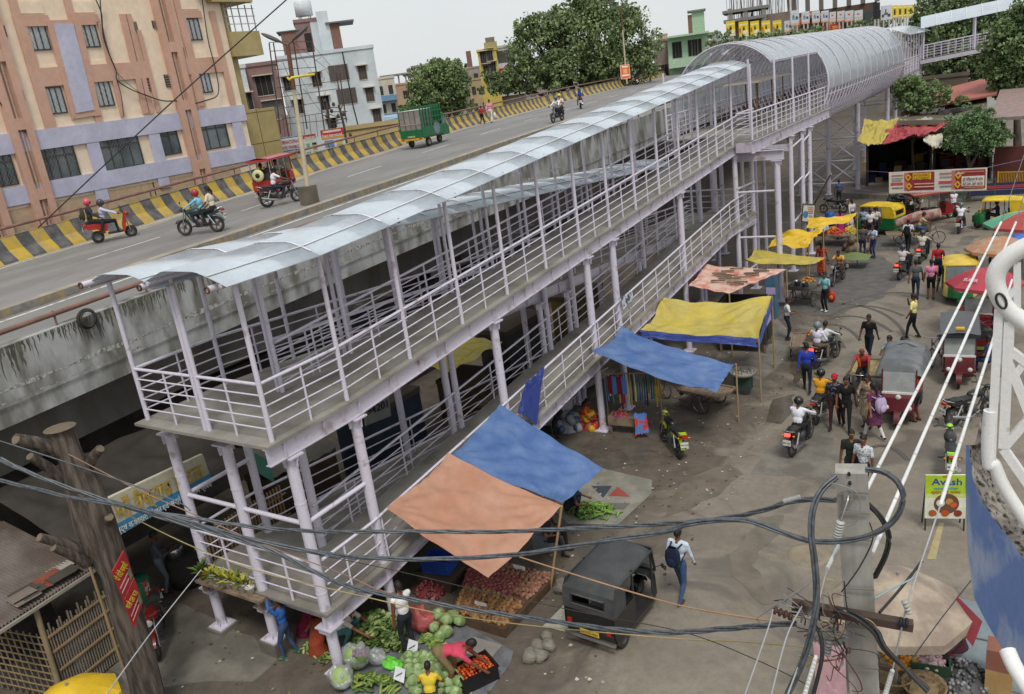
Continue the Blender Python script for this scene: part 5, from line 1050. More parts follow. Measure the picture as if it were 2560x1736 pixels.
def auto(label, loc, rz, low='1e6b3a', hood='d8b92c', black=False, group='auto rickshaws', scale=1.0, cat='auto rickshaw', cowl=None):
 o = thing('auto_rickshaw', label, cat, loc, rz, group, scale); p = paint(low); h_ = mat('hood_'+hood, hexc(hood), rough=.7 if black else .5, c2=tuple(v*.65 for v in hexc(hood)), scale=2, amt=.8, bump=.15); W_ = .64
 dk = dark
 MB().box(-W_, W_, -1.2, .55, .26, .34, blackp).build('floor', o)
 tub = MB(); TB = [(-1.22, .32), (-1.30, .55), (-1.28, .98), (-.30, .98), (-.38, .34)]
 for s_ in (-1, 1): tub.prism(TB, lambda u, v, t: (s_*(W_-.0)+t*s_, u, v), -.05, .0, p)
 tub.prism([(-1.22, .32), (-1.30, .55), (-1.28, .98), (-1.22, .98), (-1.24, .55), (-1.17, .34)], lambda u, v, t: (t, u, v), -W_+.001, W_-.001, p); tub.build('rear_body', o)
 prof = [(-1.30, .985), (-1.29, 1.20), (-1.24, 1.46), (-1.12, 1.62), (-.9, 1.69), (-.4, 1.73), (.2, 1.73), (.62, 1.68), (.72, 1.60)]
 def arch(y, z, u):
  if z <= 1.47: return Vector(((u*2-1)*(W_+.012), y, z))
  x = (u*2-1); return Vector((x*(W_+.012)*(1-.06*x*x), y, z-.12*abs(x)**3.5))
 rf = MB(); us = np.linspace(0, 1, 13)
 for a in range(2, len(prof)-1):
  for i in range(12): rf.add([arch(*prof[a], us[i]), arch(*prof[a], us[i+1]), arch(*prof[a+1], us[i+1]), arch(*prof[a+1], us[i])], [(0, 1, 2, 3)], h_, True)
 for a in range(0, 2):
  for (u0, u1) in ((0, .2), (.8, 1)): rf.add([arch(*prof[a], u0), arch(*prof[a], u1), arch(*prof[a+1], u1), arch(*prof[a+1], u0)], [(0, 1, 2, 3)], h_)
 rf.add([(-.41, -1.302, .985), (.41, -1.302, .985), (.41, -1.292, 1.12), (-.41, -1.292, 1.12)], [(0, 1, 2, 3)], h_); rf.add([(-.41, -1.27, 1.36), (.41, -1.27, 1.36), (.41, -1.24, 1.465), (-.41, -1.24, 1.465)], [(0, 1, 2, 3)], h_)
 fr_ = -.62 if not black else -.75
 for s_ in (-1, 1): rf.add([(s_*(W_+.008), -1.30, .97), (s_*(W_+.008), fr_, .97), (s_*(W_+.008), fr_+.06, 1.62), (s_*(W_+.008), -1.12, 1.60), (s_*(W_+.008), -1.25, 1.44)], [(0, 1, 2, 3, 4)], h_); rf.bar((s_*(W_-.005), .66, 1.60), (s_*(W_-.005), -1.1, 1.60), .03, .05, h_)
 rf.build('hood', o)
 MB().box(-.43, .43, -1.305, -1.29, 1.115, 1.14, blackp if not black else chrome).box(-.43, .43, -1.29, -1.265, 1.345, 1.37, blackp if not black else chrome).box(-.43, -.40, -1.30, -1.27, 1.12, 1.36, blackp).box(.40, .43, -1.30, -1.27, 1.12, 1.36, blackp).build('rear_window_frame', o)
 nose = MB()
 sec = [(.52, .64, .96), (.78, .60, .95), (1.02, .46, .90), (1.20, .26, .78), (1.27, .13, .62)]
 for (y0, w0, t0), (y1, w1, t1) in zip(sec[:-1], sec[1:]):
  b0, b1 = .33+(y0-.5)*.06, .33+(y1-.5)*.06
  A_ = [(-w0, y0, b0), (-w0*.97, y0, t0-.12), (-w0*.75, y0, t0), (w0*.75, y0, t0), (w0*.97, y0, t0-.12), (w0, y0, b0)]; B_ = [(-w1, y1, b1), (-w1*.97, y1, t1-.12), (-w1*.75, y1, t1), (w1*.75, y1, t1), (w1*.97, y1, t1-.12), (w1, y1, b1)]
  nose.add(A_+B_, [(i, i+1, 7+i, 6+i) for i in range(5)], paint(cowl) if cowl and y0 < 1.0 else p, True)
 y1, w1, t1 = sec[-1]; nose.add([(-w1, y1, .37), (w1, y1, .37), (w1*.97, y1, t1-.12), (w1*.75, y1, t1), (-w1*.75, y1, t1), (-w1*.97, y1, t1-.12)], [(0, 1, 2, 3, 4, 5)], p); nose.build('front_cowl', o)
 MB().add([(-.58, .80, .95), (.58, .80, .95), (.56, .70, 1.60), (-.56, .70, 1.60)], [(0, 1, 2, 3)], mat('windscreen', (.22, .26, .27), rough=.08, alpha=.75, spec=.7)).build('windscreen', o)
 fm = MB();
 for a, b in (((-.58, .80, .95), (-.56, .70, 1.62)), ((.58, .80, .95), (.56, .70, 1.62)), ((-.58, .805, .96), (.58, .805, .96)), ((-.56, .71, 1.60), (.56, .71, 1.60))): fm.bar(a, b, .05, .04, h_ if not black else blackp)
 fm.build('windscreen_frame', o)
 for s_ in (-1, 1): MB().bar((s_*.61, -.35, .98), (s_*.61, -.33, 1.66), .04, .04, blackp).bar((s_*.62, .52, .5), (s_*.62, .56, 1.62), .035, .035, blackp).build('roof_post', o)
 MB().box(-.56, .56, -1.15, -.62, .45, .60, vinyl).box(-.56, .56, -1.2, -1.1, .6, 1.05, vinyl).build('passenger_seat', o); MB().box(-.30, .30, -.25, .05, .45, .62, vinyl).box(-.3, .3, -.28, -.22, .62, .9, vinyl).build('driver_seat', o)
 MB().tube([(-.3, .42, 1.0), (0, .5, 1.02), (.3, .42, 1.0)], .016, blackp, 6).cyl((0, .5, 1.0), (0, .8, .5), .025, blackp, 6).build('handlebar', o)
 disc_wheel(o, (0, .98, .22), .22, .10, engm)
 for s_ in (-1, 1): disc_wheel(o, (s_*.56, -.88, .23), .23, .12, engm)
 MB().grid(lambda u, v: Vector(((u-.5)*.2, .98+.27*math.cos(PI*v), .24+.27*math.sin(PI*v))), 4, 10, p).build('mudguard', o)
 for x, y in (((0, 1.30),) if not black else ((-.3, 1.13), (.3, 1.13))): MB().lathe([(0, .03), (.06, .025), (.09, 0), (.09, -.06), (0, -.08)], (x, y-.03, .68), chrome, 14, (0, 1, 0)).lathe([(0, .034), (.06, .03), (.075, .012)], (x, y-.03, .68), lensw, 14, (0, 1, 0)).build('headlight', o)
 for s_ in (-1, 1): MB().box(s_*.5-.05, s_*.5+.05, -1.335, -1.30, .55, .72, lensr).build('tail_light', o)
 pl = MB().box(-.24, .24, -1.34, -1.325, .42, .54, hm('d9b23a')).build('number_plate', o); text('BR 01PA 4201', 'lettering', blackp, pl, (-.21, -1.343, .45), (1, 0, 0), (0, 0, 1), .06, .42)
 MB().box(-W_, W_, -1.36, -1.30, .30, .38, chrome if black else p).build('bumper', o)
 for s_ in (-1, 1): MB().tube([(s_*.58, .78, 1.05), (s_*.74, .82, 1.12)], .01, blackp, 5).ell((s_*.78, .82, 1.12), (.05, .02, .07), blackp, 8, 6).build('mirror', o)
 return o
def erick(label, loc, rz, col='8a1c1c', roofc='8a1c1c', cargo=None, group='electric rickshaws', scale=1.0, sheet_roof=True):
 o = thing('electric_rickshaw', label, 'e-rickshaw', loc, rz, group, scale); p = paint(col); rm = paint(roofc)
 MB().box(-.48, .48, -1.35, .6, .34, .42, p).build('floor', o)
 MB().prism([(-1.38, .40), (-1.42, .80), (-1.33, .80), (-1.30, .42)], lambda u, v, t: (t, u, v), -.48, .48, p).box(-.49, -.45, -1.38, -.55, .42, .78, p).box(.45, .49, -1.38, -.55, .42, .78, p).build('rear_body', o)
 MB().prism([(.55, .36), (.60, .95), (.78, 1.0), (1.0, .90), (1.08, .5), (1.0, .36)], lambda u, v, t: (t, u, v), -.40, .40, p).build('front_cowl', o)
 MB().add([(-.44, .82, 1.0), (.44, .82, 1.0), (.44, .74, 1.60), (-.44, .74, 1.60)], [(0, 1, 2, 3)], mat('pale_windscreen', (.38, .40, .40), rough=.15, alpha=.85)).build('windscreen', o)
 fr = MB()
 for s_ in (-1, 1):
  fr.bar((s_*.45, .83, .98), (s_*.45, .74, 1.68), .04, .04, p)
  for y in (-1.35, -.5, .1): fr.bar((s_*.46, y, .4), (s_*.46, y, 1.68), .035, .035, chrome)
 fr.bar((-.45, .835, .99), (.45, .835, .99), .06, .06, plate); fr.build('frame', o)
 if sheet_roof:
  MB().grid(lambda u, v: Vector(((u-.5)*1.12, -1.45+2.35*v, 1.70+.07*math.sin(PI*u))), 10, 6, rm).grid(lambda u, v: Vector(((.5-u)*1.12, -1.45+2.35*v, 1.66)), 2, 2, rm).box(-.56, .56, .88, .91, 1.60, 1.72, rm).box(-.56, .56, -1.46, -1.44, 1.62, 1.71, rm).box(-.565, -.545, -1.44, .88, 1.63, 1.71, rm).box(.545, .565, -1.44, .88, 1.63, 1.71, rm).build('roof', o)
 MB().box(-.44, .44, -1.3, -.95, .62, .75, vinyl).box(-.44, .44, -1.36, -1.28, .75, 1.1, vinyl).build('rear_seat', o); MB().box(-.44, .44, -.45, -.12, .62, .75, vinyl).build('middle_seat', o); MB().box(-.3, .3, .05, .32, .62, .74, vinyl).build('driver_seat', o)
 MB().tube([(-.34, .5, 1.06), (0, .62, 1.06), (.34, .5, 1.06)], .015, blackp, 6).cyl((0, .62, 1.05), (0, .95, .5), .025, blackp, 6).build('handlebar', o)
 wheel(o, (0, 1.12, .25), .25, .045, 8, chrome)
 for s_ in (-1, 1): wheel(o, (s_*.45, -.9, .25), .25, .05, 8, chrome)
 MB().grid(lambda u, v: Vector(((u-.5)*.16, 1.12+.29*math.cos(PI*v), .26+.29*math.sin(PI*v))), 4, 10, p).build('mudguard', o)
 for x in (-.3, .3): MB().lathe([(0, .03), (.05, .025), (.075, 0), (.06, -.06)], (x, 1.08, .62), lensw, 12, (0, 1, 0)).build('headlight', o)
 MB().lathe([(0, .03), (.06, .025), (.08, 0), (.06, -.06)], (0, 1.0, .92), lensw, 12, (0, 1, 0)).build('headlight', o)
 for s_ in (-1, 1): MB().box(s_*.38-.05, s_*.38+.05, -1.45, -1.41, .55, .68, lensr).build('tail_light', o)
 MB().box(-.14, .14, -1.44, -1.425, .46, .56, hm('5d8f3c')).build('number_plate', o)
 MB().box(-.1, .1, 1.085, 1.10, .42, .54, hm('3f7a45')).build('front_plate', o)
 return o
def bike_front(o, y=.75, r=.33):
 """the front end of a pedal cycle with frame, saddle and chain wheel"""
 wheel(o, (0, y, r), r, .02, 18, chrome, thin=True)
 MB().tube([(0, y, r), (0, y-.12, .72), (0, y-.17, .95)], .015, blackp, 6).tube([(0, y-.15, .85), (0, y-.7, .35), (0, y-.85, .78), (0, y-.14, .72)], .016, blackp, 6).tube([(0, y-.7, .35), (0, y-1.2, .33)], .014, blackp, 6).build('cycle_frame', o)
 MB().tube([(-.28, y-.30, .97), (-.24, y-.12, 1.0), (0, y-.13, .98), (.24, y-.12, 1.0), (.28, y-.30, .97)], .013, chrome, 6).build('handlebar', o)
 MB().ell((0, y-.88, .84), (.08, .14, .035), vinyl, 10, 6).build('saddle', o); MB().lathe([(.03, -.01), (.1, -.01), (.1, .01), (.03, .01)], (.03, y-.7, .35), engm, 14, (1, 0, 0)).bar((.06, y-.7, .35), (.06, y-.62, .19), .02, .02, engm).bar((-.03, y-.7, .35), (-.03, y-.78, .51), .02, .02, engm).build('pedal_crank', o)
def trolley(label, loc, rz, group='cycle trolleys', box=False, bedm=None):
 o = thing('cycle_trolley', label, 'cycle cart', loc, rz, group); bike_front(o, 1.35)
 for s_ in (-1, 1): wheel(o, (s_*.52, -.45, .33), .33, .022, 18, chrome, thin=True)
 b = MB()
 for i in range(7): b.box(-.46+i*.132, -.46+i*.132+.124, -1.15, .42, .62, .645, bedm or wood)
 b.build('plank_bed', o); MB().bar((-.5, -1.15, .66), (-.5, .42, .66), .05, .07, wood).bar((.5, -1.15, .66), (.5, .42, .66), .05, .07, wood).bar((-.5, .42, .66), (.5, .42, .66), .05, .07, wood).bar((-.5, -1.15, .66), (.5, -1.15, .66), .05, .07, wood).build('bed_frame', o)
 MB().bar((-.52, -.45, .33), (.52, -.45, .33), .035, .035, blackp).bar((-.4, -.45, .33), (-.4, -.45, .62), .03, .03, blackp).bar((.4, -.45, .33), (.4, -.45, .62), .03, .03, blackp).tube([(0, .2, .34), (0, .0, .5), (0, -.45, .36)], .018, blackp, 6).build('axle', o)
 return o
def bicycle(label, loc, rz, lean=0):
 o = thing('bicycle', label, 'bicycle', loc, rz); o.rotation_euler = (0, math.radians(lean), rz); bike_front(o, .55); wheel(o, (0, -.52, .33), .33, .02, 18, chrome, thin=True); MB().tube([(0, -.30, .78), (0, -.52, .33)], .012, blackp, 6).box(-.07, .07, -.85, -.4, .70, .715, blackp).build('carrier', o); return o
def handcart(label, loc, rz, L_=1.7, W_=1.05, h=.78, group='hand carts', bedm=None):
 o = thing('hand_cart', label, 'hand cart', loc, rz, group); m = bedm or wood
 for y in (-.55, .55):
  for s_ in (-1, 1): wheel(o, (s_*(W_/2-.06), y, .3), .3, .02, 10, hm('8f8a80'), thin=True)
  MB().bar((-W_/2+.06, y, .3), (W_/2-.06, y, .3), .03, .03, blackp).build('axle', o)
 MB().box(-W_/2, W_/2, -L_/2, L_/2, h-.05, h, m).build('bed', o)
 MB().box(-W_/2, W_/2, -L_/2-.03, -L_/2-.001, h-.1, h+.06, m).box(-W_/2, W_/2, L_/2+.001, L_/2+.03, h-.1, h+.06, m).box(-W_/2-.03, -W_/2-.001, -L_/2, L_/2, h-.1, h+.06, m).box(W_/2+.001, W_/2+.03, -L_/2, L_/2, h-.1, h+.06, m).build('tray_side', o)
 for y in (-.6, .6):
  for s_ in (-1, 1): MB().bar((s_*(W_/2-.1), y, .3), (s_*(W_/2-.1), y, h-.05), .05, .05, wood).build('leg', o)
 return o
# ---------------------------------------------------------------- traffic on the flyover
def z2(x, y): return (850+x*860/2259., y*860/2259.)
def ang(a, b): return math.atan2(-(b.x-a.x), b.y-a.y)
p = GR(290, 600); rzS = ang(GR(253, 610), GR(345, 590))
motorbike('red scooter with two riders passing the striped parapet on the flyover', p, rzS, 'a5281f', 'scooter')
def seat_at(p, rz, y, z=0): return Vector((p.x-math.sin(rz)*y, p.y+math.cos(rz)*y, p.z+z))
person('scooter rider in a pale lilac shirt and dark grey helmet', seat_at(p, rzS, -.28), rzS, 'scoot', 'c3c6dd', '1a1a1d', 'long', helmet='3a4046')
person('pillion passenger in a pink helmet hidden behind the lilac shirted rider', seat_at(p, rzS, -.68), rzS, 'pillion', '3a3a44', '26262a', 'long', helmet='d9566a')
backpack('olive backpack on the scooter pillion passenger', seat_at(p, rzS, -.64), rzS, '3c3d2c', z=1.16)
p = GR(508, 585); rzB = ang(GR(560, 575), GR(470, 590))-.25
motorbike('teal black motorbike coming towards us on the flyover behind the canopy', p, rzB, '1f4a4c')
person('motorbike rider in a sky blue shirt and red helmet on the flyover', seat_at(p, rzB, -.22), rzB, 'ride', '8fc6dd:check:7ab4d0', '20242c', 'long', helmet='a62a33')
person('woman in a cream dress riding pillion behind the red helmet', seat_at(p, rzB, -.62), rzB, 'pillion', 'ddcfbf', '241f22', 'short', hair='long', female=True)
p = GR(700, 487); rzE = ang(GR(660, 505), GR(760, 462))
erick('red electric rickshaw full of passengers beside the lamp block on the flyover', p, rzE, 'b3261f', 'b52f3a')
for i, (x, y, c) in enumerate(((-.2, -.95, '3b2a2a'), (.22, -.95, '6b3a3a'), (-.2, -.15, '2c2c30'))): person(('passenger in dark clothes on the left of the red rickshaw rear seat', 'passenger in maroon on the right of the red rickshaw rear seat', 'passenger in black on the middle seat of the red rickshaw')[i], Vector((p.x+x*math.cos(rzE)-y*math.sin(rzE), p.y+x*math.sin(rzE)+y*math.cos(rzE), p.z+.22)), rzE+(PI if y < -.5 else 0)*0, 'sit', c, '2a2a2e')
person('driver in a khaki shirt at the bars of the red rickshaw', seat_at(p, rzE, .12, .18), rzE, 'drive', 'b9a98c', '3a3630')
q = Vector((p.x+math.sin(rzE)*1.5, p.y-math.cos(rzE)*1.5, p.z))
sp = MB().lathe([(.1, -.05), (.25, -.06), (.27, 0), (.25, .06), (.1, .05)], (0, 0, 0), hm('d8cf9a'), 18, (0, 1, 0)); so_ = sp.build('spare_wheel', loc=(q.x-.1, q.y, q.z+1.05)); so_.rotation_euler = (0, 0, rzE); tag(so_, 'cream covered spare wheel on the back of the red flyover rickshaw', 'spare wheel'); MB().lathe([(0, -.062), (.11, -.058), (.12, 0)], (0, 0, 0), vinyl, 14, (0, 1, 0)).build('hub', so_)
p = GR(708, 512); rzM = ang(GR(680, 515), GR(748, 500))
motorbike('dark maroon motorbike in front of the red flyover rickshaw', p, rzM, '3a1416')
person('rider in a white shirt and black helmet beside the red rickshaw', seat_at(p, rzM, -.25), rzM, 'ride', 'e2e4e6', '232a3c', 'short', helmet='17181b')
def cargo3(label, loc, rz):
 o = thing('goods_rickshaw', label, 'goods rickshaw', loc, rz); g = paint('17683f'); gd = paint('124f33')
 MB().box(-.75, .75, -1.9, .55, .52, .60, gd).build('chassis', o)
 s = MB()
 for x in (-.76, .76):
  s.box(x-.02, x+.02, -1.9, .5, .60, 1.15, g)
  for i in range(8): y = -1.85+i*.33; s.box(x-.025, x+.025, y, y+.07, 1.15, 2.35, g)
  for z in (1.35, 1.65, 1.97, 2.28): s.box(x-.015, x+.015, -1.9, .5, z, z+.06, g)
 s.box(-.76, .76, .46, .5, .6, 2.3, g); s.build('cargo_side', o)
 MB().box(-.76, .76, -1.93, -1.90, .60, 1.05, g).build('tailgate', o); MB().box(-.8, .8, -1.96, -1.88, .46, .58, hm('c59a32')).build('bumper', o)
 MB().prism([(.55, .45), (.55, 1.75), (.95, 1.80), (1.3, 1.1), (1.5, .9), (1.5, .45)], lambda u, v, t: (t, u, v), -.66, .66, g).build('cab', o)
 for x in (-.665, .662): MB().box(x, x+.003, .68, 1.12, 1.12, 1.6, glassm).build('cab_window', o)
 disc_wheel(o, (0, 1.25, .27), .27, .12, engm)
 for x in (-.6, .6): disc_wheel(o, (x, -1.1, .27), .27, .14, hm('8a8478'))
 for x in (-.6, .6): MB().box(x-.07, x+.07, -1.975, -1.962, .48, .56, lensr).build('tail_light', o)
 e = MB().lathe([(.32, -.0), (.36, 0)], (.785, -.2, .98), hm('b86a3a'), 16, (1, 0, 0)).lathe([(0, 0), (.32, 0)], (.784, -.2, .98), hm('6a8a9a'), 16, (1, 0, 0)); e.build('painted_roundel', o)
 pl = MB().box(-.25, .25, -1.975, -1.962, .63, .72, hm('c9c3a0')).build('number_plate', o); text('BR 01 4201', 'lettering', blackp, pl, (-.2, -1.978, .65), (1, 0, 0), (0, 0, 1), .05, .4)
 return o
p = GR(1075, 362); rzG = ang(GR(1030, 372), GR(1120, 348))+.12
cg = cargo3('bright green three wheeled goods rickshaw loaded with grey crates on the flyover', p, rzG)
cb = hm('8f8c84', scale=2, amt=.8)
for i, (x, y, z) in enumerate([(-.36, -1.6, .62), (.36, -1.6, .62), (-.36, -1.6, 1.4), (.36, -1.6, 1.4), (-.36, -.8, .62), (.36, -.8, .62), (-.36, -.8, 1.4), (.36, -.8, 1.4), (0, -.2, 1.4)]):
 m = MB().box(-.34, .34, -.28, .36, 0, .74, cb).box(-.35, .35, -.30, .38, .742, .765, hm('d3d3d0')).box(-.03, .03, -.292, .372, 0, .74, hm('5c5a54'))
 w_ = Vector((p.x+x*math.cos(rzG)-y*math.sin(rzG), p.y+x*math.sin(rzG)+y*math.cos(rzG), p.z+z)); c_ = m.build('crate', loc=w_); c_.rotation_euler = (0, 0, rzG)
 tag(c_, 'grey wrapped crate in the load of the green goods rickshaw' if i < 8 else 'foremost grey crate behind the cab of the green goods rickshaw', 'crate', 'crates on the green goods rickshaw')
person('man in a pink shirt and white trousers walking by the flyover parapet', GR(1229, 308), rzG+.2, 'walk', 'd98fb0', 'd8d4cc', 'long', skin=0); person('child in a red shirt and black trousers beside the pink shirted man', GR(1207, 311), rzG+.1, 'walk2', 'b3222c', '17171a', scale=.78)
bg_ = MB().ell((0, 0, .28), (.13, .09, .22), hm('dfe2e2'), 10, 8).tube([(-.06, 0, .48), (0, 0, .62), (.06, 0, .48)], .01, hm('dfe2e2'), 5).build('carrier_bag', loc=GR(1236, 306)+Vector((.1, 0, .2))); tag(bg_, 'white carrier bag hanging from the hand of the pink shirted man', 'bag')
pb3 = Vector(GR(1395, 305)); rz3 = ang(GR(1400, 300), GR(1330, 320))
motorbike('motorbike mostly hidden behind the canopy with a yellow helmeted pillion', pb3, rz3, '2a2a30')
person('rider in a white shirt and grey helmet just above the canopy ridge', seat_at(pb3, rz3, -.22), rz3, 'ride', 'e6e8ea', '2a2a30', 'long', helmet='5a6468'); person('pillion passenger in a yellow helmet above the canopy ridge', seat_at(pb3, rz3, -.62), rz3, 'pillion', 'd9c9b4', '2a2a30', 'short', helmet='d9b21e')
p4 = GR(1452, 272); rz4 = ang(GR(1440, 290), GR(1480, 245))+.1
motorbike('black motorbike riding away on the open flyover with a blue backpack rider', p4, rz4, '18181b'); person('rider with a grey helmet and white shirt riding away alone on the flyover', seat_at(p4, rz4, -.25), rz4, 'ride', 'c9d2da', '23262e', 'short', helmet='4a5550'); backpack('blue backpack on the lone flyover rider', seat_at(p4, rz4, -.22), rz4, '27408a', z=1.14)
for (x, y, c, sh, lab, hc) in ((1592, 212, '7a1c1c', '23346a', 'navy', '2a3a3a'), (1614, 198, '1d1d20', 'a82436', 'crimson', '23252a')):
 q = GR(x, y); rz5 = ang(GR(x-15, y+12), GR(x+25, y-22))+.1
 motorbike('far motorbike under the orange poster with a %s shirted rider' % lab, q, rz5, c); person('far rider in a %s shirt near the orange lamp poster' % lab, seat_at(q, rz5, -.25), rz5, 'ride', sh, '1e2026', 'short', helmet=hc)
# ---------------------------------------------------------------- the market street
K8 = 860/2259.
def z6(x, y): return (1700+K8*x, 570+K8*y)
def z7(x, y): return (K8*x, 1136+K8*y)
def z8(x, y): return (850+K8*x, 1136+K8*y)
def z9(x, y): return (1700+K8*x, 1136+K8*y)
def z3(x, y): return (1700+K8*x, K8*y)
def q2(x, y): return (2000+x/3.939, 350+y/3.939)
def Fz(x, y): return (1660+x/3.941, 480+y/3.941)
def Dz(x, y): return (1160+x/2.6267, 500+y/2.6267)
def Bz(x, y): return (460+x/2.814, 1130+y/2.814)
def dd(x, y): return (1.10155*x, 1.10155*y)
def Rz(x, y): return (2160+x/3.94, y/3.94)
def rel(mb, org): mb.v = [(a-org[0], b-org[1], c-org[2]) for a, b, c in mb.v]; return mb
def put(mb, name, label, cat, group=None, org=None):
 xs = np.array(mb.v); org = Vector(org) if org is not None else Vector((float(xs[:, 0].mean()), float(xs[:, 1].mean()), float(xs[:, 2].min())))
 return tag(rel(mb, org).build(name, loc=org), label, cat, group)
def headp(x, y, h=1.62): p = G(x, y, h); return Vector((p.x, p.y, 0))
tb = mat('tarp_blue', (.05, .115, .30), rough=.42, c2=(.12, .20, .38), scale=1.6, amt=.8, bump=.15, lo=.35, hi=.7); to_ = mat('tarp_orange', (.42, .195, .12), rough=.5, c2=(.47, .28, .195), scale=.9, amt=.9, lo=.3, hi=.7)
ty = mat('tarp_yellow', (.50, .40, .07), rough=.45, c2=(.42, .35, .10), scale=1.4, amt=.9, bump=.2); ty2 = mat('tarp_bright_yellow', (.68, .44, .02), rough=.45, c2=(.55, .36, .02), scale=2, amt=.8, bump=.2); tdb = mat('tarp_dark_blue', (.03, .05, .24), rough=.4, c2=(.05, .09, .32), scale=3)
trw = mat('tarp_red_white', (.62, .43, .36), rough=.6, c2=(.52, .17, .11), scale=2.2, amt=1, lo=.35, hi=.55); bamboo = mat('bamboo', (.36, .25, .13), rough=.7, c2=(.25, .17, .09), scale=3, stretch=(1, 1, .3))
def tarp(name, label, pts, sag, m, poles=(), wr=.03, seed=1, extra=None, nu=34, group=None, pull=.05):
 mb = sheet(pts, sag, m, nu=nu, nv=nu, wr=wr, seed=seed, pull=pull); c = sum((Vector(p) for p in pts), Vector())/4; o = thing(name, label, 'tarpaulin', (c.x, c.y, 0), 0, group)
 rel(mb, (c.x, c.y, 0)).build('sheet', o)
 hem = MB()
 for i in range(4):
  a, b = Vector(pts[i]), Vector(pts[(i+1) % 4]);
 for (a, b) in poles: rel(MB().cyl(a, b, .03, bamboo, 8), (c.x, c.y, 0)).build('pole', o)
 if extra: extra(o, c)
 return o
XA = -11.55
oL, sT, sR, tip = GX(966, 1273, XA), GX(1120, 1136, XA), G(1404, 1265, 2.0), G(1221, 1448, 2.1)
tarp('orange_awning', 'faded orange tarpaulin awning over the onion and potato slab', [oL, sT, sR, tip], .14, to_, [((sR.x-.35, sR.y-.35, 0), sR)], .04, 2, pull=.012)
ap, br = GX(1251, 1012, XA), G(1510, 1172, 1.75)
tarp('blue_awning', 'bright blue tarpaulin awning joined to the orange one', [sT+Vector((-.02, -.10, -.10)), ap, br, sR+Vector((0, .02, .02))], .10, tb, [], .045, 5, pull=.02)
hang = [GX(*Dz(530, 1095), -11.45), GX(*Dz(330, 1310), -11.45), GX(*Dz(350, 1400), -11.4), GX(*Dz(480, 1480), -11.4)]
put(sheet([hang[0], GX(*Dz(405, 1200), -11.45), hang[2], hang[3]], 0, tdb, wr=.05, seed=9), 'blue_sheet', 'dark blue plastic sheet hanging over the lower ramp rail', 'plastic sheet')
put(sheet([GX(*Dz(1030, 650), -11.5), GX(*Dz(1110, 600), -11.5), GX(*Dz(1112, 660), -11.48), GX(*Dz(1045, 725), -11.48)], 0, mat('printed_cloth', (.5, .52, .55), c2=(.06, .09, .14), scale=6, amt=1, lo=.45, hi=.52), wr=.04, seed=4), 'printed_cloth', 'blue and white printed cloth drying on the lower ramp rail', 'cloth')
A, B, C_, D_ = GX(*dd(1335, 797), -11.3), GX(*dd(1410, 744), -11.5), G(*dd(1670, 826), 1.95), G(*dd(1625, 896), 1.85)
tarp('blue_awning', 'long sagging blue tarpaulin awning over the bead stall', [A, B, C_, D_], .25, tb, [((C_.x, C_.y, 0), C_)], .05, 11, nu=40)
A, B, C_, D_ = G(*dd(1449, 752), 2.45), G(*dd(1497, 678), 2.9), G(*dd(1752, 672), 2.7), G(*dd(1722, 770), 2.15)
def hem(o, c):
 for a, b in ((A, D_), (D_, C_)): rel(sheet([a, b, b+Vector((.05, -.05, -.30)), a+Vector((.05, -.05, -.22))], 0, tdb, wr=.03, seed=3), (c.x, c.y, 0)).build('blue_hem', o)
tarp('yellow_awning', 'big faded yellow tarpaulin awning with a blue lower hem beside the ramp', [A, B, C_, D_], .38, ty, [((D_.x, D_.y, 0), D_), ((C_.x, C_.y, 0), C_)], .06, 7, hem, nu=44)
A2, B2, C2, D2 = G(*dd(1563, 650), 2.75), G(*dd(1600, 600), 2.9), G(*dd(1785, 612), 2.75), G(*dd(1655, 668), 2.5)
tarp('red_white_awning', 'flat faded red and white plastic roof awning with slits behind the yellow awning', [A2, B2, C2, D2], .05, trw, [((C2.x, C2.y, 0), C2), ((D2.x, D2.y, 0), D2)], .03, 8)
slits = MB();
for i in range(20):
 u = .2+.55*random.random(); v = .25+.6*random.random(); p = (A2*(1-u)+D2*u)*(1-v)+(B2*(1-u)+C2*u)*v+Vector((0, 0, .05)); slits.bar(p, p+Vector((.5, .1, -.01)), .05, .05, wood)
put(slits, 'stick_scraps', 'scattered dark stick scraps lying on the red and white plastic roof', 'scraps')['kind'] = 'stuff'
kb = hm('4a6f8a', scale=3, amt=1); kd = hm('3c3a30', scale=3, amt=1)
kp = G(*dd(1748, 800)); kk = thing('kiosk', 'small tin paan kiosk with glass jars under the yellow awning', 'kiosk', (kp.x-.5, kp.y+.4, 0), .08)
MB().box(-1.4, .35, -.6, .6, .35, .95, kd).build('counter', kk); MB().box(-1.4, -1.3, -.55, .55, .95, 2.0, kd).box(.25, .33, -.55, .55, .95, 2.0, kb).box(-1.3, .25, .5, .56, .95, 2.0, dark).build('wall', kk)
for x in (-1.35, .3):
 for y in (-.55, .55): MB().box(x-.04, x+.04, y-.04, y+.04, 0, .35, wood).build('leg', kk)
gl = MB()
for i in range(9): gl.box(-1.25+i*.16, -1.15+i*.16, -.66, -.605, .45, .88, hm(('8a8a70', '5a6a5a', '9a7a4a')[i % 3]))
gl.build('poster_panel', kk)
lp = hm('cfc04a'); pl = MB().box(.335, .345, -.3, .5, 1.0, 1.5, hm('b9a8d0')).box(.345, .35, -.35, -.05, .45, .9, hm('2c2c28')); pl.build('side_poster', kk)
bc = G(*Fz(1080, 1240)); put(MB().box(bc.x-.25, bc.x+.15, bc.y-.25, bc.y+.3, 0, 1.9, kb).box(bc.x-.2, bc.x+.18, bc.y-.27, bc.y-.251, 1.1, 1.4, hm('b7a4cf')), 'tin_cabinet', 'tall blue tin cabinet beside the yellow awning kiosk', 'cabinet')
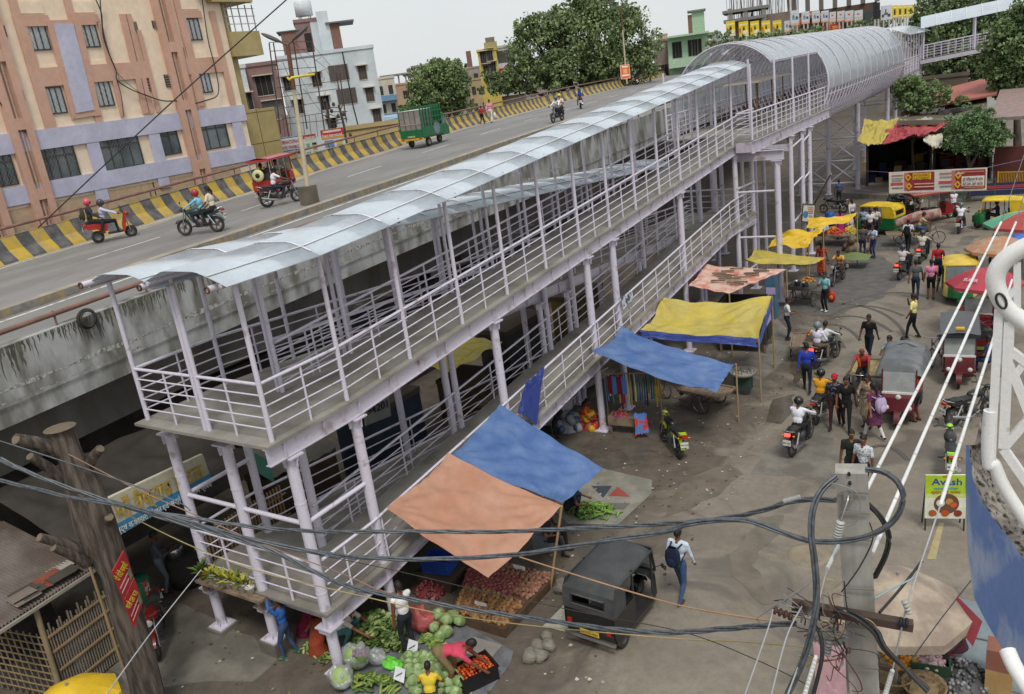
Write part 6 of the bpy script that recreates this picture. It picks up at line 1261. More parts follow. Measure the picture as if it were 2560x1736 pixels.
A3, B3, C3_, D3 = G(*Fz(775, 672), 2.35), G(*Fz(890, 555), 2.45), G(*Fz(1590, 640), 2.3), G(*Fz(1425, 728), 2.15)
tarp('yellow_awning', 'greenish yellow sheet awning with a grey corner over the food cart', [A3, B3, C3_, D3], .2, ty, [], .05, 12)
A4, B4, C4, D4 = G(*Fz(1010, 560), 2.1), G(*Fz(1110, 395), 2.35), G(*Fz(1570, 368), 2.4), G(*Fz(1425, 545), 1.9)
tarp('yellow_awning', 'bright yellow crumpled tarpaulin beside the fruit stall', [A4, B4, C4, D4], .05, ty2, [((A4.x, A4.y, 0), A4), ((D4.x, D4.y, 0), D4), ((C4.x, C4.y, 0), C4)], .09, 13)
A5, B5, C5, D5 = G(2014, 572, 2.3), G(2020, 545, 2.6), G(2143, 533, 2.6), G(2125, 556, 2.3)
tarp('yellow_awning', 'long narrow bright yellow tarpaulin farthest up the stall row', [A5, B5, C5, D5], .1, ty2, [((C5.x, C5.y, 0), C5), ((A5.x, A5.y, 0), A5)], .05, 14)
fc = G(*z6(770, 520)); FCT = handcart('grey food cart with four spoked wheels and steel pots under the yellow sheet', (fc.x+.3, fc.y+.9, 0), -.25, 1.9, 1.1, .85, bedm=hm('5c5c5a'))
rng = random.Random(11)
steel = mat('steel_pot', (.5, .5, .49), rough=.25, metal=.8)
for i, (x, y, r, h, m, lab) in enumerate(((-.25, -.55, .13, .22, steel, 'tall steel pot, left of the two on the food cart tray'), (.15, -.62, .14, .2, steel, 'wide steel pot, right of the two on the food cart tray'))):
 q = Matrix.Rotation(-.25, 3, 'Z') @ Vector((x, y, .85)); tag(MB().lathe([(0, 0), (r, 0), (r, h), (r+.015, h+.01), (r-.01, h), (r-.01, .02), (0, .02)], (0, 0, 0), m, 16).build('steel_pot', loc=(fc.x+.3+q.x, fc.y+.9+q.y, q.z)), lab, 'pot')
def heap(name, label, cat, pos, r, h, n, size, cols, seed=1, rz=0, flat=1.0, kind='stuff', long=1.0, ratio=1.0):
 """a pile that nobody could count: one object"""
 rnd = random.Random(seed); mb = MB(); ms = [hm(c, rough=.45, scale=8) for c in cols]
 mb.lathe([(0, h*.85), (r*.5, h*.62), (r*.85, h*.25), (r*.97, 0)], (0, 0, 0), ms[-1], 16)
 for i in range(n):
  a = rnd.random()*2*PI; q = rnd.random()**.5; x, y = r*q*math.cos(a), r*ratio*q*math.sin(a); z = h*(1-q**1.6)+size*.3
  ro = Matrix.Rotation(rnd.random()*6, 3, 'Z') @ Matrix.Rotation(rnd.uniform(-.4, .4), 3, 'X'); s = size*rnd.uniform(.75, 1.2)
  mb.ell((x, y, z), (s*long, s, s*flat), rnd.choice(ms), 7 if long == 1 else 6, 5, ro)
 o = mb.build(name, loc=pos); tag(o, label, cat)
 o['kind'] = kind; return o
heap('snack_heap', 'golden fried snack heap on the food cart tray', 'snacks', (fc.x+.2, fc.y+1.1, .85), .3, .2, 60, .045, ('b87a2c', 'd09a3c', '8a5a20'), 3)
tag(MB().grid(lambda u, v: Vector((-.75+1.5*u, -.6+1.2*v, .5+.25*math.sin(PI*u)*math.sin(PI*v))), 12, 12, hm('6a7a4a')).build('covered_heap', loc=G(2135, 668)), 'low heap under a patterned green cover beside the fruit stall', 'covered goods')
ft = G(2100, 612); fs = thing('fruit_stall', 'plank fruit stall heaped with apples and oranges near the checked shirt man', 'stall', ft, -.2)
MB().box(-1.3, 1.3, -.7, .7, .6, .68, wood).build('table', fs)
for x in (-1.2, 1.2):
 for y in (-.6, .6): MB().box(x-.05, x+.05, y-.05, y+.05, 0, .6, wood).build('leg', fs)
for i, (x, y, cs, lab) in enumerate(((-.8, -.2, ('b8501e', 'c8702a'), 'orange fruit heap at the left of the fruit stall'), (-.1, -.25, ('a82c22', 'c04a30'), 'red apple heap at the middle of the fruit stall'), (.7, -.1, ('c8a02c', '7a9a3a'), 'yellow and green fruit heap at the right of the fruit stall'), (-.4, .35, ('b85a1e', 'd08a2c'), 'orange heap at the back of the fruit stall'), (.4, .4, ('c03a2a', 'd8b03c'), 'mixed red and yellow heap at the back of the fruit stall'))):
 heap('fruit_heap', lab, 'fruit', ft+Vector((x, y, .68)), .34, .22, 70, .05, cs, i+20)
tag(rel(sheet([ft+Vector((-1.3, -.72, .7)), ft+Vector((-.4, -.75, .95)), ft+Vector((-.6, .0, 1.1)), ft+Vector((-1.3, 0, .9))], 0, hm('b9bcb6'), wr=.08, seed=5), ft).build('plastic_cover', loc=ft), 'crumpled pale plastic cover on the fruit stall', 'plastic sheet')
hd = G(2140, 628); heap('cloth_bundle', 'brown sack bundle at the end of the fruit stall', 'bundle', hd, .6, .9, 30, .2, ('6a5a4a', '7a6a58'), 31)
bl = G(2075, 590); put(MB().lathe([(0, 0), (.24, 0), (.28, .3), (.26, .75), (.2, .8), (0, .8)], bl+Vector((0, 0, .6)), hm('1f4f9a', rough=.4), 14), 'blue_drum', 'blue plastic drum behind the fruit stall', 'drum')
sbA, sbB, sbC, sbD = [GX(*Fz(*p), -10.6) for p in ((1370, 120), (1488, 125), (1470, 302), (1356, 293))]
sb = put(MB().add([sbA, sbB, sbC, sbD]+[p+Vector((-.05, .1, 0)) for p in (sbA, sbB, sbC, sbD)], [(0, 3, 2, 1), (4, 5, 6, 7), (0, 1, 5, 4), (1, 2, 6, 5), (2, 3, 7, 6), (3, 0, 4, 7)], hm('d9d4c4')), 'small_board', 'small cream board with a blue globe and orange text above the yellow awnings', 'signboard')
def onq(q, u, v, off=(0, 0, 0)): return (q[0]*(1-u)+q[1]*u)*(1-v)+(q[3]*(1-u)+q[2]*u)*v+Vector(off)
QS = [sbA, sbB, sbC, sbD]; ORG = sb.location.copy(); m = MB(); off = (.006, -.012, 0)
m.add([onq(QS, .28+.22*math.cos(a), .58+.2*math.sin(a), off) for a in np.linspace(0, 2*PI, 16)[:-1]], [tuple(range(14, -1, -1))], hm('3f7fb0'))
for v, u0, u1, c in ((.16, .42, .9, 'c87a2a'), (.26, .42, .9, 'c87a2a'), (.36, .42, .9, 'c87a2a'), (.46, .5, .9, 'b85a4a'), (.62, .55, .9, '8a8a8a'), (.72, .55, .85, '8a8a8a')): m.add([onq(QS, u0, v, off), onq(QS, u1, v, off), onq(QS, u1, v+.06, off), onq(QS, u0, v+.06, off)], [(0, 3, 2, 1)], hm(c))
rel(m, ORG).build('printed_picture', sb); fr_ = MB()
for a, b in zip(QS, QS[1:]+QS[:1]): fr_.bar(a+Vector(off)*.5, b+Vector(off)*.5, .05, .05, blackp)
fr_.cyl((sbC+sbD)/2, Vector(((sbC.x+sbD.x)/2, (sbC.y+sbD.y)/2, 0)), .03, blackp, 6); rel(fr_, ORG).build('frame', sb)
put(MB().cyl(G(2030, 520, 0), G(2078, 435, 3.4), .05, hm('b09a7a'), 8), 'leaning_pole', 'pale bamboo pole leaning against the far trestle column', 'pole')
# ------------------------------------------------ bead stall under the blue awning
bs = G(1538, 1066)
rk = thing('bead_stall', 'hanging bead and ribbon stall with a wooden bench under the blue awning', 'stall', bs, .1)
MB().bar((-.2, 0, 0), (-.2, 0, 1.9), .04, .04, bamboo).bar((1.5, .3, 0), (1.5, .3, 1.9), .04, .04, bamboo).bar((-.3, 0, 1.8), (1.6, .3, 1.8), .04, .04, bamboo).build('frame', rk)
for i in range(24):
 x = -.2+i*.072; c = ('c8a42a', '2a4a9a', 'b82a3a', 'd8d4cc', '3a7a4a', '22253a', '8a2a6a', '6a7a9a')[rng.randrange(8)]; L_ = rng.uniform(.6, 1.2)
 MB().tube([(x, .02+x*.16, 1.78), (x+.02, .0+x*.16, 1.78-L_*.5), (x+.01, .0+x*.16, 1.78-L_)], [.015, .025, .03], hm(c), 5).build('bead_string', rk)
for i in range(4): MB().box(-.1+.16*i, .04+.16*i, -.05, -.04, 1.15, 1.75, hm(('7a1f2a', '5a8ad0', '8a2030', '5a8ad0')[i])).build('card_pack', rk)
MB().box(.0, 1.0, -.55, -.1, .48, .58, wood).box(.0, 1.0, -.57, -.55, .3, .58, wood).build('bench', rk)
for x in (.06, .94):
 for y in (-.5, -.16): MB().bar((x, y, 0), (x, y, .48), .07, .07, wood).build('bench_leg', rk)
put(sheet([bs+Vector((1.0, -.6, .75)), bs+Vector((1.35, -.45, .75)), bs+Vector((1.45, -.55, .15)), bs+Vector((1.05, -.75, .1))], 0, mat('red_blue_cloth', (.5, .05, .04), c2=(.08, .2, .5), scale=2, amt=1, lo=.48, hi=.52), wr=.06, seed=8), 'draped_cloth', 'red and blue cloth hanging off the end of the bead stall bench', 'cloth')
heap('bead_pile', 'red trinket pile on the bead stall bench', 'trinkets', bs+Vector((.4, -.3, .58)), .25, .12, 40, .03, ('b83a2a', 'c87a2a', '8a3a6a'), 41)
wbp = G(1860, 985); bk = thing('basket_stand', 'grey weighing basket on a stacked crate at the corner of the blue awning', 'basket', wbp)
MB().lathe([(0, .72), (.36, .74), (.42, .84), (.44, .84), (.40, .72), (.3, .68), (0, .68)], (0, 0, 0), hm('9a968c', scale=6), 18).build('basket', bk); MB().box(-.26, .26, -.2, .2, .2, .68, hm('2f4a40', scale=4)).build('crate', bk);
heap('grey_goods', 'pale grey goods spread in the weighing basket', 'goods', wbp+Vector((0, 0, .74)), .36, .06, 60, .04, ('a8a49a', '8f8b82'), 43)
heap('bundle_heap', 'red and yellow cloth bundle heap on the ground beside the ramp column', 'bundle', G(*Dz(820, 1480)), .5, .45, 40, .12, ('b8341e', 'c8a02a', '8a2a2a'), 44).location.z = 0
heap('sack_heap', 'white and blue lettered plastic sack heap under the ramp', 'sacks', G(*Dz(690, 1500)), .45, .5, 24, .16, ('a8aab0', '4a5a7a', '8a8c90'), 45)
person('dark clothed man stooping under the ramp beside the sacks', G(*Dz(610, 1560)), 2.2, 'bend', '3a3a36', '1e1e20')
person('woman in orange sitting on the ground by the ramp column', G(*Dz(770, 1490)), -1.2, 'squat', 'c85a1e', 'b8a02a', female=True, gown=.3)
trolley('old cycle trolley parked in the shade of the blue awning', G(1745, 1015), 1.35)
# ------------------------------------------------ onions, potatoes and greens in front of the orange awning
def tilt_slab(name, label, corners, h, m):
 P = [Vector((*G(*c)[:2], 0)) for c in corners]; mb = MB(); vs = P+[p+Vector((0, 0, h)) for p in P]
 mb.add(vs, [(0, 3, 2, 1), (4, 5, 6, 7), (0, 1, 5, 4), (1, 2, 6, 5), (2, 3, 7, 6), (3, 0, 4, 7)], m); return put(mb, name, label, 'platform'), P
SL, SP = tilt_slab('wooden_platform', 'low brown board platform that carries the onions and potatoes', [z8(1090, 1210), z8(740, 1100), z8(880, 720), z8(1420, 850)], .22, hm('5e4a38', scale=4, amt=1))
def slab_pt(u, v, z): a = SP[0]*(1-u)+SP[3]*u; b = SP[1]*(1-u)+SP[2]*u; p = a*(1-v)+b*v; return Vector((p.x, p.y, .22+z+.10*math.sin(PI*min(max(u, 0), 1))*math.sin(PI*min(max(v, 0), 1))))
def lump_mesh(r, m, seed):
 mb = MB(); mb.ell((0, 0, 0), (r, r*.88, r*.8), m, 10 if r > .1 else 9, 8 if r > .1 else 6); mb.v = [tuple(Vector(v)*(1+.12*mnoise.noise(Vector(v)*18+Vector((seed, 0, 0))))) for v in mb.v]; return mb
def crop(name, label, cat, group, protos, pts):
 base = [p.build(name) for p in protos]
 for i, (p, s_) in enumerate(pts):
  if i < len(base): o = base[i]
  else: o = base[i % len(base)].copy(); COL.objects.link(o)
  o.location = p; o.scale = (s_,)*3; o.rotation_euler = (rng.uniform(-.5, .5), rng.uniform(-.5, .5), rng.random()*6); tag(o, label, cat, group)
potm = [hm(c, rough=.8, scale=14) for c in ('9a7248', '876040', 'a57e54')]; onim = [hm(c, rough=.4, scale=14) for c in ('7a3038', '8e4a48', 'a06a5c')]
def rows(u0, u1, v0, v1, nu, nv, dz=.06): return [(slab_pt(u0+(u1-u0)*(i+rng.uniform(-.3, .3)+.5)/nu, v0+(v1-v0)*(j+rng.uniform(-.3, .3)+.5)/nv, .045+.02*rng.random()), rng.uniform(.8, 1.15)) for i in range(nu) for j in range(nv)]
MB().add([slab_pt(u, v, .01) for v in np.linspace(.04, .96, 9) for u in np.linspace(.03, .97, 9)], [(j*9+i, j*9+i+1, (j+1)*9+i+1, (j+1)*9+i) for i in range(8) for j in range(8)], hm('6a4a38')).build('produce_bed', SL).matrix_parent_inverse = SL.matrix_world.inverted() if False else Matrix.Translation(-SL.location)
crop('potato', 'round brown potato spread on the front part of the board platform', 'potato', 'potatoes on the board platform', [lump_mesh(.054, m_, i) for i, m_ in enumerate(potm)], rows(.03, .42, .05, .95, 11, 15))
crop('onion', 'purple red onion spread on the middle of the board platform', 'onion', 'onions on the board platform', [lump_mesh(.05, m_, i+5) for i, m_ in enumerate(onim)], rows(.44, .74, .25, .98, 13, 16))
crop('potato', 'pinkish potato set out in the rows at the far road edge of the board platform', 'potato', 'pink potatoes on the platform edge', [lump_mesh(.056, hm(c, rough=.8, scale=14), i+9) for i, c in enumerate(('8f6650', '9c735c', '7f5a48'))], rows(.5, .98, .02, .24, 13, 4)+rows(.76, .98, .26, .97, 7, 11))
def spread(name, label, ms, n, r, u0, u1, v0, v1):
 mb = MB()
 for _ in range(n): mb.ell(slab_pt(rng.uniform(u0, u1), rng.uniform(v0, v1), .03), (r, r*.9, r*.8), rng.choice(ms), 7, 5)
 o_ = put(mb, name, label, 'produce'); o_['kind'] = 'stuff'
spread('potato_layer', 'potatoes lying below the front ones on the board platform', potm, 330, .05, .02, .43, .04, .96); spread('onion_layer', 'onions lying below the others in the middle of the board platform', onim, 340, .047, .43, .76, .24, .98); spread('pink_potato_layer', 'pinkish potatoes lying below those at the road edge of the platform', [hm(c, rough=.8, scale=14) for c in ('8f6650', '9c735c')], 300, .052, .5, .98, .02, .97)
for i, (x, y, rz_) in enumerate(((940, 1080, .3), (1190, 835, .3))): put(MB().box(-.15, .15, -.015, .015, .28, .42, hm('e4e4e0')).box(-.14, -.12, -.01, .01, 0, .28, blackp).box(.12, .14, -.01, .01, 0, .28, blackp), 'price_stand', 'small wire stand with a white price card '+('at the front of the potatoes', 'among the onions')[i], 'price stand', org=(0, 0, 0)).location = Vector((*G(*z8(x, y))[:2], 0))
bcr = G(*z8(675, 830)); cbx = hm('23469a', rough=.4)
bcr_o = thing('plastic_crate', 'blue plastic crate in the shade under the orange awning', 'crate', bcr+Vector((0, 0, .35)), .2); MB().box(-.35, .35, -.26, .26, 0, .04, cbx).box(-.35, .35, -.26, -.23, .04, .34, cbx).box(-.35, .35, .23, .26, .04, .34, cbx).box(-.35, -.32, -.229, .229, .04, .34, cbx).box(.32, .35, -.229, .229, .04, .34, cbx).build('shell', bcr_o)
m_ = MB()
for k in range(5): m_.box(-.3, .3, -.268, -.261, .07+k*.05, .09+k*.05, hm('16306e'))
m_.build('slot', bcr_o)
tag(MB().box(-.5, .5, -.35, .35, 0, .34, hm('4a3e32', scale=3)).build('box', loc=bcr), 'dark wooden box that carries the blue crate', 'box')
heap('onion_sack', 'dark red onion heap in the shade left of the platform', 'onions', G(*z8(600, 900)), .4, .25, 60, .05, ('5e2a30', '7a3a3c'), 51)
put(MB().add([G(*p, .012) for p in (z8(330, 1100), z8(750, 1080), z8(1140, 1290), z8(1120, 1370), z8(960, 1590), z8(-100, 1800), z8(60, 1500))], [(6, 5, 4, 3, 2, 1, 0)], mat('grey_sheet', (.11, .115, .13), rough=.6, c2=(.17, .175, .19), scale=3, amt=1)), 'ground_sheet', 'grey blue plastic ground sheet under the cabbages and tomato crate', 'ground sheet')
put(MB().add([G(*p, .012) for p in ((1500, 1170), (1630, 1200), (1628, 1235), (1545, 1312), (1420, 1310), (1380, 1270), (1440, 1150))], [(6, 5, 4, 3, 2, 1, 0)], mat('banner_sheet', (.27, .255, .21), rough=.75, c2=(.19, .185, .15), scale=1.6, amt=1)), 'ground_sheet', 'old khaki banner laid on the ground under the green bananas', 'ground sheet')
put(MB().add([G(*p, .017) for p in ((1478, 1215), (1530, 1215), (1508, 1245))], [(2, 1, 0)], hm('3f4650')).add([G(*p, .017) for p in ((1545, 1218), (1575, 1242), (1520, 1240))], [(2, 1, 0)], hm('9a4a3c')).add([G(*p, .017) for p in ((1520, 1258), (1575, 1258), (1560, 1275), (1530, 1272))], [(3, 2, 1, 0)], hm('6a6a62')), 'banner_print', 'faded grey and red print on the khaki ground banner', 'print')
def pod(L_, r, m):
 mb = MB(); mb.tube([(-L_*.5, 0, 0), (-L_*.2, .012, .012), (L_*.2, .012, .012), (L_*.5, 0, 0)], [r*.4, r, r, r*.3], m, 6); return mb
bp_ = G(1482, 1282); pts = []
for i in range(95): a = rng.random()*2*PI; q = rng.random()**.5; pts.append((bp_+Vector((.75*q*math.cos(a), .42*q*math.sin(a), .03+.16*(1-q)+.02*rng.random())), rng.uniform(.85, 1.2)))
crop('green_banana', 'green plantain banana piled on the khaki ground banner', 'banana', 'green bananas on the ground banner', [pod(.26, .026, hm(c, rough=.4)) for c in ('6f9a3a', '557f2a', '8aae4e')], pts)
for o in COL.objects:
 if o.name.startswith('green_banana'): o.rotation_euler = (rng.uniform(-.2, .2), rng.uniform(-.25, .25), rng.random()*6)
def cabbage(i):
 mb = MB(); ms = [hm(c, rough=.55, scale=7) for c in ('a8bb88', '90a870', '7c955c')]; mb.ell((0, 0, .12), (.125, .125, .115), ms[0], 12, 9)
 for k in range(5):
  a = 2*PI*k/5+i; ca, sa = math.cos(a), math.sin(a)
  mb.grid(lambda u, v: Vector(((.126+.02*v+.015*math.sin(u*9))*math.cos(a+(u-.5)*1.3)*math.sin(.5+v*1.6), (.126+.02*v+.015*math.sin(u*9))*math.sin(a+(u-.5)*1.3)*math.sin(.5+v*1.6), .12+.125*math.cos(.5+v*1.6))), 5, 5, ms[1+k % 2])
 return mb
pts = []
for lay in (0, 1):
 for j in range(6-lay):
  for i in range(8-lay):
   x, y = 440+i*46+j*9+rng.uniform(-9, 9)+22*lay, 1368+j*42+rng.uniform(-8, 8)+20*lay
   if x < 800: p = G(*z8(x, y)); pts.append((Vector((p.x, p.y, .01+.15*lay)), rng.uniform(.72, .98)))
crop('cabbage', 'pale green cabbage in the big heap on the grey sheet', 'cabbage', 'cabbages heaped on the grey sheet', [cabbage(i) for i in range(3)], pts)
pts = [(Vector((*G(*z8(x, y))[:2], .02+dz)), s_) for x, y, dz, s_ in ((660, 1140, .25, 1), (640, 1180, .1, .9), (700, 1160, .2, 1), (690, 1200, .05, 1), (740, 1130, .1, 1.05), (775, 1135, .02, 1), (660, 1215, .0, .9), (720, 1195, .02, .95))]
crop('cabbage', 'cabbage in the small stack behind the stooping pink shirted man', 'cabbage', 'cabbages behind the stooping man', [cabbage(i+4) for i in range(2)], pts)
def leafheap(name, label, cs, corners, h, n, size, seed):
 rnd = random.Random(seed); P = [Vector((*G(*c)[:2], 0)) for c in corners]; org = sum(P, Vector())/len(P); mb = MB(); ms = [hm(c, rough=.55, scale=7) for c in cs]
 for _ in range(n):
  u, v = rnd.random(), rnd.random(); p = (P[0]*(1-u)+P[1]*u)*(1-v)+(P[3]*(1-u)+P[2]*u)*v; z = .03+h*max(0, math.sin(PI*u)*math.sin(PI*v))**.6*rnd.uniform(.6, 1.05)
  a = Vector((rnd.gauss(0, 1), rnd.gauss(0, 1), rnd.gauss(0, .35))).normalized(); b = a.cross(Vector((rnd.gauss(0, .35), rnd.gauss(0, .35), 1))).normalized(); L_ = size*rnd.uniform(.6, 1.2); p = Vector((p.x, p.y, z))-org
  mb.add([p-a*L_, p-a*L_*.3+b*L_*.5+Vector((0, 0, L_*.15)), p+a*L_*.7+b*L_*.3, p+a*L_, p+a*L_*.6-b*L_*.35, p-a*L_*.3-b*L_*.5+Vector((0, 0, L_*.12))], [(0, 1, 2, 3), (0, 3, 4, 5)], rnd.choice(ms))
 o = mb.build(name, loc=org); tag(o, label, 'leaf vegetables'); o['kind'] = 'stuff'; return o
leafheap('cauliflower_leaves', 'big heap of dark green leafy heads beside the white vested man', ('5a7438', '728a4a', '44592e', '8fa062'), [z8(60, 1290), z8(440, 1300), z8(400, 1060), z8(80, 1100)], .42, 900, .11, 3)
leafheap('loose_leaves', 'loose green leaves lying by the small cabbage stack', ('7f9a4a', '9ab05e', '5f7f3a'), [z8(520, 1240), z8(680, 1300), z8(700, 1200), z8(560, 1190)], .08, 140, .09, 4)
leafheap('leaf_litter', 'scattered torn leaves on the mud before the first column', ('8aa055', 'a8b878', '6f8a45'), [Bz(820, 1400), Bz(1000, 1520), Bz(1060, 1440), Bz(880, 1330)], .02, 60, .06, 5)
pts = []
for i in range(80): u, v = rng.random(), rng.random(); p = G(*z8(70+330*u-60*v, 1575-110*v)); pts.append((Vector((p.x, p.y, .04+.14*math.sin(PI*u)*math.sin(PI*v))), rng.uniform(.8, 1.15)))
crop('gourd', 'slim green ridge gourd in the heap at the bottom left of the cabbages', 'gourd', 'green gourds beside the cabbages', [pod(.24, .03, hm(c, rough=.45)) for c in ('6d8438', '879a48', '546e30')], pts)
clrp = mat('clear_plastic', (.45, .48, .46), rough=.2, alpha=.55, spec=.7)
def bag(name, label, p, r, m, fill=None, seed=1):
 mb = MB(); mb.ell((0, 0, r[2]*.75), (r[0]*.85, r[1]*.85, r[2]*.8), m, 30, 22); mb.v = [tuple(Vector(v)*(1+.34*mnoise.noise(Vector(v)*5+Vector((seed, 0, 0)))+.16*mnoise.noise(Vector(v)*14+Vector((seed, 3, 0))))) for v in mb.v]; o = mb.build(name, loc=p); tag(o, label, 'bag')
 if fill: MB().ell((0, 0, r[2]*.75), tuple(q*.8 for q in r), fill, 12, 8).build('contents', o)
 return o
bag('plastic_bag', 'clear plastic bag of green vegetables with a striped cloth on top', G(*z8(115, 1400)), (.32, .28, .34), clrp, hm('8fa860', scale=7)); bag('plastic_bag', 'clear plastic bag of pale vegetables at the bottom edge of the photograph', G(*z8(20, 1530)), (.3, .26, .3), clrp, hm('9ab070', scale=7), 4)
bag('plastic_bag', 'crumpled empty clear plastic bag between the leaves and the green bag', G(*z8(250, 1370)), (.3, .22, .2), clrp, None, 6); bag('plastic_bag', 'bright green plastic bag lying at the edge of the cabbages', G(*z8(350, 1400)), (.32, .2, .12), hm('6fd04a', rough=.4), None, 7)
put(sheet([G(*z8(75, 1340), .62), G(*z8(190, 1330), .62), G(*z8(195, 1290), .66), G(*z8(80, 1290), .66)], 0, hm('8a7a84', scale=8), wr=.05, seed=2), 'striped_cloth', 'mauve striped cloth bundled on the clear green bag', 'cloth')
for x, y, s_, lab in ((545, 1100, .36, 'large red plastic sack behind the white vested man'), (665, 1070, .3, 'smaller red plastic sack next to the cabbage stack')): bag('red_sack', lab, G(*z8(x, y+60)), (s_*.9, s_*.7, s_), mat('red_plastic', (.33, .05, .06), rough=.4, c2=(.45, .12, .12), scale=4, amt=1, bump=.4), None, int(x))
for x, y, lab in ((490, 1350, 'standing between the leaves and the cabbages'), (405, 1535, 'at the front of the gourds')): p = G(*z8(x, y)); put(MB().bar(p+Vector((0, 0, 0)), p+Vector((0, 0, .2)), .02, .02, bamboo).add([p+Vector(v) for v in ((-.16, -.02, .18), (.14, -.05, .2), (.12, .08, .42), (-.15, .1, .4))], [(0, 1, 2, 3)], hm('e4e6ea')).bar(p+Vector((-.1, .0, .25)), p+Vector((.06, .03, .36)), .03, .004, blackp), 'price_card', 'white price card with a number '+lab, 'price card')
p = G(*z8(895, 1480)); tc = thing('plastic_crate', 'black plastic crate full of tomatoes before the stooping man', 'crate', p, -.5)
bk_ = hm('1c1c1c', rough=.5); MB().box(-.28, .28, -.38, .38, 0, .03, bk_).box(-.28, .28, -.38, -.355, .03, .34, bk_).box(-.28, .28, .355, .38, .03, .34, bk_).box(-.28, -.255, -.354, .354, .03, .34, bk_).box(.255, .28, -.354, .354, .03, .34, bk_).box(-.3, .3, -.4, -.381, .29, .34, bk_).box(-.3, .3, .381, .4, .29, .34, bk_).build('shell', tc)
tm_ = [hm(c, rough=.2) for c in ('b8341a', 'c8501e', 'd06a2a')]; pts = []
for i in range(8):
 for j in range(10): q = Matrix.Rotation(-.5, 3, 'Z') @ Vector((-.22+.063*i+rng.uniform(-.012, .012), -.32+.071*j+rng.uniform(-.012, .012), .26+.05*math.sin(PI*i/7)*math.sin(PI*j/9)+rng.uniform(0, .02))); pts.append((p+q, rng.uniform(.85, 1.1)))
crop('tomato', 'ripe tomato in the black crate', 'tomato', 'tomatoes in the black crate', [lump_mesh(.04, m__, i) for i, m__ in enumerate(tm_)], pts)
cs_ = hm('7f7b70', scale=5, amt=1, bump=.4)
for i, (x, y, r) in enumerate(((1355, 1195, .13), (1375, 1260, .16), (1300, 1270, .15), (1250, 1335, .18), (1315, 1335, .17), (1470, 890, .24))):
 mb = lump_mesh(r, cs_, i*7); put((setattr(mb, 'v', [tuple(Vector(v)*(1+.35*mnoise.noise(Vector(v)*5.5+Vector((i*3, 0, 0))))) for v in mb.v]), setattr(mb, 'sm', [False]*len(mb.sm)), mb)[2], 'rock', ('small grey rock, nearest the potato platform', 'rounded grey rock, right one of the pair in the heap', 'grey rock on the left of the upper row of the heap', 'broad grey rock at the bottom left of the heap', 'flat faced grey rock at the bottom right of the heap', 'pale block of stone tied with red cloth beside the platform')[i], 'rock', 'rocks beside the road' if i < 5 else None, org=(0, 0, 0)).location = G(*z8(x, y+15))+Vector((0, 0, r*.6))
put(MB().add([G(*p, .02) for p in (z8(1330, 1130), z8(1500, 960), z8(1530, 1000), z8(1540, 1180))], [(3, 2, 1, 0)], hm('a8a69a', scale=3)), 'white_sack', 'flattened white sack on the ground behind the black auto', 'sack')
put(MB().box(-.35, .35, -.25, .25, 0, .06, hm('8a8680', scale=3)), 'stone_slab', 'grey flat slab leaning beside the tomato crate', 'slab', org=(0, 0, 0)).location = G(*z8(930, 1290), .02)
put(MB().box(-.22, .22, -.2, .2, .1, .5, hm('6f7a80')), 'metal_bin', 'grey metal bin standing at the shade edge behind the orange awning tip', 'bin', org=(0, 0, 0)).location = G(*z8(1350, 630))
def litter():
 rnd = random.Random(21); mb = MB(); ms = [hm(c) for c in ('b0aa9c', '9a8f78', '857a66', '70583f', '625f4a', '54493c', '4a4036', '7a4a3c', 'c4c0b6')]
 for _ in range(1100):
  a = rnd.random(); p = Vector((rnd.uniform(-11.6, -6.6), 9+28*a, .013)) if rnd.random() < .75 else Vector((rnd.uniform(-18, -11), rnd.uniform(5, 14), .013))
  s_ = rnd.uniform(.01, .055); r_ = rnd.random()*6; mb.add([p+Vector((math.cos(r_+t)*s_*rnd.uniform(.6, 1.2), math.sin(r_+t)*s_*rnd.uniform(.6, 1.2), rnd.uniform(0, .015))) for t in (0, 1.5, 3.1, 4.7)], [(0, 1, 2, 3)], rnd.choice(ms))
 o = mb.build('street_litter'); tag(o, 'scraps of paper, leaves and plastic strewn over the mud by the stalls', 'litter'); o['kind'] = 'stuff'
litter()
mh = G(*z9(845, 660)); put(MB().lathe([(0, .012), (.36, .012), (.38, .02), (.40, .012), (.46, .012), (.47, .002)], Vector((mh.x, mh.y, 0)), hm('8a7f6c', scale=4), 28), 'manhole_cover', 'round concrete manhole cover in the road left of the concrete pole', 'manhole cover')
# ------------------------------------------------ vendors and people close by
D0 = lambda x, y: G(*dd(x, y))
person('boy in a blue shirt and patched jeans reaching up to the landing beam', G(*Bz(755, 1440)), 1.9, 'armsup', '2f5fa8:bars:3a6ab8', '3a4a6a', 'long', scale=.86, shoes='3a7a3a', fl=(-.14, .1, .05), fr=(.14, -.12, .05))
person('woman in a magenta sari sitting in the shade under the lower landing', G(*Bz(860, 1270)), -1.0, 'squat', '6a1434', '7a1438', female=True, hair='long', gown=.3)
person('person in an orange brown wrap lying over the vegetables under the landing', G(*Bz(945, 1400)), .4, 'squat', '8a3a22', '6a3a2a', gown=.3, lean=60)
person('man in a pale T shirt reaching over the leaf heap from behind the front column', G(*Bz(1110, 1330)), -1.3, 'reach', 'cfc6bc', '4a7a80', skin=1)
person('man in a white vest and dark trousers standing by the leaf heap', G(*z8(470, 1300)), 1.3, 'hand_up', 'e4e4e2', '20242c', 'short', skin=1, vest=True)
person('stooping man in a pink shirt picking tomatoes from the black crate', G(*z8(745, 1520)), -1.0, 'bend', 'c8465e', '7a6848', 'short', 'shorts', skin=1, shoes='7a5238')
person('child in a yellow shirt sitting at the bottom edge before the cabbages', G(*z8(600, 1640)), .5, 'squat', 'd8bc3a', '3a3a3a', skin=1, scale=.8)
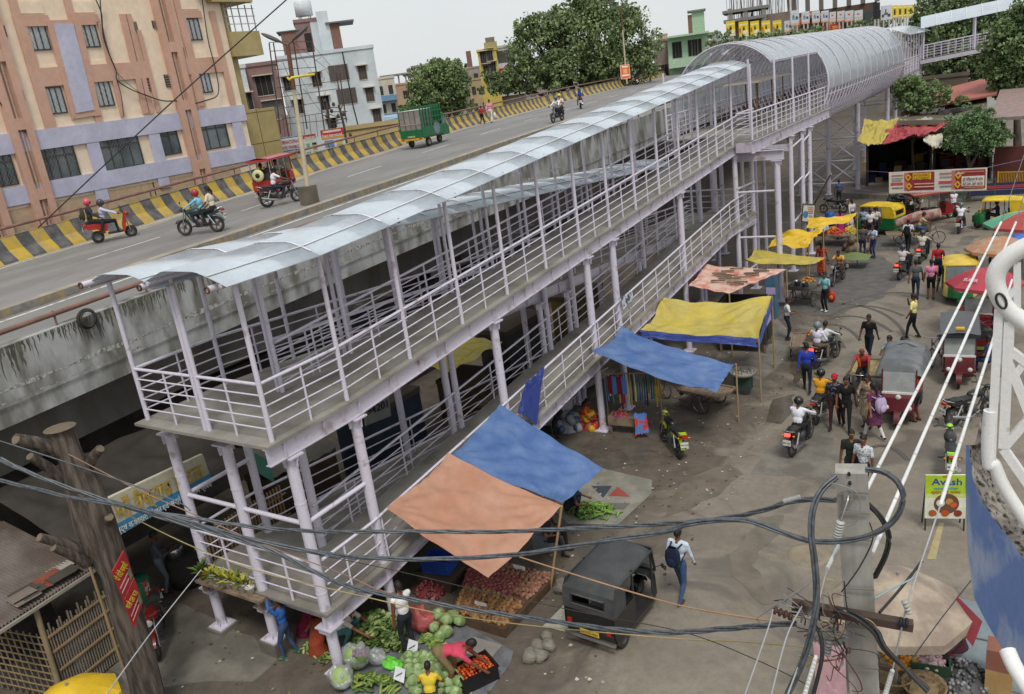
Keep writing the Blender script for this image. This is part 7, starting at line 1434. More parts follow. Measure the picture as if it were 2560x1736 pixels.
person('dark clothed vendor sitting in the shade at the orange awning pole', G(*z8(1370, 640)), -1.4, 'sit', '23262c', '23262e', hp=.42)
person('vendor lying on an elbow behind the green bananas', G(*z8(1500, 385)), -1.2, 'squat', '2a2c34', '2a2e3a', skin=1)
person('man in a pale blue shirt and jeans walking away past the black auto', D0(1547, 1360), -.08, 'walk', 'c3d2e0', '3a4f72', 'long', skin=1, shoes='4a3226'); backpack('navy backpack on the man walking past the black auto', D0(1547, 1360), -.08, '16203a', z=1.2)
person('stout man in a dark green polo shirt behind the concrete pole', headp(*z6(1125, 1345), 1.62), PI+.25, 'stand', '20261f', '1c1d20', hair='short', skin=1); person('bearded man in a white printed shirt beside the green polo man', headp(*z6(1205, 1400), 1.55), PI-.3, 'stand', 'c9cbd2:dots:4a5060', '1e2430', skin=1)
person('tall young man in black T shirt and trousers walking towards us', G(*z6(1093, 1330)), PI+.1, 'walk', '141416', '17171a', skin=1, shoes='2a2020'); person('youth in a red cap and dark dotted shirt beside the black T shirt man', G(*z6(1018, 1310)), PI+.1, 'walk2', '1c2030:dots:8a8aa0', '3a1a24', cap='a81e28', skin=1)
person('woman in a purple kurta and white leggings walking beside the loaded e rickshaw', G(*z6(1275, 1385)), .9, 'walk', '5a2848:dots:7a4868', 'cfcdd0', female=True, hair='long', gown=.42, skin=0); backpack('white and purple patterned backpack on the purple kurta woman', G(*z6(1275, 1385)), .9, 'b9a8c8', z=1.14)
person('woman in a beige dress and face scarf just behind the purple kurta woman', G(*z6(1235, 1310)), PI-.3, 'phone', 'a8957c:dots:6a4436', '6a5a50', female=True, hair='long', gown=.5, sleeve='long')
person('person in a red shirt leaning at the side of the tarp covered e rickshaw', G(*z6(1555, 1270)), 1.3, 'phone', 'b01f2a', '2a2024', 'short', 'shorts', scale=.95)
person('lean young man in a black shirt striding down the road', G(*z6(1243, 870)), PI-.25, 'walk', '151618', '161a26', skin=3); person('bearded man in a pale yellow T shirt eating while he walks left', G(*z6(1530, 725)), 1.35, 'eat', 'e0d98a', '141518')
person('man in a pale blue shirt standing behind the tarp covered e rickshaw', headp(*z6(1385, 725), 1.6), 2.6, 'phone', 'a9c6d6', '2a2a30'); person('dark haired man in white behind the tarp covered e rickshaw', headp(*z6(1465, 750), 1.55), .3, 'stand', 'd8d8d8', '2a2a30')
person('man in a royal blue shirt walking away beside the flower trolley', G(*z6(835, 1080)), .15, 'walk', '2a3da8', '1b2030', 'long', skin=1); person('man in a pale shirt checking his phone by the food cart', G(*z6(705, 735)), -1.2, 'phone', 'cfd9d8', '1c2233', skin=1)
person('man in a teal T shirt with white shoes holding a red bag', G(*z6(955, 548)), PI-.5, 'hand_up', '86c3cc', '131417', skin=1, shoes='dcdcdc')
rbg = G(*z6(995, 490)); put(MB().ell(rbg+Vector((0, 0, .26)), (.18, .1, .25), hm('c01f1c', rough=.5), 12, 8).ell(rbg+Vector((0, -.03, .26)), (.12, .085, .14), hm('c8a02a'), 10, 6).tube([rbg+Vector((-.1, 0, .48)), rbg+Vector((0, 0, .66)), rbg+Vector((.1, 0, .48))], .012, hm('c01f1c'), 5), 'carrier_bag', 'red carrier bag with a yellow print held by the teal shirted man', 'bag')
person('man in a grey T shirt and jeans walking away up the road', G(*z6(1545, 470)), .05, 'walk', '55585a', '1e2740'); person('man in a pink T shirt and black shorts walking away', G(*z6(1645, 468)), .05, 'stand', 'd98aae', '17181c', 'short', 'shorts'); person('man in a dark blue T shirt and shorts walking away right of the pink one', G(*z6(1715, 412)), -.15, 'walk2', '242c4a', '16181f', 'short', 'shorts'); person('man in a red and navy jacket walking away ahead of the pink shirted man', G(*z6(1690, 350)), .05, 'walk', 'a81c22', '2a2a30', 'long', skin=1)
person('man in a dark checked shirt and jeans standing by the fruit stall', G(*q2(615, 1150)), .1, 'stand', '3b3a38:check:6a645e', '2e3e58', 'long'); person('man in a light blue shirt looking down at his hands near the yellow auto', G(*q2(722, 1163)), 2.6, 'phone', 'b8c9e0', '26375c'); person('man in white with his back to us at the side of the yellow auto', G(*q2(690, 985)), .2, 'stand', 'd8d6d6', '2a2a30'); person('man in a cream shirt beside the yellow auto, right of the one in white', G(*q2(745, 960)), -.2, 'stand', 'cfc9bc', '2a2c34'); person('man in a blue shirt leaning into the yellow auto', G(*q2(625, 960)), -.3, 'phone', '8faac8', '2a3040', skin=1)
person('young man in a dark waistcoat and white shirt walking behind the long yellow awning', G(*q2(515, 870)), .8, 'walk', 'cfcac6', '2a2a2c', 'long')
person('woman in a red sari with a yellow blouse beside the food cart', G(*q2(215, 1345)), .2, 'stand', 'a01a24:dots:c8902a', '8a1620', female=True, hair='long', gown=.7, skin=1); person('woman in a magenta dress at the back of the fruit stall', G(*q2(395, 980)), .4, 'stand', 'b01f7a', 'a01a6a', female=True, hair='long', gown=.6); person('seller in a pale shirt seated at the end of the fruit stall', G(*q2(510, 965)), 1.2, 'sit', 'c3b9b4', '5a5258'); person('schoolboy in a white shirt walking away with a black backpack', G(*q2(1060, 1110)), -.1, 'walk', 'd3dae6', '15171c'); backpack('black backpack on the schoolboy near the bicycle cart', G(*q2(1060, 1110)), -.1, '17181c', z=1.2)
# ------------------------------------------------ vehicles in the street
rzA = -.06; pa_ = G(*dd(1366, 1455)); pa_ = Vector((pa_.x+.02, pa_.y+.84, 0))
auto('black auto rickshaw with a dusty canvas hood seen from behind in the foreground', pa_, rzA, '1d1d1e', '454748', True, None, .90)
def bike_from(rear, front, *a, **k): A_, B_ = G(*rear), G(*front); rz = ang(A_, B_); c = (A_+B_)/2; return motorbike(*a[:1], c, rz, *a[1:], **k), c, rz
bike_from(dd(1550, 1052), dd(1497, 992), 'parked black and lime motorbike on the mud before the blue awning', '17181a', acc='b8c81e', lean=7)
p1 = G(*z6(760, 1500)); c1 = Vector((p1.x, p1.y+.6, 0)); motorbike('black motorbike with a lit tail lamp ridden by the white shirted man nearest us', c1, -.12, '161618', tail=True); person('rider in a white shirt and black helmet on the nearest motorbike', seat_at(c1, -.12, -.25), -.12, 'ride', 'dfe1ea', '17181c', 'long', helmet='1b1d20')
p2 = G(*z6(905, 1290)); c2 = Vector((p2.x, p2.y+.6, 0)); motorbike('grey motorbike ridden by the man in mustard yellow', c2, -.05, '3a3d42'); person('rider in a mustard yellow T shirt and black helmet', seat_at(c2, -.05, -.25), -.05, 'ride', 'd89a1e', '2a2e38', 'short', helmet='1a1d1f')
p3 = G(*z6(935, 925)); c3 = Vector((p3.x, p3.y+.6, 0)); motorbike('black motorbike with two white shirted riders and a lit tail lamp', c3, -.3, '18181b', tail=True); person('pillion rider in a white shirt and silver helmet beside the flower trolley', seat_at(c3, -.3, -.6), -.3, 'pillion', 'e0dfee', '6a5a48', 'long', helmet='77828a'); person('driver in white hidden in front of the silver helmeted pillion', seat_at(c3, -.3, -.18), -.3, 'ride', 'd0d2d8', '2a2a30', 'long')
p4_ = G(*z6(1020, 385)); motorbike('old black motorbike facing us with a chrome headlamp by the food cart', Vector((p4_.x, p4_.y+.6, 0)), PI-.15, '1b1b1d'); person('man in an orange shirt sitting on the motorbike that faces us', seat_at(Vector((p4_.x, p4_.y+.6, 0)), PI-.15, -.25), PI-.15, 'ride', 'd8a050', '4a3a32', skin=1, nod=35)
p5 = G(*q2(1005, 1385)); c5 = Vector((p5.x, p5.y+.6, 0)); motorbike('black scooter with a lit red lamp, left of the two riding away', c5, -.2, '26262a', 'scooter', tail=True); person('rider in a pale grey shirt and dark helmet on the left scooter', seat_at(c5, -.2, -.3), -.2, 'scoot', 'cfcacb', '1c1c22', helmet='3a4248')
p6 = G(*q2(1195, 1225)); c6 = Vector((p6.x, p6.y+.6, 0)); motorbike('black scooter with a lit red lamp, right of the two riding away', c6, -.1, '1f2024', 'scooter', tail=True); person('rider in a cream shirt and dark helmet on the right scooter', seat_at(c6, -.1, -.3), -.1, 'scoot', 'd0cab8', '24242a', 'long', helmet='3a3f42')
p7 = G(*q2(1570, 925)); c7 = Vector((p7.x, p7.y+.6, 0)); motorbike('motorbike riding away alone in front of the green barricade', c7, -.05, '1a1a1e'); person('rider in a crisp white shirt and teal grey helmet before the barricade', seat_at(c7, -.05, -.25), -.05, 'ride', 'e0e2e6', '22232a', helmet='5c7074')
p8 = G(*q2(1480, 760)); motorbike('white scooter beside the far red e rickshaw', Vector((p8.x, p8.y+.5, 0)), .5, 'c9c9c4', 'scooter'); person('rider in loose white clothes and a grey helmet near the banner', seat_at(Vector((p8.x, p8.y+.5, 0)), .5, -.3), .5, 'scoot', 'dcdedf', 'c9cac8', 'long', helmet='9aa0a4')
bike_from(q2(430, 720), q2(240, 720), 'parked black motorbike side on behind the long yellow awning', '151517'); person('man in blue standing behind the parked motorbike under the trestle', G(*q2(385, 640)), .3, 'stand', '3a5a8a', '2a2a30')
for i, (x, y) in enumerate(((960, 700), (1040, 690), (1010, 640))): motorbike(('parked dark motorbike at the left of the cluster before the far red e rickshaw', 'parked dark motorbike at the right of the cluster before the far red e rickshaw', 'parked dark motorbike at the back of the cluster before the far red e rickshaw')[i], G(*q2(x, y)), 1.0+.3*i, '1a1b1f', group='motorbikes parked before the far e rickshaw')
pA = G(*q2(860, 940)); auto('yellow and green auto rickshaw standing side on with men around it', Vector((pA.x-.66, pA.y+.8, 0)), 1.25)
pB = G(*q2(1740, 885)); auto('yellow and green auto rickshaw entering at the right, with its driver in view', Vector((pB.x+1.0, pB.y+.3, 0)), 1.45); person('driver in dark blue inside the right hand yellow auto', Vector((pB.x+.95, pB.y+.3, .1)), 1.45, 'drive', '26304a', '2a2a30')
pC = G(*z6(1830, 520)); auto('yellow and green auto rickshaw facing us beside the red umbrella', Vector((pC.x-.1, pC.y+1.2, 0)), PI+.12, '1e6b3a', 'd3b545', cowl='cdb968')
pD = G(2310, 455); auto('yellow auto rickshaw parked behind the banner at the fence', Vector((pD.x, pD.y+4, 0)), -1.4, '2a2a2a', 'd8b51e')
pE = G(2490, 455); auto('dark auto rickshaw with a grey hood at the right edge behind the barricades', Vector((pE.x+3.2, pE.y+4, 0)), 1.5, '7a2a2a', '3c4246')
E1p = G(*z6(1385, 1320)); E1 = erick('maroon e rickshaw loaded under a grey tarpaulin and facing us', Vector((E1p.x+.1, E1p.y+1.2, 0)), PI+.05, '5c1820', '6a1a22', sheet_roof=False)
gt = mat('grey_tarp', (.085, .095, .10), rough=.45, c2=(.14, .15, .155), scale=2, amt=1, bump=.4)
def tarpload(u, v):
 x = (u-.5)*1.35; y = -1.5+2.15*v; e = max(abs(u-.5)*2, abs(v-.5)*2); z = 1.72+.22*(1-abs(u-.5)*2)**.5*(1-.3*v)-.55*max(0, e-.80)/.20*.6+.05*mnoise.noise(Vector((x*3, y*3, 2))); return Vector((x, y, z))
tp = MB().grid(tarpload, 22, 22, gt).tube([(-.6, -.8, 1.75), (0, -.8, 1.97), (.6, -.8, 1.75)], .015, blackp, 5).build('load_cover', loc=E1.location); tp.rotation_euler = E1.rotation_euler; tag(tp, 'dark grey tarpaulin stretched over the load of the maroon e rickshaw', 'tarpaulin')
E2p = G(*z6(1800, 1060)); E2 = erick('maroon e rickshaw with a black padded roof facing us by the parked motorbike', Vector((E2p.x+.0, E2p.y+1.2, 0)), PI+.1, '5a141b', '2c3236')
MB().box(-.12, .12, .45, .62, 1.77, 1.83, hm('d8a81e')).build('roof_sign', E2)
E3 = erick('open red cargo e rickshaw tray just behind the black roofed one', Vector((E2p.x+.35, E2p.y+4.0, 0)), .1, '6a161c', '5a141b', sheet_roof=False)
rl_ = MB()
for x in (-.5, .5):
 for y in (-1.3, -.7, -.1, .5): rl_.bar((x, y, .8), (x, y, 1.3), .03, .03, paint('6a161c'))
 rl_.bar((x, -1.3, 1.3), (x, .5, 1.3), .035, .035, paint('6a161c'))
rl_.bar((-.5, -1.3, 1.3), (.5, -1.3, 1.3), .035, .035, paint('6a161c')); rl_.build('tray_rail', E3)
E4p = G(*q2(1340, 850)); erick('red e rickshaw with a long pinkish roof below the street banner', Vector((E4p.x-.4, E4p.y+1.6, 0)), -.9, '8a1c1c', 'a8463c')
T1p = G(*z6(675, 980)); TR1 = trolley('cycle trolley with a crate of red and yellow flowers on its plank bed', Vector((T1p.x+.35, T1p.y+1.75, 0)), PI+.2)
fcx = Vector((T1p.x+.55, T1p.y+2.2, .65)); put(MB().box(fcx.x-.24, fcx.x+.24, fcx.y-.18, fcx.y+.18, fcx.z, fcx.z+.24, hm('6a6458', scale=6)), 'flower_crate', 'grey crate on the plank bed of the flower trolley', 'crate'); heap('flower_bunch', 'red and yellow packets standing in the trolley crate', 'flowers', fcx+Vector((0, 0, .22)), .2, .18, 40, .035, ('b8241e', 'c8a42a', '7a8a2a'), 61, long=2)
T2p = G(*z6(1150, 1200)); trolley('empty cycle trolley with a pale slatted bed pedalled towards us', Vector((T2p.x, T2p.y+1.7, 0)), PI, bedm=hm('a89468', scale=4, amt=1)); person('bald trolley puller in a red T shirt with an orange towel on his shoulder', Vector((T2p.x, T2p.y+1.35, 0)), PI, 'cycle', 'a83a40', '1c1c20', hair='bald', scarf='c8602a', skin=1, nod=30)
T3p = G(*q2(1365, 1020)); trolley('cycle trolley with a rolled cloth load crossing the road', Vector((T3p.x-1.32, T3p.y-.3, 0)), -1.35); person('puller in a tan shirt and blue shorts on the crossing trolley', Vector((T3p.x-.95, T3p.y-.2, 0)), -1.35, 'cycle', 'b9a184', '34507a', 'short', 'shorts', skin=1)
rp_ = MB().tube([(-.9, -.9, 1.0), (-.2, -.2, 1.35), (.5, .6, 1.55)], [.25, .3, .25], mat('quilt', (.35, .30, .24), c2=(.35, .10, .11), scale=4, amt=1, lo=.45, hi=.55), 12); rp_.tube([(-.8, -.7, .7), (.2, .2, .9)], [.3, .35], hm('6a6458', scale=3), 10); ro_ = rp_.build('cloth_roll', loc=(T3p.x-.75, T3p.y+.1, .05)); ro_.rotation_euler = (0, 0, -.9); tag(ro_, 'long printed cloth roll loaded on the crossing trolley', 'cloth roll')
bicycle('old black bicycle leaning beside the black roofed e rickshaw', G(*z6(1695, 880)), PI-.2, 6)
bike_from(z6(1745, 1320), z6(2060, 1225), 'black motorbike parked side on with a chrome exhaust by the blue wall', '131416')
bike_from(z6(1780, 1700), z6(1760, 1480), 'lime green sports motorbike parked beside the green sign board', '1a1b1c', acc='9ad82a')
motorbike('dark motorbike parked between the open tray and the fruit sellers', G(*z6(2010, 830)), .4, '18191c')
# ------------------------------------------------ umbrellas and sellers on the right
def umbrella(label, c, r, z, h, cols, rib=8, tiltv=(0, 0), seed=1, val=.12, name='umbrella'):
 o = thing(name, label, 'umbrella', (c.x, c.y, 0)); mb = MB(); n = rib*4; K = 7
 ms = [x if not isinstance(x, str) else mat('umb_'+x, hexc(x), rough=.7, scale=2, amt=.6, bump=.15) for x in cols]
 def pt(k, j):
  t = k/K; a = 2*PI*j/n; ph = (j % 4)/4; w_ = 4*ph*(1-ph); rr = r*t*(1-.07*w_*t); zz = z+h*(1-t**1.7)-.05*w_*t*t*0
  return Vector((rr*math.cos(a)+tiltv[0]*zz*0, rr*math.sin(a), zz+tiltv[0]*rr*math.cos(a)+tiltv[1]*rr*math.sin(a)+.02*mnoise.noise(Vector((rr*math.cos(a)*2, rr*math.sin(a)*2, seed)))))
 for j in range(n):
  for k in range(K): mb.add([pt(k, j), pt(k, j+1), pt(k+1, j+1), pt(k+1, j)] if k else [pt(0, j), pt(1, j+1), pt(1, j)], [(0, 3, 2, 1)] if k else [(0, 2, 1)], ms[(j//4) % len(ms)], True)
  a, b = pt(K, j), pt(K, j+1); mb.add([a, b, b-Vector((0, 0, val)), a-Vector((0, 0, val))], [(0, 3, 2, 1)], ms[(j//4) % len(ms)])
 mb.build('canopy', o); MB().cyl((0, 0, 0), (0, 0, z+h+.05), .025, hm('8a8a88'), 8).build('pole', o)
 rb_ = MB()
 for j in range(rib): rb_.tube([pt(0, j*4)-Vector((0, 0, .03)), pt(4, j*4)-Vector((0, 0, .03)), pt(K, j*4)-Vector((0, 0, .03))], .01, hm('77726a'), 4)
 rb_.build('rib', o); return o
cr_ = headp(*z6(2005, 300), 2.3); umb = umbrella('big faded red advertising umbrella beside the auto that faces us', cr_, 1.25, 2.0, .5, ['a83a48', 'b04450'], 8);
for a, s_ in ((-2.0, 'SUPER'), (-1.2, 'TEA 120')): text(s_, 'lettering', hm('dcc0c0'), umb, (1.0*math.cos(a-.25), 1.0*math.sin(a-.25), 2.22), (-math.sin(a), math.cos(a), 0), (-math.cos(a)*.8, -math.sin(a)*.8, .5), .14, .5, .03)
umbrella('orange floral umbrella behind the red one', headp(*q2(1960, 1000), 2.2), 1.25, 1.95, .45, [mat('floral', (.42, .19, .10), c2=(.36, .28, .2), scale=5, amt=1, lo=.4, hi=.55)], 8)
umbrella('multicoloured striped umbrella at the right edge above the floral one', headp(2562, 545, 2.4), 1.6, 2.2, .5, ['5fa88a', 'a84a42', '4a6ab8', 'c8b03c'], 8); umbrella('blue umbrella below the multicoloured one at the right edge', headp(2560, 590, 2.0), 1.1, 1.7, .4, ['3a5fb0', '4a70c4'], 8)
vs_ = headp(2540, 690, 1.0);
fr1 = G(*z6(1900, 640)); bk1 = thing('fruit_baskets', 'wide baskets stand of red and green fruit in front of the red umbrella', 'stall', fr1, .1); MB().box(-.45, .45, -.4, .4, .4, .5, wood).box(-.4, .4, -.38, -.34, .0, .4, hm('2f4a4a')).box(-.4, .4, .34, .38, 0, .4, hm('2f4a4a')).build('crate', bk1)
heap('fruit_heap', 'red and green fruit heap in front of the red umbrella', 'fruit', fr1+Vector((0, .1, .5)), .42, .3, 110, .05, ('a8442c', 'b86a3a', '6f8a3a'), 71); heap('fruit_heap', 'pale green fruit heap at the near end by the open tray', 'fruit', fr1+Vector((.0, -.35, .5)), .25, .14, 50, .05, ('7a9a48', '94ad5e'), 72); heap('fruit_heap', 'small orange fruit heap right of the red one', 'fruit', fr1+Vector((.75, .5, .5)), .3, .2, 60, .05, ('b86a2a', '8a5a2a'), 73)
person('seller in a dark blue shirt bending by the fruit baskets', G(*z6(2030, 700)), 1.2, 'bend', '1e2a44', '1c1e24'); person('woman in dark red sitting under the red umbrella', G(*z6(2080, 560)), 1.4, 'sit', '7a1c2a', '6a1a28', female=True, gown=.2); person('customer in dark clothes standing under the floral umbrella', G(*q2(1900, 1290)), .6, 'stand', '2c2c30', '26262a'); person('man in blue shorts sitting beside the open cargo tray', G(*z6(2030, 960)), 1.3, 'sit', '27355c', '24345a')
# ---------------------------------------------------------------- far market, hotel under the flyover, and the things close to the lens
def quadthing(name, label, cat, P, th, m, n=None, group=None):
 """a flat board with real thickness through four corners TL TR BR BL"""
 P = [Vector(p) for p in P]; n0 = (P[1]-P[0]).cross(P[3]-P[0]); d2 = P[2]-Vector(CP)
 if th < .1 and abs(d2.dot(n0)) > 1e-6: P[2] = Vector(CP)+d2*((P[0]-Vector(CP)).dot(n0)/d2.dot(n0))
 nv = (P[1]-P[0]).cross(P[3]-P[0]).normalized() if n is None else Vector(n).normalized()
 if nv.dot(Vector(CP)-P[0]) < 0: nv = -nv
 mb = MB().add(P+[p-nv*th for p in P], [(0, 3, 2, 1), (4, 5, 6, 7), (0, 1, 5, 4), (1, 2, 6, 5), (2, 3, 7, 6), (3, 0, 4, 7)], m); o = put(mb, name, label, cat, group); return o, P, nv
def qart(o, P, nv, rects, name='printed_picture'):
 m = MB()
 for i, (u0, v0, u1, v1, c) in enumerate(rects):
  e = nv*(-.004-.0015*i) if False else Vector((0, 0, 0)); f = lambda u, v: (P[0]*(1-u)+P[1]*u)*(1-v)+(P[3]*(1-u)+P[2]*u)*v
  tc_ = (Vector(CP)-P[0]); s_ = nv if nv.dot(tc_) > 0 else -nv
  m.add([f(u0, v0)+s_*(.006+.003*i), f(u1, v0)+s_*(.006+.003*i), f(u1, v1)+s_*(.006+.003*i), f(u0, v1)+s_*(.006+.003*i)], [(0, 3, 2, 1)], hm(c, rough=.6))
 rel(m, o.location).build(name, o)
def qtext(o, P, nv, s, u, v, h, w_, m):
 f = lambda a, b: (P[0]*(1-a)+P[1]*a)*(1-b)+(P[3]*(1-a)+P[2]*a)*b; ux = (P[1]-P[0]); uy = (P[0]-P[3]); W_ = ux.length; s_ = nv if nv.dot(Vector(CP)-P[0]) > 0 else -nv
 text(s, 'lettering', m, o, f(u, v)+s_*.03-o.location, ux, uy-ux.normalized()*uy.dot(ux.normalized()), h*uy.length, w_*W_, .0)
far = [GD(*Rz(*p), r) for p, r in (((725, 890), 76), ((1370, 725), 76), ((1305, 925), 68), ((615, 1055), 68))]; quadthing('salmon_roof', 'long salmon painted tin roof sloping down below the covered arm', 'roof', far, .12, hm('a8665a', scale=.8))
far = [GD(*Rz(*p), r) for p, r in (((560, 1075), 70), ((1210, 960), 70), ((1210, 1175), 63), ((345, 1190), 63))]; slab_o, P_, nv_ = quadthing('slab_roof', 'cluttered grey concrete slab roof below the salmon roof', 'roof', far, .3, hm('6f6a5c', scale=1, amt=1))
for a, b, c in (((720, 1130), (1060, 1075), '55534e'), ((650, 1050), (800, 1020), '8a3f36'), ((690, 1105), (770, 1090), 'cfcfca'), ((380, 1140), (560, 1100), '7a6a4a')): A_, B_ = GD(*Rz(*a), 66), GD(*Rz(*b), 67); put(MB().bar(A_+Vector((0, 0, .1)), B_+Vector((0, 0, .1)), .35, .25, hm(c)), 'roof_lumber', {'55534e': 'dark lumber stack lying on the grey slab roof', '8a3f36': 'reddish plank on the upper edge of the grey slab roof', 'cfcfca': 'white scrap pile on the grey slab roof', '7a6a4a': 'brown plank pile at the left of the grey slab roof'}[c], 'lumber')
far = [GD(*Rz(*p), r) for p, r in (((1340, 885), 68), ((1640, 860), 68), ((1640, 1140), 60), ((1245, 1165), 60))]; pink, P_, nv_ = quadthing('tiled_roof', 'rough pinkish patched roof at the right edge beside the salmon roof', 'roof', far, .2, mat('patched_roof', (.32, .20, .18), c2=(.22, .18, .17), scale=3, amt=1, bump=.6))
def shopbox(name, label, x0, x1, D, z, m, dep=6):
 A_, B_ = GD(x0, 400, D), GD(x1, 400, D); fx = Vector((B_.x-A_.x, B_.y-A_.y, 0)); L_ = fx.length; o = thing(name, label, 'shop', ((A_.x+B_.x)/2, (A_.y+B_.y)/2, 0), math.atan2(fx.y, fx.x))
 MB().box(-L_/2, L_/2, dep-.2, dep, 0, z, m).box(-L_/2, -L_/2+.15, 0, dep-.2, 0, z, m).box(L_/2-.15, L_/2, 0, dep-.2, 0, z, m).build('wall', o); MB().box(-L_/2-.1, L_/2+.1, -.3, dep+.1, z, z+.15, m).build('roof', o)
 rnd = random.Random(int(x0)); c = MB()
 for i in range(26): x = rnd.uniform(-L_/2+.3, L_/2-.3); y = rnd.uniform(1, dep-1); h = rnd.uniform(.4, 1.6); c.box(x-.25, x+.25, y-.2, y+.2, 0, h, hm(rnd.choice(('5a3a30', '3a3a40', '6a5a48', '7a2a2a', '2a3a5a', '4a4a3a', '8a7a5a'))))
 c = c.build('shop_goods', o, kind='stuff'); return o
dkw = hm('3a322c', scale=2, amt=1)
shopbox('market_shop', 'dark open market shop under the yellow and red awning', 2165, 2330, 66, 3.4, dkw); shopbox('market_shop', 'dark open market shop behind the small round tree', 2332, 2480, 67, 3.2, dkw)
mw = [GD(*Rz(*p), 62) for p in ((1290, 1450), (1640, 1440), (1640, 1700), (1270, 1700))]; mw[2].z = mw[3].z = 0; quadthing('maroon_wall', 'maroon sheet wall at the right edge behind the dark auto', 'wall', mw, .2, hm('5a302c', scale=1))
for i, (x0, x1, y, D, c, lab) in enumerate(((2260, 2560, 150, 120, 'c3c3be', 'pale low building glimpsed between the trunks under the tall tree'), (2040, 2260, 190, 130, '8f8a80', 'grey low building glimpsed behind the trestles'), (2300, 2420, 195, 96, '6a5f52', 'brown market shed behind the salmon roof'))):
 o, w_, h = house('low_building', lab, x0, x1, y, D, hm(c, scale=.3, amt=1), 8)
 for k in range(4): hwin(o, -w_/2+w_*(k+.5)/4, h*.45, 1.4, 1.6, ledge=False)
def fartarp(name, label, pts, sag, m, seed): return tarp(name, label, [GD(*Rz(*p), r) for p, r in pts], sag, m, [], .12, seed)
ry_ = mat('red_tarp', (.42, .07, .08), rough=.5, c2=(.34, .06, .07), scale=1, amt=1)
T_ = tarp('yellow_red_awning', 'sagging awning sewn from a yellow and a red sheet before the dark shops', [GD(*Rz(*p), r) for p, r in (((0, 1190), 64), ((345, 1180), 64), ((165, 1430), 60), ((-70, 1420), 60))], .15, ty, [], .12, 31)
rd = [GD(*Rz(*p), r) for p, r in (((190, 1300), 62.5), ((330, 1215), 63.8), ((520, 1330), 60.5), ((160, 1425), 60.1))]; rel(sheet(rd, .2, ry_, wr=.1, seed=5), T_.location).build('red_sheet', T_)
rd = [GD(*Rz(*p), r) for p, r in (((330, 1215), 63.8), ((845, 1212), 63), ((560, 1330), 61), ((505, 1330), 60.6))]; rel(sheet(rd, .35, ry_, wr=.1, seed=6), T_.location).build('red_tail', T_)
foil = mat('foil_packets', (.42, .42, .34), rough=.4, c2=(.40, .34, .05), scale=3, amt=1, lo=.45, hi=.52); fartarp('foil_curtain', 'strip of shiny snack packets hanging over the red awning', [((345, 1190), 63.2), ((690, 1180), 63.2), ((640, 1245), 63), ((440, 1250), 63)], .05, foil, 7)
fartarp('white_yellow_awning', 'small white awning with a yellow top left of the small round tree', [((585, 1335), 62), ((780, 1325), 62), ((775, 1475), 60), ((582, 1405), 60)], .2, hm('c9c4b4', scale=1), 8)
pts = [GD(*Rz(*p), 61.9) for p in ((585, 1333), (780, 1323), (778, 1390), (590, 1385))]; quadthing('yellow_strip', 'yellow cloth strip on the white awning by the small round tree', 'cloth', pts, .03, ty)
yb = [GD(*Rz(*p), 61) for p in ((1300, 1350), (1415, 1345), (1395, 1440), (1290, 1450))]; quadthing('yellow_bin', 'yellow banner sheet hanging right of the small round tree', 'banner', yb, .1, hm('b8941a'))
def fence(name, label, a, b, D, hgt, c, n, group=None, z0=0):
 A_, B_ = G(*a), G(*b); o = thing(name, label, 'fence', A_, math.atan2(B_.y-A_.y, B_.x-A_.x), group); L_ = (B_-A_).length; m = hm(c, rough=.5)
 for z in (.15, hgt*.5, hgt): MB().bar((0, 0, z), (L_, 0, z), .05, .05, m).build('rail', o)
 for x in (0, L_): MB().bar((x, 0, 0), (x, 0, hgt+.06), .07, .07, m).build('post', o)
 f_ = MB()
 for i in range(n): f_.bar((L_*(i+.5)/n, 0, .15), (L_*(i+.5)/n, 0, hgt), .025, .025, m)
 f_.build('grille', o); return o
fence('yellow_fence', 'yellow railing left of the parked yellow auto behind the banner', q2(960, 345), q2(1145, 335), 0, 1.5, 'c79a1e', 16); fence('yellow_fence', 'yellow railing right of the parked yellow auto behind the banner', q2(1385, 335), q2(1592, 325), 0, 1.5, 'c79a1e', 18); fence('yellow_fence', 'big yellow barricade at the right edge by the green one', q2(1940, 590), q2(2280, 585), 0, 1.7, 'c79a1e', 22); fence('dark_fence', 'dark railing before the small round tree', q2(1600, 320), q2(1910, 320), 0, 1.3, '2c2c2e', 20); fence('yellow_fence', 'short yellow railing beside the white clad man at the trestle', q2(620, 330), q2(690, 325), 0, 1.3, 'b8861e', 6)
gb = fence('green_barricade', 'green tube barricade with a dark blue panel under the banner', q2(1605, 615), q2(1915, 600), 0, 1.35, '2f5a4a', 4); MB().box(.4, 4.2, -.03, .03, .35, 1.1, hm('2a3050')).build('panel', gb); MB().box(.6, 4.0, -.045, -.031, .75, .95, hm('9a3a40')).build('stripe', gb)
kA, kB = G(2085, 492), G(2255, 500); kerb = thing('kerb', 'dusty yellow and black kerb of the traffic island under the trestle', 'kerb', kA, math.atan2(kB.y-kA.y, kB.x-kA.x)); L_ = (kB-kA).length
kbm = MB(); n = 14
for i in range(n): kbm.box(L_*i/n, L_*(i+1)/n, 0, 5.5, 0, .28, (yelf if i % 2 else grf) if i > 6 else grf)
kbm.build('kerb_stones', kerb)
kC, kD = G(2255, 500), G(2330, 496); put(MB().bar(kC+Vector((0, .3, .12)), kD+Vector((0, .3, .12)), .5, .24, yelf), 'kerb', 'short faded kerb length between the trestle and the banner', 'kerb')
bn, P_, nv_ = quadthing('street_banner', 'long white and maroon coaching banner strung across the road on ropes', 'banner', [GD(*q2(*p), 52) for p in ((875, 320), (1845, 272), (1837, 498), (877, 530))], .02, hm('d2ccc6', rough=.6))
M_ = '8a3038'
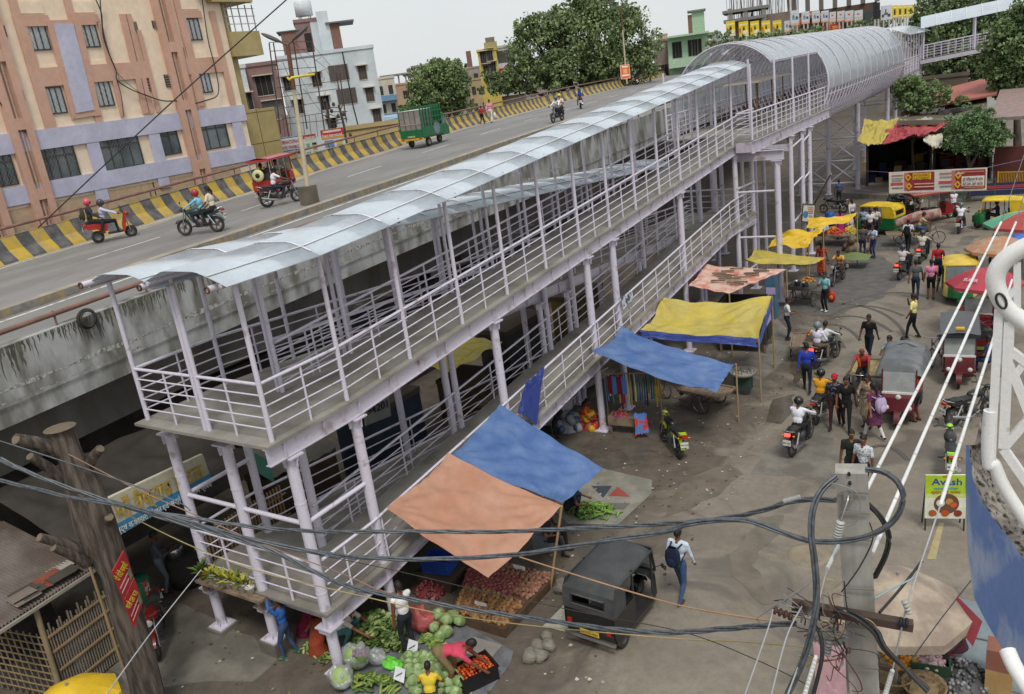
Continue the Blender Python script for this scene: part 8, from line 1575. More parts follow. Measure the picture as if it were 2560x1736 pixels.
qart(bn, P_, nv_, [(.0, .02, 1, .98, 'cfc8c0'), (.19, .06, .475, .9, M_), (.16, .06, .2, .9, 'b8746a'), (.25, .10, .44, .40, 'd8b020'), (.68, .06, .985, .9, M_), (.65, .06, .69, .9, 'b8746a'), (.75, .34, .975, .78, 'd6d0ca'), (.02, .5, .15, .62, 'b84a50'), (.03, .14, .15, .2, 'b86a6a'), (.03, .28, .15, .33, '8a8a88'), (.03, .38, .14, .43, '8a8a88'), (.03, .72, .15, .77, '6a6a6a'), (.52, .5, .65, .62, 'b84a50'), (.53, .14, .65, .2, 'b86a6a'), (.53, .3, .65, .35, '8a8a88'), (.53, .72, .65, .77, '6a6a6a'), (.27, .56, .47, .62, 'd89a7a'), (.27, .70, .47, .75, 'd8b8a8'), (.75, .12, .97, .17, 'c87a40'), (.78, .80, .97, .86, 'c87a40')])
for u, v in ((.205, .27), (.212, .68), (.715, .27), (.71, .68)):
 f = lambda a, b: (P_[0]*(1-a)+P_[1]*a)*(1-b)+(P_[3]*(1-a)+P_[2]*a)*b; s_ = nv_ if nv_.dot(Vector(CP)-P_[0]) > 0 else -nv_
 rel(MB().add([f(u-.035, v)+s_*.075, f(u, v-.18)+s_*.075, f(u+.035, v)+s_*.075, f(u, v+.18)+s_*.075], [(0, 3, 2, 1)], hm('d8a21e')).add([f(u-.015, v)+s_*.078, f(u, v-.08)+s_*.078, f(u+.015, v)+s_*.078, f(u, v+.08)+s_*.078], [(0, 3, 2, 1)], hm('8a3a20')), bn.location).build('diamond_mark', bn)
mrn = hm('5a1a20'); bk2 = hm('2a2222')
P2 = [p+s_*.05 for p in P_]
qtext(bn, P2, nv_, 'BATCH STARTS', .262, .235, .11, .165, mrn); qtext(bn, P2, nv_, '12 & 17 AUGUST', .262, .385, .11, .165, mrn); qtext(bn, P2, nv_, 'JEE/NEET', .70, .22, .09, .08, hm('e0d8d0')); qtext(bn, P2, nv_, 'पूरे विश्वास के साथ', .76, .53, .12, .20, bk2); qtext(bn, P2, nv_, 'बढ़े एक और कदम', .76, .735, .12, .20, bk2)
for a, b in ((P_[0], GD(*q2(330, 290), 60)), (P_[3], GD(*q2(330, 450), 60)), (P_[1], GD(2600, 390, 60)), (P_[2], GD(2600, 470, 60))): rel(MB().cyl(a, b, .015, hm('8a6a8a'), 5), bn.location).build('rope', bn)
# ------------------------------------------------ under the flyover: back wall, hotel, sheds
bwm = mat('shade_and_soot', (.055, .048, .042), rough=.95, c2=(.03, .027, .025), scale=1.2, amt=1)  # dark brown carries the shade of the covered interiors; also coats the oven
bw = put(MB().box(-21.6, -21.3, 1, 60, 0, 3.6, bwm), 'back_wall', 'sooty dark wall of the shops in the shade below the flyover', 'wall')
sg_, P_, nv_ = quadthing('hotel_signboard', 'long cream hotel signboard with yellow letters and a blue strip under the flyover', 'signboard', [GX(*z7(650, 318), -16.1), GX(*z7(1332, 0), -16.1), GX(*z7(1395, 180), -16.1), GX(*z7(750, 552), -16.1)], .1, hm('bdb9a4', scale=2), (1, 0, 0))
qart(sg_, P_, nv_, [(0, .70, 1, .985, '3a86b0')]); ylt = hm('b89a3a');
P2 = [p+Vector((.012, 0, 0)) for p in P_]
qtext(sg_, P2, nv_, 'माँ वैष्णव होटल', .07, .60, .40, .86, ylt); qtext(sg_, P2, nv_, 'शुद्ध शाकाहारी भोजन एवं नाश्ते का उत्तम प्रबंध', .03, .92, .15, .94, hm('d8d8d2'))
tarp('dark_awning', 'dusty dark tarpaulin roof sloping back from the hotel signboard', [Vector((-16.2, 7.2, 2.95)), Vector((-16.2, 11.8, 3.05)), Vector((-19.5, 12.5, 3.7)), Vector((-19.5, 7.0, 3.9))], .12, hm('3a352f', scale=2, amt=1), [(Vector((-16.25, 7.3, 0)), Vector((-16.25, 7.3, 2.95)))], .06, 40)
person('man in a grey shirt and pale trousers standing at the hotel stove', G(*z7(1100, 905)), -.6, 'phone', '4f5560', '6f7680', 'long', skin=1)
st = G(*z7(1245, 840)); stv = thing('clay_oven', 'sooty round oven with a steel pot beside the hotel man', 'oven', st); MB().lathe([(0, .8), (.2, .82), (.42, .8), (.46, .4), (.4, 0), (0, 0)], (0, 0, 0), bwm, 16).build('body', stv); MB().lathe([(0, 0), (.18, 0), (.2, .25), (.17, .27), (0, .2)], (-.05, -.1, .82), steel, 14).build('pot', stv)
dr = G(*z7(960, 1060)); drm = thing('drum', 'green drum draped with red and yellow cloth behind the trunk sign', 'drum', dr); MB().lathe([(0, 0), (.3, 0), (.32, .5), (.3, 1.0), (0, 1.0)], (0, 0, 0), hm('2f7a5a'), 14).build('shell', drm); rel(sheet([dr+Vector((.1, -.36, 1.03)), dr+Vector((.36, .1, 1.03)), dr+Vector((.42, .1, .2)), dr+Vector((.1, -.42, .1))], 0, mat('red_white_cloth', (.35, .06, .06), c2=(.5, .45, .42), scale=2, amt=1, lo=.48, hi=.52), wr=.05, seed=3), dr).build('cloth', drm)
motorbike('dusty red motorbike parked behind the dead trunk', G(*z7(1060, 1230)), PI+.9, '7a1c1c')
bd_, P_, nv_ = quadthing('numbered_board', 'grey board with the number 94201 in the shade behind the ramp', 'signboard', [GX(*p, -16.4) for p in ((912, 1010), (972, 985), (978, 1040), (915, 1065))], .05, hm('8a8a84'), (1, 0, 0)); qtext(bd_, [p+Vector((.01, 0, 0)) for p in P_], nv_, '94201', .05, .55, .35, .85, bk2)
def clutter(name, label, cat, x, y, z, dims, c, seed=0):
 return put(MB().box(-dims[0]/2, dims[0]/2, -dims[1]/2, dims[1]/2, 0, dims[2], hm(c, scale=3, amt=1)).box(-dims[0]/2-.02, dims[0]/2+.02, -dims[1]/2-.02, dims[1]/2+.02, dims[2]*.92, dims[2]+.02, hm('4a4038')), name, label, cat, org=(0, 0, 0))
for i, (x, y, d, c, nm, lab) in enumerate(((-17.2, 13.6, (1.2, 2.2, 1.9), '4a3a2c', 'wooden_stall', 'brown shuttered stall in the shade behind the near ramp columns'), (-17.4, 17.5, (1.3, 2.6, 2.1), '2f3a4a', 'wooden_stall', 'blue grey tin stall in the shade behind the ramp'), (-17.0, 21.5, (1.2, 1.6, 1.5), '5a4632', 'wooden_stall', 'low tan stall in the shade behind the ramp'), (-17.4, 25.5, (1.3, 2.8, 2.2), '3a3a3a', 'wooden_stall', 'charcoal stall in the shade near the far landing'), (-17.2, 30.5, (1.3, 2.4, 2.0), '6a5a2a', 'wooden_stall', 'mustard stall in the shade near the far landing'))): clutter(nm, lab, 'stall', x, y, 0, d, c).location = (x, y, 0)
put(sheet([Vector((-16.5, 12.4, 2.0)), Vector((-16.3, 14.6, 2.0)), Vector((-17.8, 14.8, 2.5)), Vector((-17.9, 12.3, 2.5))], .1, hm('6a665c', scale=2), wr=.06, seed=2), 'grey_awning', 'small grey cloth awning over the brown shuttered stall', 'awning'); put(sheet([Vector((-16.4, 19.9, 2.2)), Vector((-16.2, 23.0, 2.2)), Vector((-17.8, 23, 2.5)), Vector((-17.9, 20, 2.5))], .1, ty, wr=.06, seed=3), 'yellow_sheet', 'yellow plastic sheet over the low tan stall behind the ramp', 'awning')
bx = GX(*Dz(290, 1290), -14.0); zb_ = max(zLL(bx.y), 0); wbx = thing('wooden_chest', 'big brown wooden chest with sticks on its lid standing on the left lower ramp', 'chest', (-14.3, bx.y, zb_), .05); MB().box(-.4, .4, -.75, .75, .05, .85, hm('4a2f26', scale=3, amt=1)).build('body', wbx); MB().box(-.44, .44, -.8, .8, .85, .93, hm('5a4a3a')).build('lid', wbx)
for i in range(6): MB().bar((-.3+.1*i, -.6, .96), (-.25+.1*i, .5+.05*i, 1.0), .03, .03, wood).build('stick', wbx)
gc = [GX(*Bz(*p), -15.9) for p in ((480, 0), (600, 60), (640, 220), (490, 130))]; quadthing('green_netting', 'pale green net cloth hanging in the shade behind the front columns', 'cloth', gc, .02, hm('4f8a74', scale=2))
bmt = MB()
for i in range(26): y = 9.6+i*.1; bmt.bar((-16.0, y, .3), (-16.0, y+.02, 2.1), .05, .03, bamboo)
for z in (.6, 1.2, 1.8): bmt.bar((-16.03, 9.5, z), (-16.03, 12.3, z), .03, .04, bamboo)
put(bmt, 'bamboo_screen', 'upright bamboo screen in the shade behind the lower landing', 'screen')
# ------------------------------------------------ left shack with corrugated roof and bamboo lattice
oldbam = mat('old_bamboo', (.21, .175, .135), rough=.85, c2=(.12, .10, .08), scale=4)
cor = mat('corrugated_rust', (.17, .145, .13), rough=.8, c2=(.10, .078, .065), scale=1.2, amt=1)
S7 = lambda x, y: (x/3.177, 1240+y/3.177)
eA, eB = G(*S7(-60, 1090), 2.4), G(*S7(745, 568), 2.4); shk = thing('bamboo_shack', 'shack with a rusty corrugated roof and a bamboo lattice front beside the dead trunk', 'shack', (eA.x, eA.y, 0)); so2 = Vector((eA.x, eA.y, 0))
uA, uB = Vector((eA.x-3.0, eA.y-.5, 3.05)), Vector((eB.x-3.0, eB.y-.2, 3.05)); N_ = 32
mb = MB(); vs = []
for i in range(N_*4+1): t = i/(N_*4); dz = .03*math.sin(i*PI/2); vs += [eA.lerp(eB, t)+Vector((0, 0, dz))-so2, uA.lerp(uB, t)+Vector((0, 0, dz))-so2]
mb.add(vs, [(2*i, 2*i+2, 2*i+3, 2*i+1) for i in range(N_*4)], cor, True); mb.build('roof', shk)
rel(MB().bar(eA+Vector((.02, 0, -.06)), eB+Vector((.02, 0, -.06)), .06, .06, hm('9a958a')).bar(eA+Vector((-.1, 0, -.12)), eB+Vector((-.1, 0, -.12)), .07, .07, bamboo), so2).build('eave_beam', shk)
lat = MB(); fA, fB_ = Vector((eA.x-.15, eA.y+.9, 0)), Vector((eB.x-.15, eB.y+.1, 0)); n = 24
for i in range(n): p = fA.lerp(fB_, i/(n-1)); lat.cyl(p+Vector((0, 0, .05)), p+Vector((0, .05, 1.75+.12*math.sin(i*1.7))), .022, oldbam, 6)
for z in (.35, .8, 1.25, 1.6): lat.bar(fA+Vector((.03, 0, z)), fB_+Vector((.03, 0, z)), .03, .045, bamboo)
rel(lat, so2).build('lattice', shk)
lat = MB(); gA, gB = Vector((eA.x-.15, eA.y+.85, 0)), Vector((eA.x-3.0, eA.y+.3, 0))
for i in range(16): p = gA.lerp(gB, i/15); lat.cyl(p+Vector((0, 0, .05)), p+Vector((0, 0, 1.7)), .02, oldbam, 6)
for i in range(9): lat.bar(gA+Vector((0, -.02, .2+.18*i)), gB+Vector((0, -.02, .2+.18*i)), .02, .02, bamboo)
rel(lat, so2).build('side_lattice', shk); rel(MB().cyl(gA+Vector((.1, -.1, 0)), gA+Vector((-.05, .05, 2.3)), .06, hm('8a7a60'), 8), so2).build('corner_post', shk)
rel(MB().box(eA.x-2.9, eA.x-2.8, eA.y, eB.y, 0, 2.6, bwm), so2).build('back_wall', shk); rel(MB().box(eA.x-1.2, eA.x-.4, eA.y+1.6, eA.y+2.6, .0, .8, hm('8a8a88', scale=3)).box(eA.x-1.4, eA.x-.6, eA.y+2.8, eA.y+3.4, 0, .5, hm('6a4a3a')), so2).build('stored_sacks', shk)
roof_junk = MB();
for i in range(14): p = eA.lerp(eB, .35+.5*rng.random()); q = p+Vector((-.1-.5*rng.random(), 0, .1+.1*rng.random())); roof_junk.grid(lambda u, v: q+Vector((.35*(u-.5), .5*(v-.5), .06*mnoise.noise(Vector((u*4+i, v*4, i))))), 4, 4, hm(rng.choice(('4a4640', '7a7066', '8a4a3a', 'a8a49a', '3a3a36'))))
o_ = put(roof_junk, 'roof_rags', 'torn rags and plastic scraps along the eave of the bamboo shack', 'rags'); o_['kind'] = 'stuff'
tb_ = G(383, 1790); d_ = ray(149, 1072); hz = ((CP-np.array(tb_)) @ np.cross(np.cross(d_, [0, 0, 1.]), d_))/(np.array([0, 0, 1.]) @ np.cross(np.cross(d_, [0, 0, 1.]), d_))
RT = math.hypot(tb_.x, tb_.y); tk = thing('dead_trunk', 'thick bare dead tree trunk with sawn off stubs in the left foreground', 'tree trunk', tb_)
tbk = mat('dead_bark', (.135, .108, .088), rough=.95, c2=(.05, .04, .033), scale=6, amt=1, bump=1.0, stretch=(2, 2, .25)); path = [Vector((tb_.x, tb_.y, 0))]+[GD(x, y, RT) for x, y in ((345, 1640), (318, 1540), (288, 1430), (240, 1310), (205, 1215), (175, 1140), (149, 1072))]
mb = MB().tube([p-tb_ for p in path], [.33, .30, .28, .29, .31, .28, .25, .21], tbk, 20); mb.v = [tuple(Vector(v)*1+Vector((mnoise.noise(Vector(v)*2.5), mnoise.noise(Vector(v)*2.5+Vector((9, 0, 0))), 0))*.09) for v in mb.v]; mb.build('trunk', tk)
Gz = lambda x, y: (x/3.152, 900+y/3.152)
for a, b, r0, r1 in (((450, 720), (125, 625), .15, .10), ((480, 930), (235, 760), .11, .07), ((690, 860), (790, 700), .10, .08), ((700, 1520), (310, 1400), .12, .08), ((690, 1600), (420, 1480), .12, .07), ((850, 1350), (860, 1240), .12, .08)):
 A_, B_ = GD(*Gz(*a), RT)-tb_, GD(*Gz(*b), RT-.35)-tb_; m = MB().tube([A_, (A_+B_)/2+Vector((0, 0, .04)), B_], [r0, (r0+r1)/2, r1], tbk, 10); m.lathe([(0, .005), (r1*.9, .004)], B_, hm('6f6250'), 10, (B_-A_)); m.build('stub', tk)
MB().lathe([(0, .02), (.27, .0)], GD(149, 1070, RT)-tb_, hm('6a5e4c'), 14).build('cut_top', tk)
ts, P_, nv_ = quadthing('notice_board', 'red notice board with yellow Hindi headings nailed to the dead trunk', 'notice board', [GD(*z7(*p), r) for p, r in (((740, 770), RT-.75), ((815, 632), RT-.55), ((940, 972), RT-.50), ((880, 1138), RT-.70))], .03, hm('a02a2e', rough=.5))
qart(ts, P_, nv_, [(.04, .30, .75, .33, 'd8a8a8'), (.04, .38, .7, .41, 'd8a8a8'), (.04, .5, .96, .505, 'c8b0a0'), (.04, .80, .75, .83, 'd8a8a8'), (.04, .88, .7, .91, 'd8a8a8'), (.72, .28, .92, .44, '6a7a5a'), (.72, .78, .92, .94, '6a7a5a')]); yl2 = hm('d8c03a'); qtext(ts, P_, nv_, 'दो रोटी सब्जी', .08, .2, .11, .8, yl2); qtext(ts, P_, nv_, 'थाली दाल भात', .08, .70, .11, .8, yl2)
put(MB().box(-15.4, -13.3, 8.92, 9.115, 1.44, 1.498, wood).box(-15.3, -15.2, 9.0, 9.115, 1.2, 1.44, wood).box(-13.5, -13.4, 9.0, 9.115, 1.2, 1.44, wood), 'plank_shelf', 'narrow plank shelf for flower pots along the lower landing edge', 'shelf')
for i, (x, y) in enumerate(((1330, 775), (1383, 795), (1428, 800), (1470, 830), (1500, 838), (1545, 855), (1590, 865), (1640, 885))):
 p = GY(*z7(x, y), 9.06); p.z = 1.50; o = thing('potted_plant', ('leafy dark plant in a brown pot at the left end of the landing edge', 'thin yellow leaved plant in a white pot, first of the white pots', 'yellow leaved plant in the second white pot', 'yellow plant in the small third white pot', 'small plant in the fourth white pot', 'broad yellow green plant in the fifth white pot', 'yellow spotted plant in the sixth white pot', 'nearly bare white pot at the right end of the landing edge')[i], 'potted plant', p, 0, 'pots on the lower landing edge')
 MB().lathe([(0, 0), (.07, 0), (.1, .17), (.105, .175), (.09, .18), (.085, .15), (0, .15)], (0, 0, 0), hm('d3d1c9' if i else '7a5a3a', rough=.5), 12).build('pot', o); lf = MB(); rnd = random.Random(i); k = 4 if i == 7 else 26
 for _ in range(k):
  a = rnd.random()*6.28; L_ = rnd.uniform(.14, .34)*(1.3 if i in (0, 5) else 1); el_ = rnd.uniform(.5, 1.35); d = Vector((math.cos(a)*math.cos(el_), math.sin(a)*math.cos(el_), math.sin(el_))); s_ = Vector((-math.sin(a), math.cos(a), 0))*L_*.12; b0 = Vector((0, 0, .13))+d*.05; lf.add([b0, b0+d*L_*.5+s_, b0+d*L_-Vector((0, 0, L_*.25)), b0+d*L_*.5-s_], [(0, 1, 2, 3)], hm(rnd.choice(('3f5a2c', '55702f') if i in (0, 4) else ('9a9a30', 'b0a83a', '6a7a2c')), rough=.5))
 lf.build('leaves', o)
umbrella('bright yellow umbrella cut by the bottom edge at the left', headp(*z7(440, 1520), 2.35), .78, 2.0, .36, [ty2], 8, val=.06)
cl_ = GX(217, 797, -18.9); put(MB().tube([(cl_.x, cl_.y+.21*math.cos(a), cl_.z+.21*math.sin(a)) for a in np.linspace(0, 2*PI, 26)[:-1]], .04, rub, 8, closed=True).tube([(cl_.x+.06, cl_.y+.17*math.cos(a), cl_.z+.19*math.sin(a)) for a in np.linspace(0, 2*PI, 26)[:-1]], .025, rub, 6, closed=True), 'cable_coil', 'black coil of cable hung on the moss streaked flyover wall', 'cable coil')
# ------------------------------------------------ the concrete pole and its cables
cblm = mat('grey_cable', (.05, .058, .066), rough=.4, c2=(.10, .115, .13), scale=20, amt=.8, spec=.6); polem = mat('pole_concrete', (.40, .385, .35), rough=.85, c2=(.27, .255, .23), scale=5, amt=1, bump=.25, stretch=(1, 1, .25))
RP = 5.5; pt_, pm = GD(2128, 1172, RP), GD(2162, 1736, RP+.02); pdv = (pm-pt_); pbt = pt_+pdv*((0-pt_.z)/pdv.z); pz = thing('concrete_pole', 'tall weathered concrete electricity pole with a rusty crossarm in the right foreground', 'power pole', (pbt.x, pbt.y, 0)); po = Vector((pbt.x, pbt.y, 0)); vdir = Vector((-pt_.x, -pt_.y, 0)).normalized()
rel(MB().bar(pbt, pt_, .205, .15, polem, vdir), po).build('shaft', pz)
P9 = lambda x, y, r=RP: GD(*z9(x, y), r)
rel(MB().bar(P9(735, 985, 5.35), P9(1530, 1128, 5.35), .07, .06, hm('54443c', scale=8)), po).build('crossarm', pz)
for y in (245, 380, 555, 880, 1135, 1400):
 a, b = P9(1035+y*.055, y, 5.40), P9(1225+y*.058, y+12, 5.40); rel(MB().bar(a, b, .01, .014, hm('8a857c')), po).build('band', pz)
for x, y in ((1110, 130), (1115, 190)): rel(MB().ell(P9(x, y, 5.415), (.012, .012, .016), dark, 8, 6), po).build('bolt_hole', pz)
wti = hm('b9b9b4', rough=.3); rsti = hm('4a302a', rough=.5)
def ins(a, b, m, r, n=4):
 A_, B_ = a, b; mb = MB()
 for i in range(n): p = A_.lerp(B_, (i+.5)/n); mb.lathe([(r*.5, -.012), (r, -.006), (r, .006), (r*.5, .012)], p, m, 10, (B_-A_))
 mb.cyl(A_, B_, r*.45, m, 8); rel(mb, po).build('insulator', pz)
ins(P9(1055, 440, 5.3), P9(1030, 545, 5.3), wti, .03, 6); ins(P9(680, 310, 5.4), P9(790, 280, 5.4), hm('9a9a98'), .018, 8); ins(P9(610, 1020, 5.2), P9(740, 1070, 5.2), rsti, .03, 4); ins(P9(1440, 1100, 5.3), P9(1500, 1110, 5.3), hm('2a2c2e'), .035, 3); ins(P9(1470, 960, 5.3), P9(1510, 1050, 5.3), wti, .022, 4); ins(P9(980, 1220, 5.3), P9(965, 1320, 5.3), hm('8a8a8a'), .025, 5); ins(P9(740, 1000, 5.25), P9(815, 985, 5.25), rsti, .03, 3)
rel(MB().tube(smooth_path([P9(1105, 265, 5.38), P9(1100, 310, 5.33), P9(1060, 430, 5.3)]), .008, chrome, 5).box(*(lambda c: (c.x-.03, c.x+.03, c.y-.02, c.y+.02, c.z-.03, c.z+.03))(P9(1110, 275, 5.38)), chrome), po).build('clamp', pz)
def cable(label, px, rs, r, strands=1, m=None, name='cable', cat='cable', zoom=None, tw=7.0, group=None):
 P = [GD(*(zoom(*p) if zoom else p), rr) for p, rr in zip(px, np.interp(np.linspace(0, 1, len(px)), np.linspace(0, 1, len(rs)), rs))]; S = smooth_path(P, 10); mb = MB(); m = m or cblm
 if strands == 1: mb.tube(S, r, m, 6)
 else:
  L_ = [0]
  for a, b in zip(S[:-1], S[1:]): L_.append(L_[-1]+(b-a).length)
  D_ = 0; pts = []; i = 0
  for s_ in np.arange(0, L_[-1], .045):
   while L_[i+1] < s_: i += 1
   pts.append((S[i].lerp(S[i+1], (s_-L_[i])/max(L_[i+1]-L_[i], 1e-6)), s_))
  for k in range(strands):
   q = []
   for j, (p, s_) in enumerate(pts):
    t = (pts[min(j+1, len(pts)-1)][0]-pts[max(j-1, 0)][0]).normalized(); a = t.cross(Vector((0, 0, 1))).normalized(); b = t.cross(a); g = s_*tw+2*PI*k/strands; q.append(p+(a*math.cos(g)+b*math.sin(g))*r*1.05)
   mb.tube(q, r, m, 5)
 return put(mb, name, label, cat, group)
C1 = [z7(0, 30), z7(300, 170), z7(600, 270), z7(900, 365), z7(1180, 450), z7(1500, 540), z7(1800, 640), z7(2100, 790)]+[z8(100, 880), z8(400, 940), z8(800, 1010), z8(1200, 1070), z8(1500, 1112), z8(1800, 1150), z8(2150, 1172)]+[z9(250, 1150), z9(500, 1130), z9(760, 1110)]
C2 = [z7(0, 40), z7(300, 165), z7(600, 270), z7(900, 358), z7(1300, 425), z7(1700, 482), z7(2000, 502)]+[z8(0, 510), z8(500, 507), z8(1000, 510), z8(1500, 490), z8(2000, 465)]+[z9(0, 450), z9(250, 425), z9(500, 380), z9(760, 305), z9(1030, 300)]
C3 = [z7(0, 172), z7(250, 232), z7(500, 290), z7(800, 335), z7(1000, 382), z7(1300, 462), z7(1500, 520), z7(1800, 592), z7(2150, 655)]+[z8(100, 675), z8(500, 690), z8(1000, 672), z8(1300, 640), z8(1800, 560), z8(2150, 505)]+[z9(50, 462), z9(250, 432), z9(450, 440), z9(650, 505), z9(860, 572), z9(1050, 572), z9(1250, 530), z9(1400, 440), z9(1465, 310), z9(1430, 185), z9(1330, 112), z9(1215, 98)]
cable('twisted overhead cable bundle, lowest of the three that cross the photograph', C1, [9.0, 7.0, 5.4], .0115, 3); cable('twisted overhead cable bundle, uppermost of the three that cross the photograph', C2, [9.0, 7.0, 5.4], .0105, 3); cable('twisted overhead cable bundle that ends in the big loop round the concrete pole', C3, [9.2, 7.0, 5.6, 5.2, 5.2], .0105, 3, tw=4)
cable('black cable loop falling from the pole head to the bottom edge', [(1025, 145), (930, 230), (872, 350), (857, 520), (880, 700), (898, 900), (875, 1100), (815, 1340), (690, 1600)], [5.35, 5.15, 5.0, 4.9], .0125, 3, zoom=z9, tw=2.5); cable('black cable loop hanging behind the pole at its right side', [(1235, 330), (1320, 420), (1370, 540), (1340, 690), (1268, 825)], [5.55, 5.6, 5.6], .0105, 3, m=cabm, zoom=z9, tw=5); cable('thick black cable running down right from the crossarm', [(1020, 1015), (1150, 1058), (1280, 1160), (1340, 1270), (1460, 1390), (1660, 1580)], [5.3, 5.2, 5.0], .015, 2, m=cabm, zoom=z9, tw=4); cable('second black cable falling right beside the pole foot', [(890, 1130), (925, 1200), (930, 1350), (870, 1600)], [5.3, 5.1], .016, 1, m=cabm, zoom=z9)
thin = [([(0, 640), (500, 800), (1000, 970), (1400, 1120), (1500, 1190)], Gz, [9, 8], 'thin grey wire high over the dead trunk', cblm, .008), ([z7(450, 0), z7(900, 230), z7(1250, 385), z7(1700, 580), z7(2259, 790), z8(300, 905), z8(700, 985)], None, [9, 7.5], 'thin pinkish wire over the hotel signboard', hm('9a7a6a'), .007), ([z7(820, 390), z7(1250, 600), z7(1700, 770), z7(2259, 905), z8(200, 945), z8(600, 1035), z8(1000, 1095), z8(1500, 1150), z8(2259, 1215), z9(400, 1230), z9(850, 1270)], None, [8.5, 7, 5.5], 'thin straw coloured wire under the cable bundles', hm('a8986a'), .007), ([z8(1180, 675), z8(1350, 730), z8(1700, 840), z8(2000, 930), z8(2259, 1000), z9(300, 1050), z9(640, 1100)], None, [7.5, 5.5], 'thin peach coloured wire over the black auto', hm('b08a6a'), .009), ([z8(-200, 650), z8(300, 750), z8(900, 890), z8(1600, 1040), z8(2259, 1170), z9(500, 1350), z9(830, 1510)], None, [8, 6.5, 5.2], 'thin black wire crossing the tomato crate and road', cabm, .005), ([z7(1320, 760), z7(1010, 1150), z7(700, 1576)], None, [14, 10], 'thin white wire falling from the landing to the lower left', hm('b9bcc0'), .011), ([(727, -10), (420, 265), (95, 570)], None, [32, 34], 'single dark wire slanting across the sky from the peach building', cabm, .03), ([(965, 755), (860, 1150), (700, 1600)], z9, [5.4, 4.8], 'silver wire falling from the left sleeved cable', hm('a9abac'), .008), ([(610, 1020), (580, 1140), (420, 1600)], z9, [5.2, 4.6], 'braided silver wire at the left of the crossarm', hm('a9abac'), .007), ([(800, 1000), (700, 1200), (595, 1600)], z9, [5.2, 4.6], 'braided silver wire, second from the left of the crossarm', hm('a9abac'), .007), ([(620, 1010), (840, 850), (900, 740)], z9, [5.25, 5.3], 'tangled silver wire from the crossarm up to the sleeve', hm('8f9192'), .008), ([(1060, 905), (1180, 740), (1265, 560), (1245, 450)], z9, [5.3, 5.35], 'thin black drop wire along the pole face', cabm, .006), ([(1280, 945), (1420, 870), (1550, 805)], z9, [5.4, 5.6], 'pale blue service wire right of the pole', hm('9ab8c0'), .008), ([(1310, 1040), (1450, 880), (1590, 700)], z9, [5.4, 6], 'black service cable over the beige umbrella', cabm, .014), ([(1000, 190), (1150, 245), (1185, 350), (1150, 450), (1090, 470)], z9, [5.2, 5.25], 'thin grey wire ring on the pole face', hm('8a8c8c'), .005), ([(1710, 335), (1590, 690), (1505, 945), (1465, 1100), (1395, 1420)], z9, [6.2, 5.35, 5.25], 'silver line wire running down through the right hand insulators', hm('a9abac'), .008), ([(1520, 1350), (1700, 1100), (1910, 830)], z9, [5.6, 7], 'thin dark wire behind the blue wall edge', cabm, .006)]
for px, zm, rs, lab, m, r in thin: cable(lab, px, rs, r*.8, 1, m, 'wire', 'wire', zm)
rnd = random.Random(4); tg = MB()
for i in range(30):
 a = P9(rnd.uniform(950, 1100), rnd.uniform(1010, 1350), 5.28); pts = [a]
 for k in range(4): pts.append(pts[-1]+Vector((rnd.gauss(0, .07), rnd.gauss(0, .03), rnd.gauss(-.01, .07))))
 tg.tube(smooth_path(pts, 5), rnd.choice((.003, .0045, .006)), rnd.choice((cabm, cabm, hm('6a3a34'), hm('a8986a'), hm('8a8c8c'), hm('8a8c8c'), cblm)), 4)
for i in range(12):
 a = P9(rnd.uniform(620, 900), rnd.uniform(930, 1090), 5.22); pts = [a]
 for k in range(3): pts.append(pts[-1]+Vector((rnd.gauss(0, .08), rnd.gauss(0, .03), rnd.gauss(0, .06))))
 tg.tube(smooth_path(pts, 5), rnd.choice((.003, .005)), rnd.choice((cabm, hm('6a6c6c'), hm('8a8c8c'))), 4)
o_ = put(tg, 'wire_tangle', 'tangle of thin service wires tied around the crossarm and pole', 'wires'); o_['kind'] = 'stuff'
slv = hm('dfe0de', rough=.35)
def sleeve(label, a, b, ra, rb, tail=None):
 A_, B_ = GD(*a, ra), GD(*b, rb); mb = MB().cyl(A_, B_, .0155, slv, 8); d = (B_-A_);
 for k in range(1, 12): p = A_+d*(k/12); mb.cyl(p, p+d.normalized()*.02, .0175, hm('b8b8b4'), 8)
 o = put(mb, 'sleeved_cable', label, 'cable', 'white sleeved line cables');
 if tail: T_ = GD(*tail[0], tail[1]); rel(MB().cyl(B_, T_, .006, cblm, 5), o.location).build('bare_wire', o)
sleeve('white sleeved line cable, leftmost of the three rising to the right', z9(967, 752), (2503, 556), 5.4, 14, ((2580, 330), 20)); sleeve('white sleeved line cable, middle one of the three rising to the right', z9(1262, 650), (2540, 556), 5.5, 14, ((2600, 350), 20)); sleeve('white sleeved line cable, rightmost and shortest of the three', z9(1710, 335), (2530, 700), 6.2, 13); sleeve('white sleeve on the wire at the bottom left of the pole', z9(895, 1325), z9(800, 1640), 5.2, 4.9); sleeve('white sleeve on the wire at the bottom right of the pole', z9(1395, 1420), z9(1330, 1640), 5.2, 4.9)
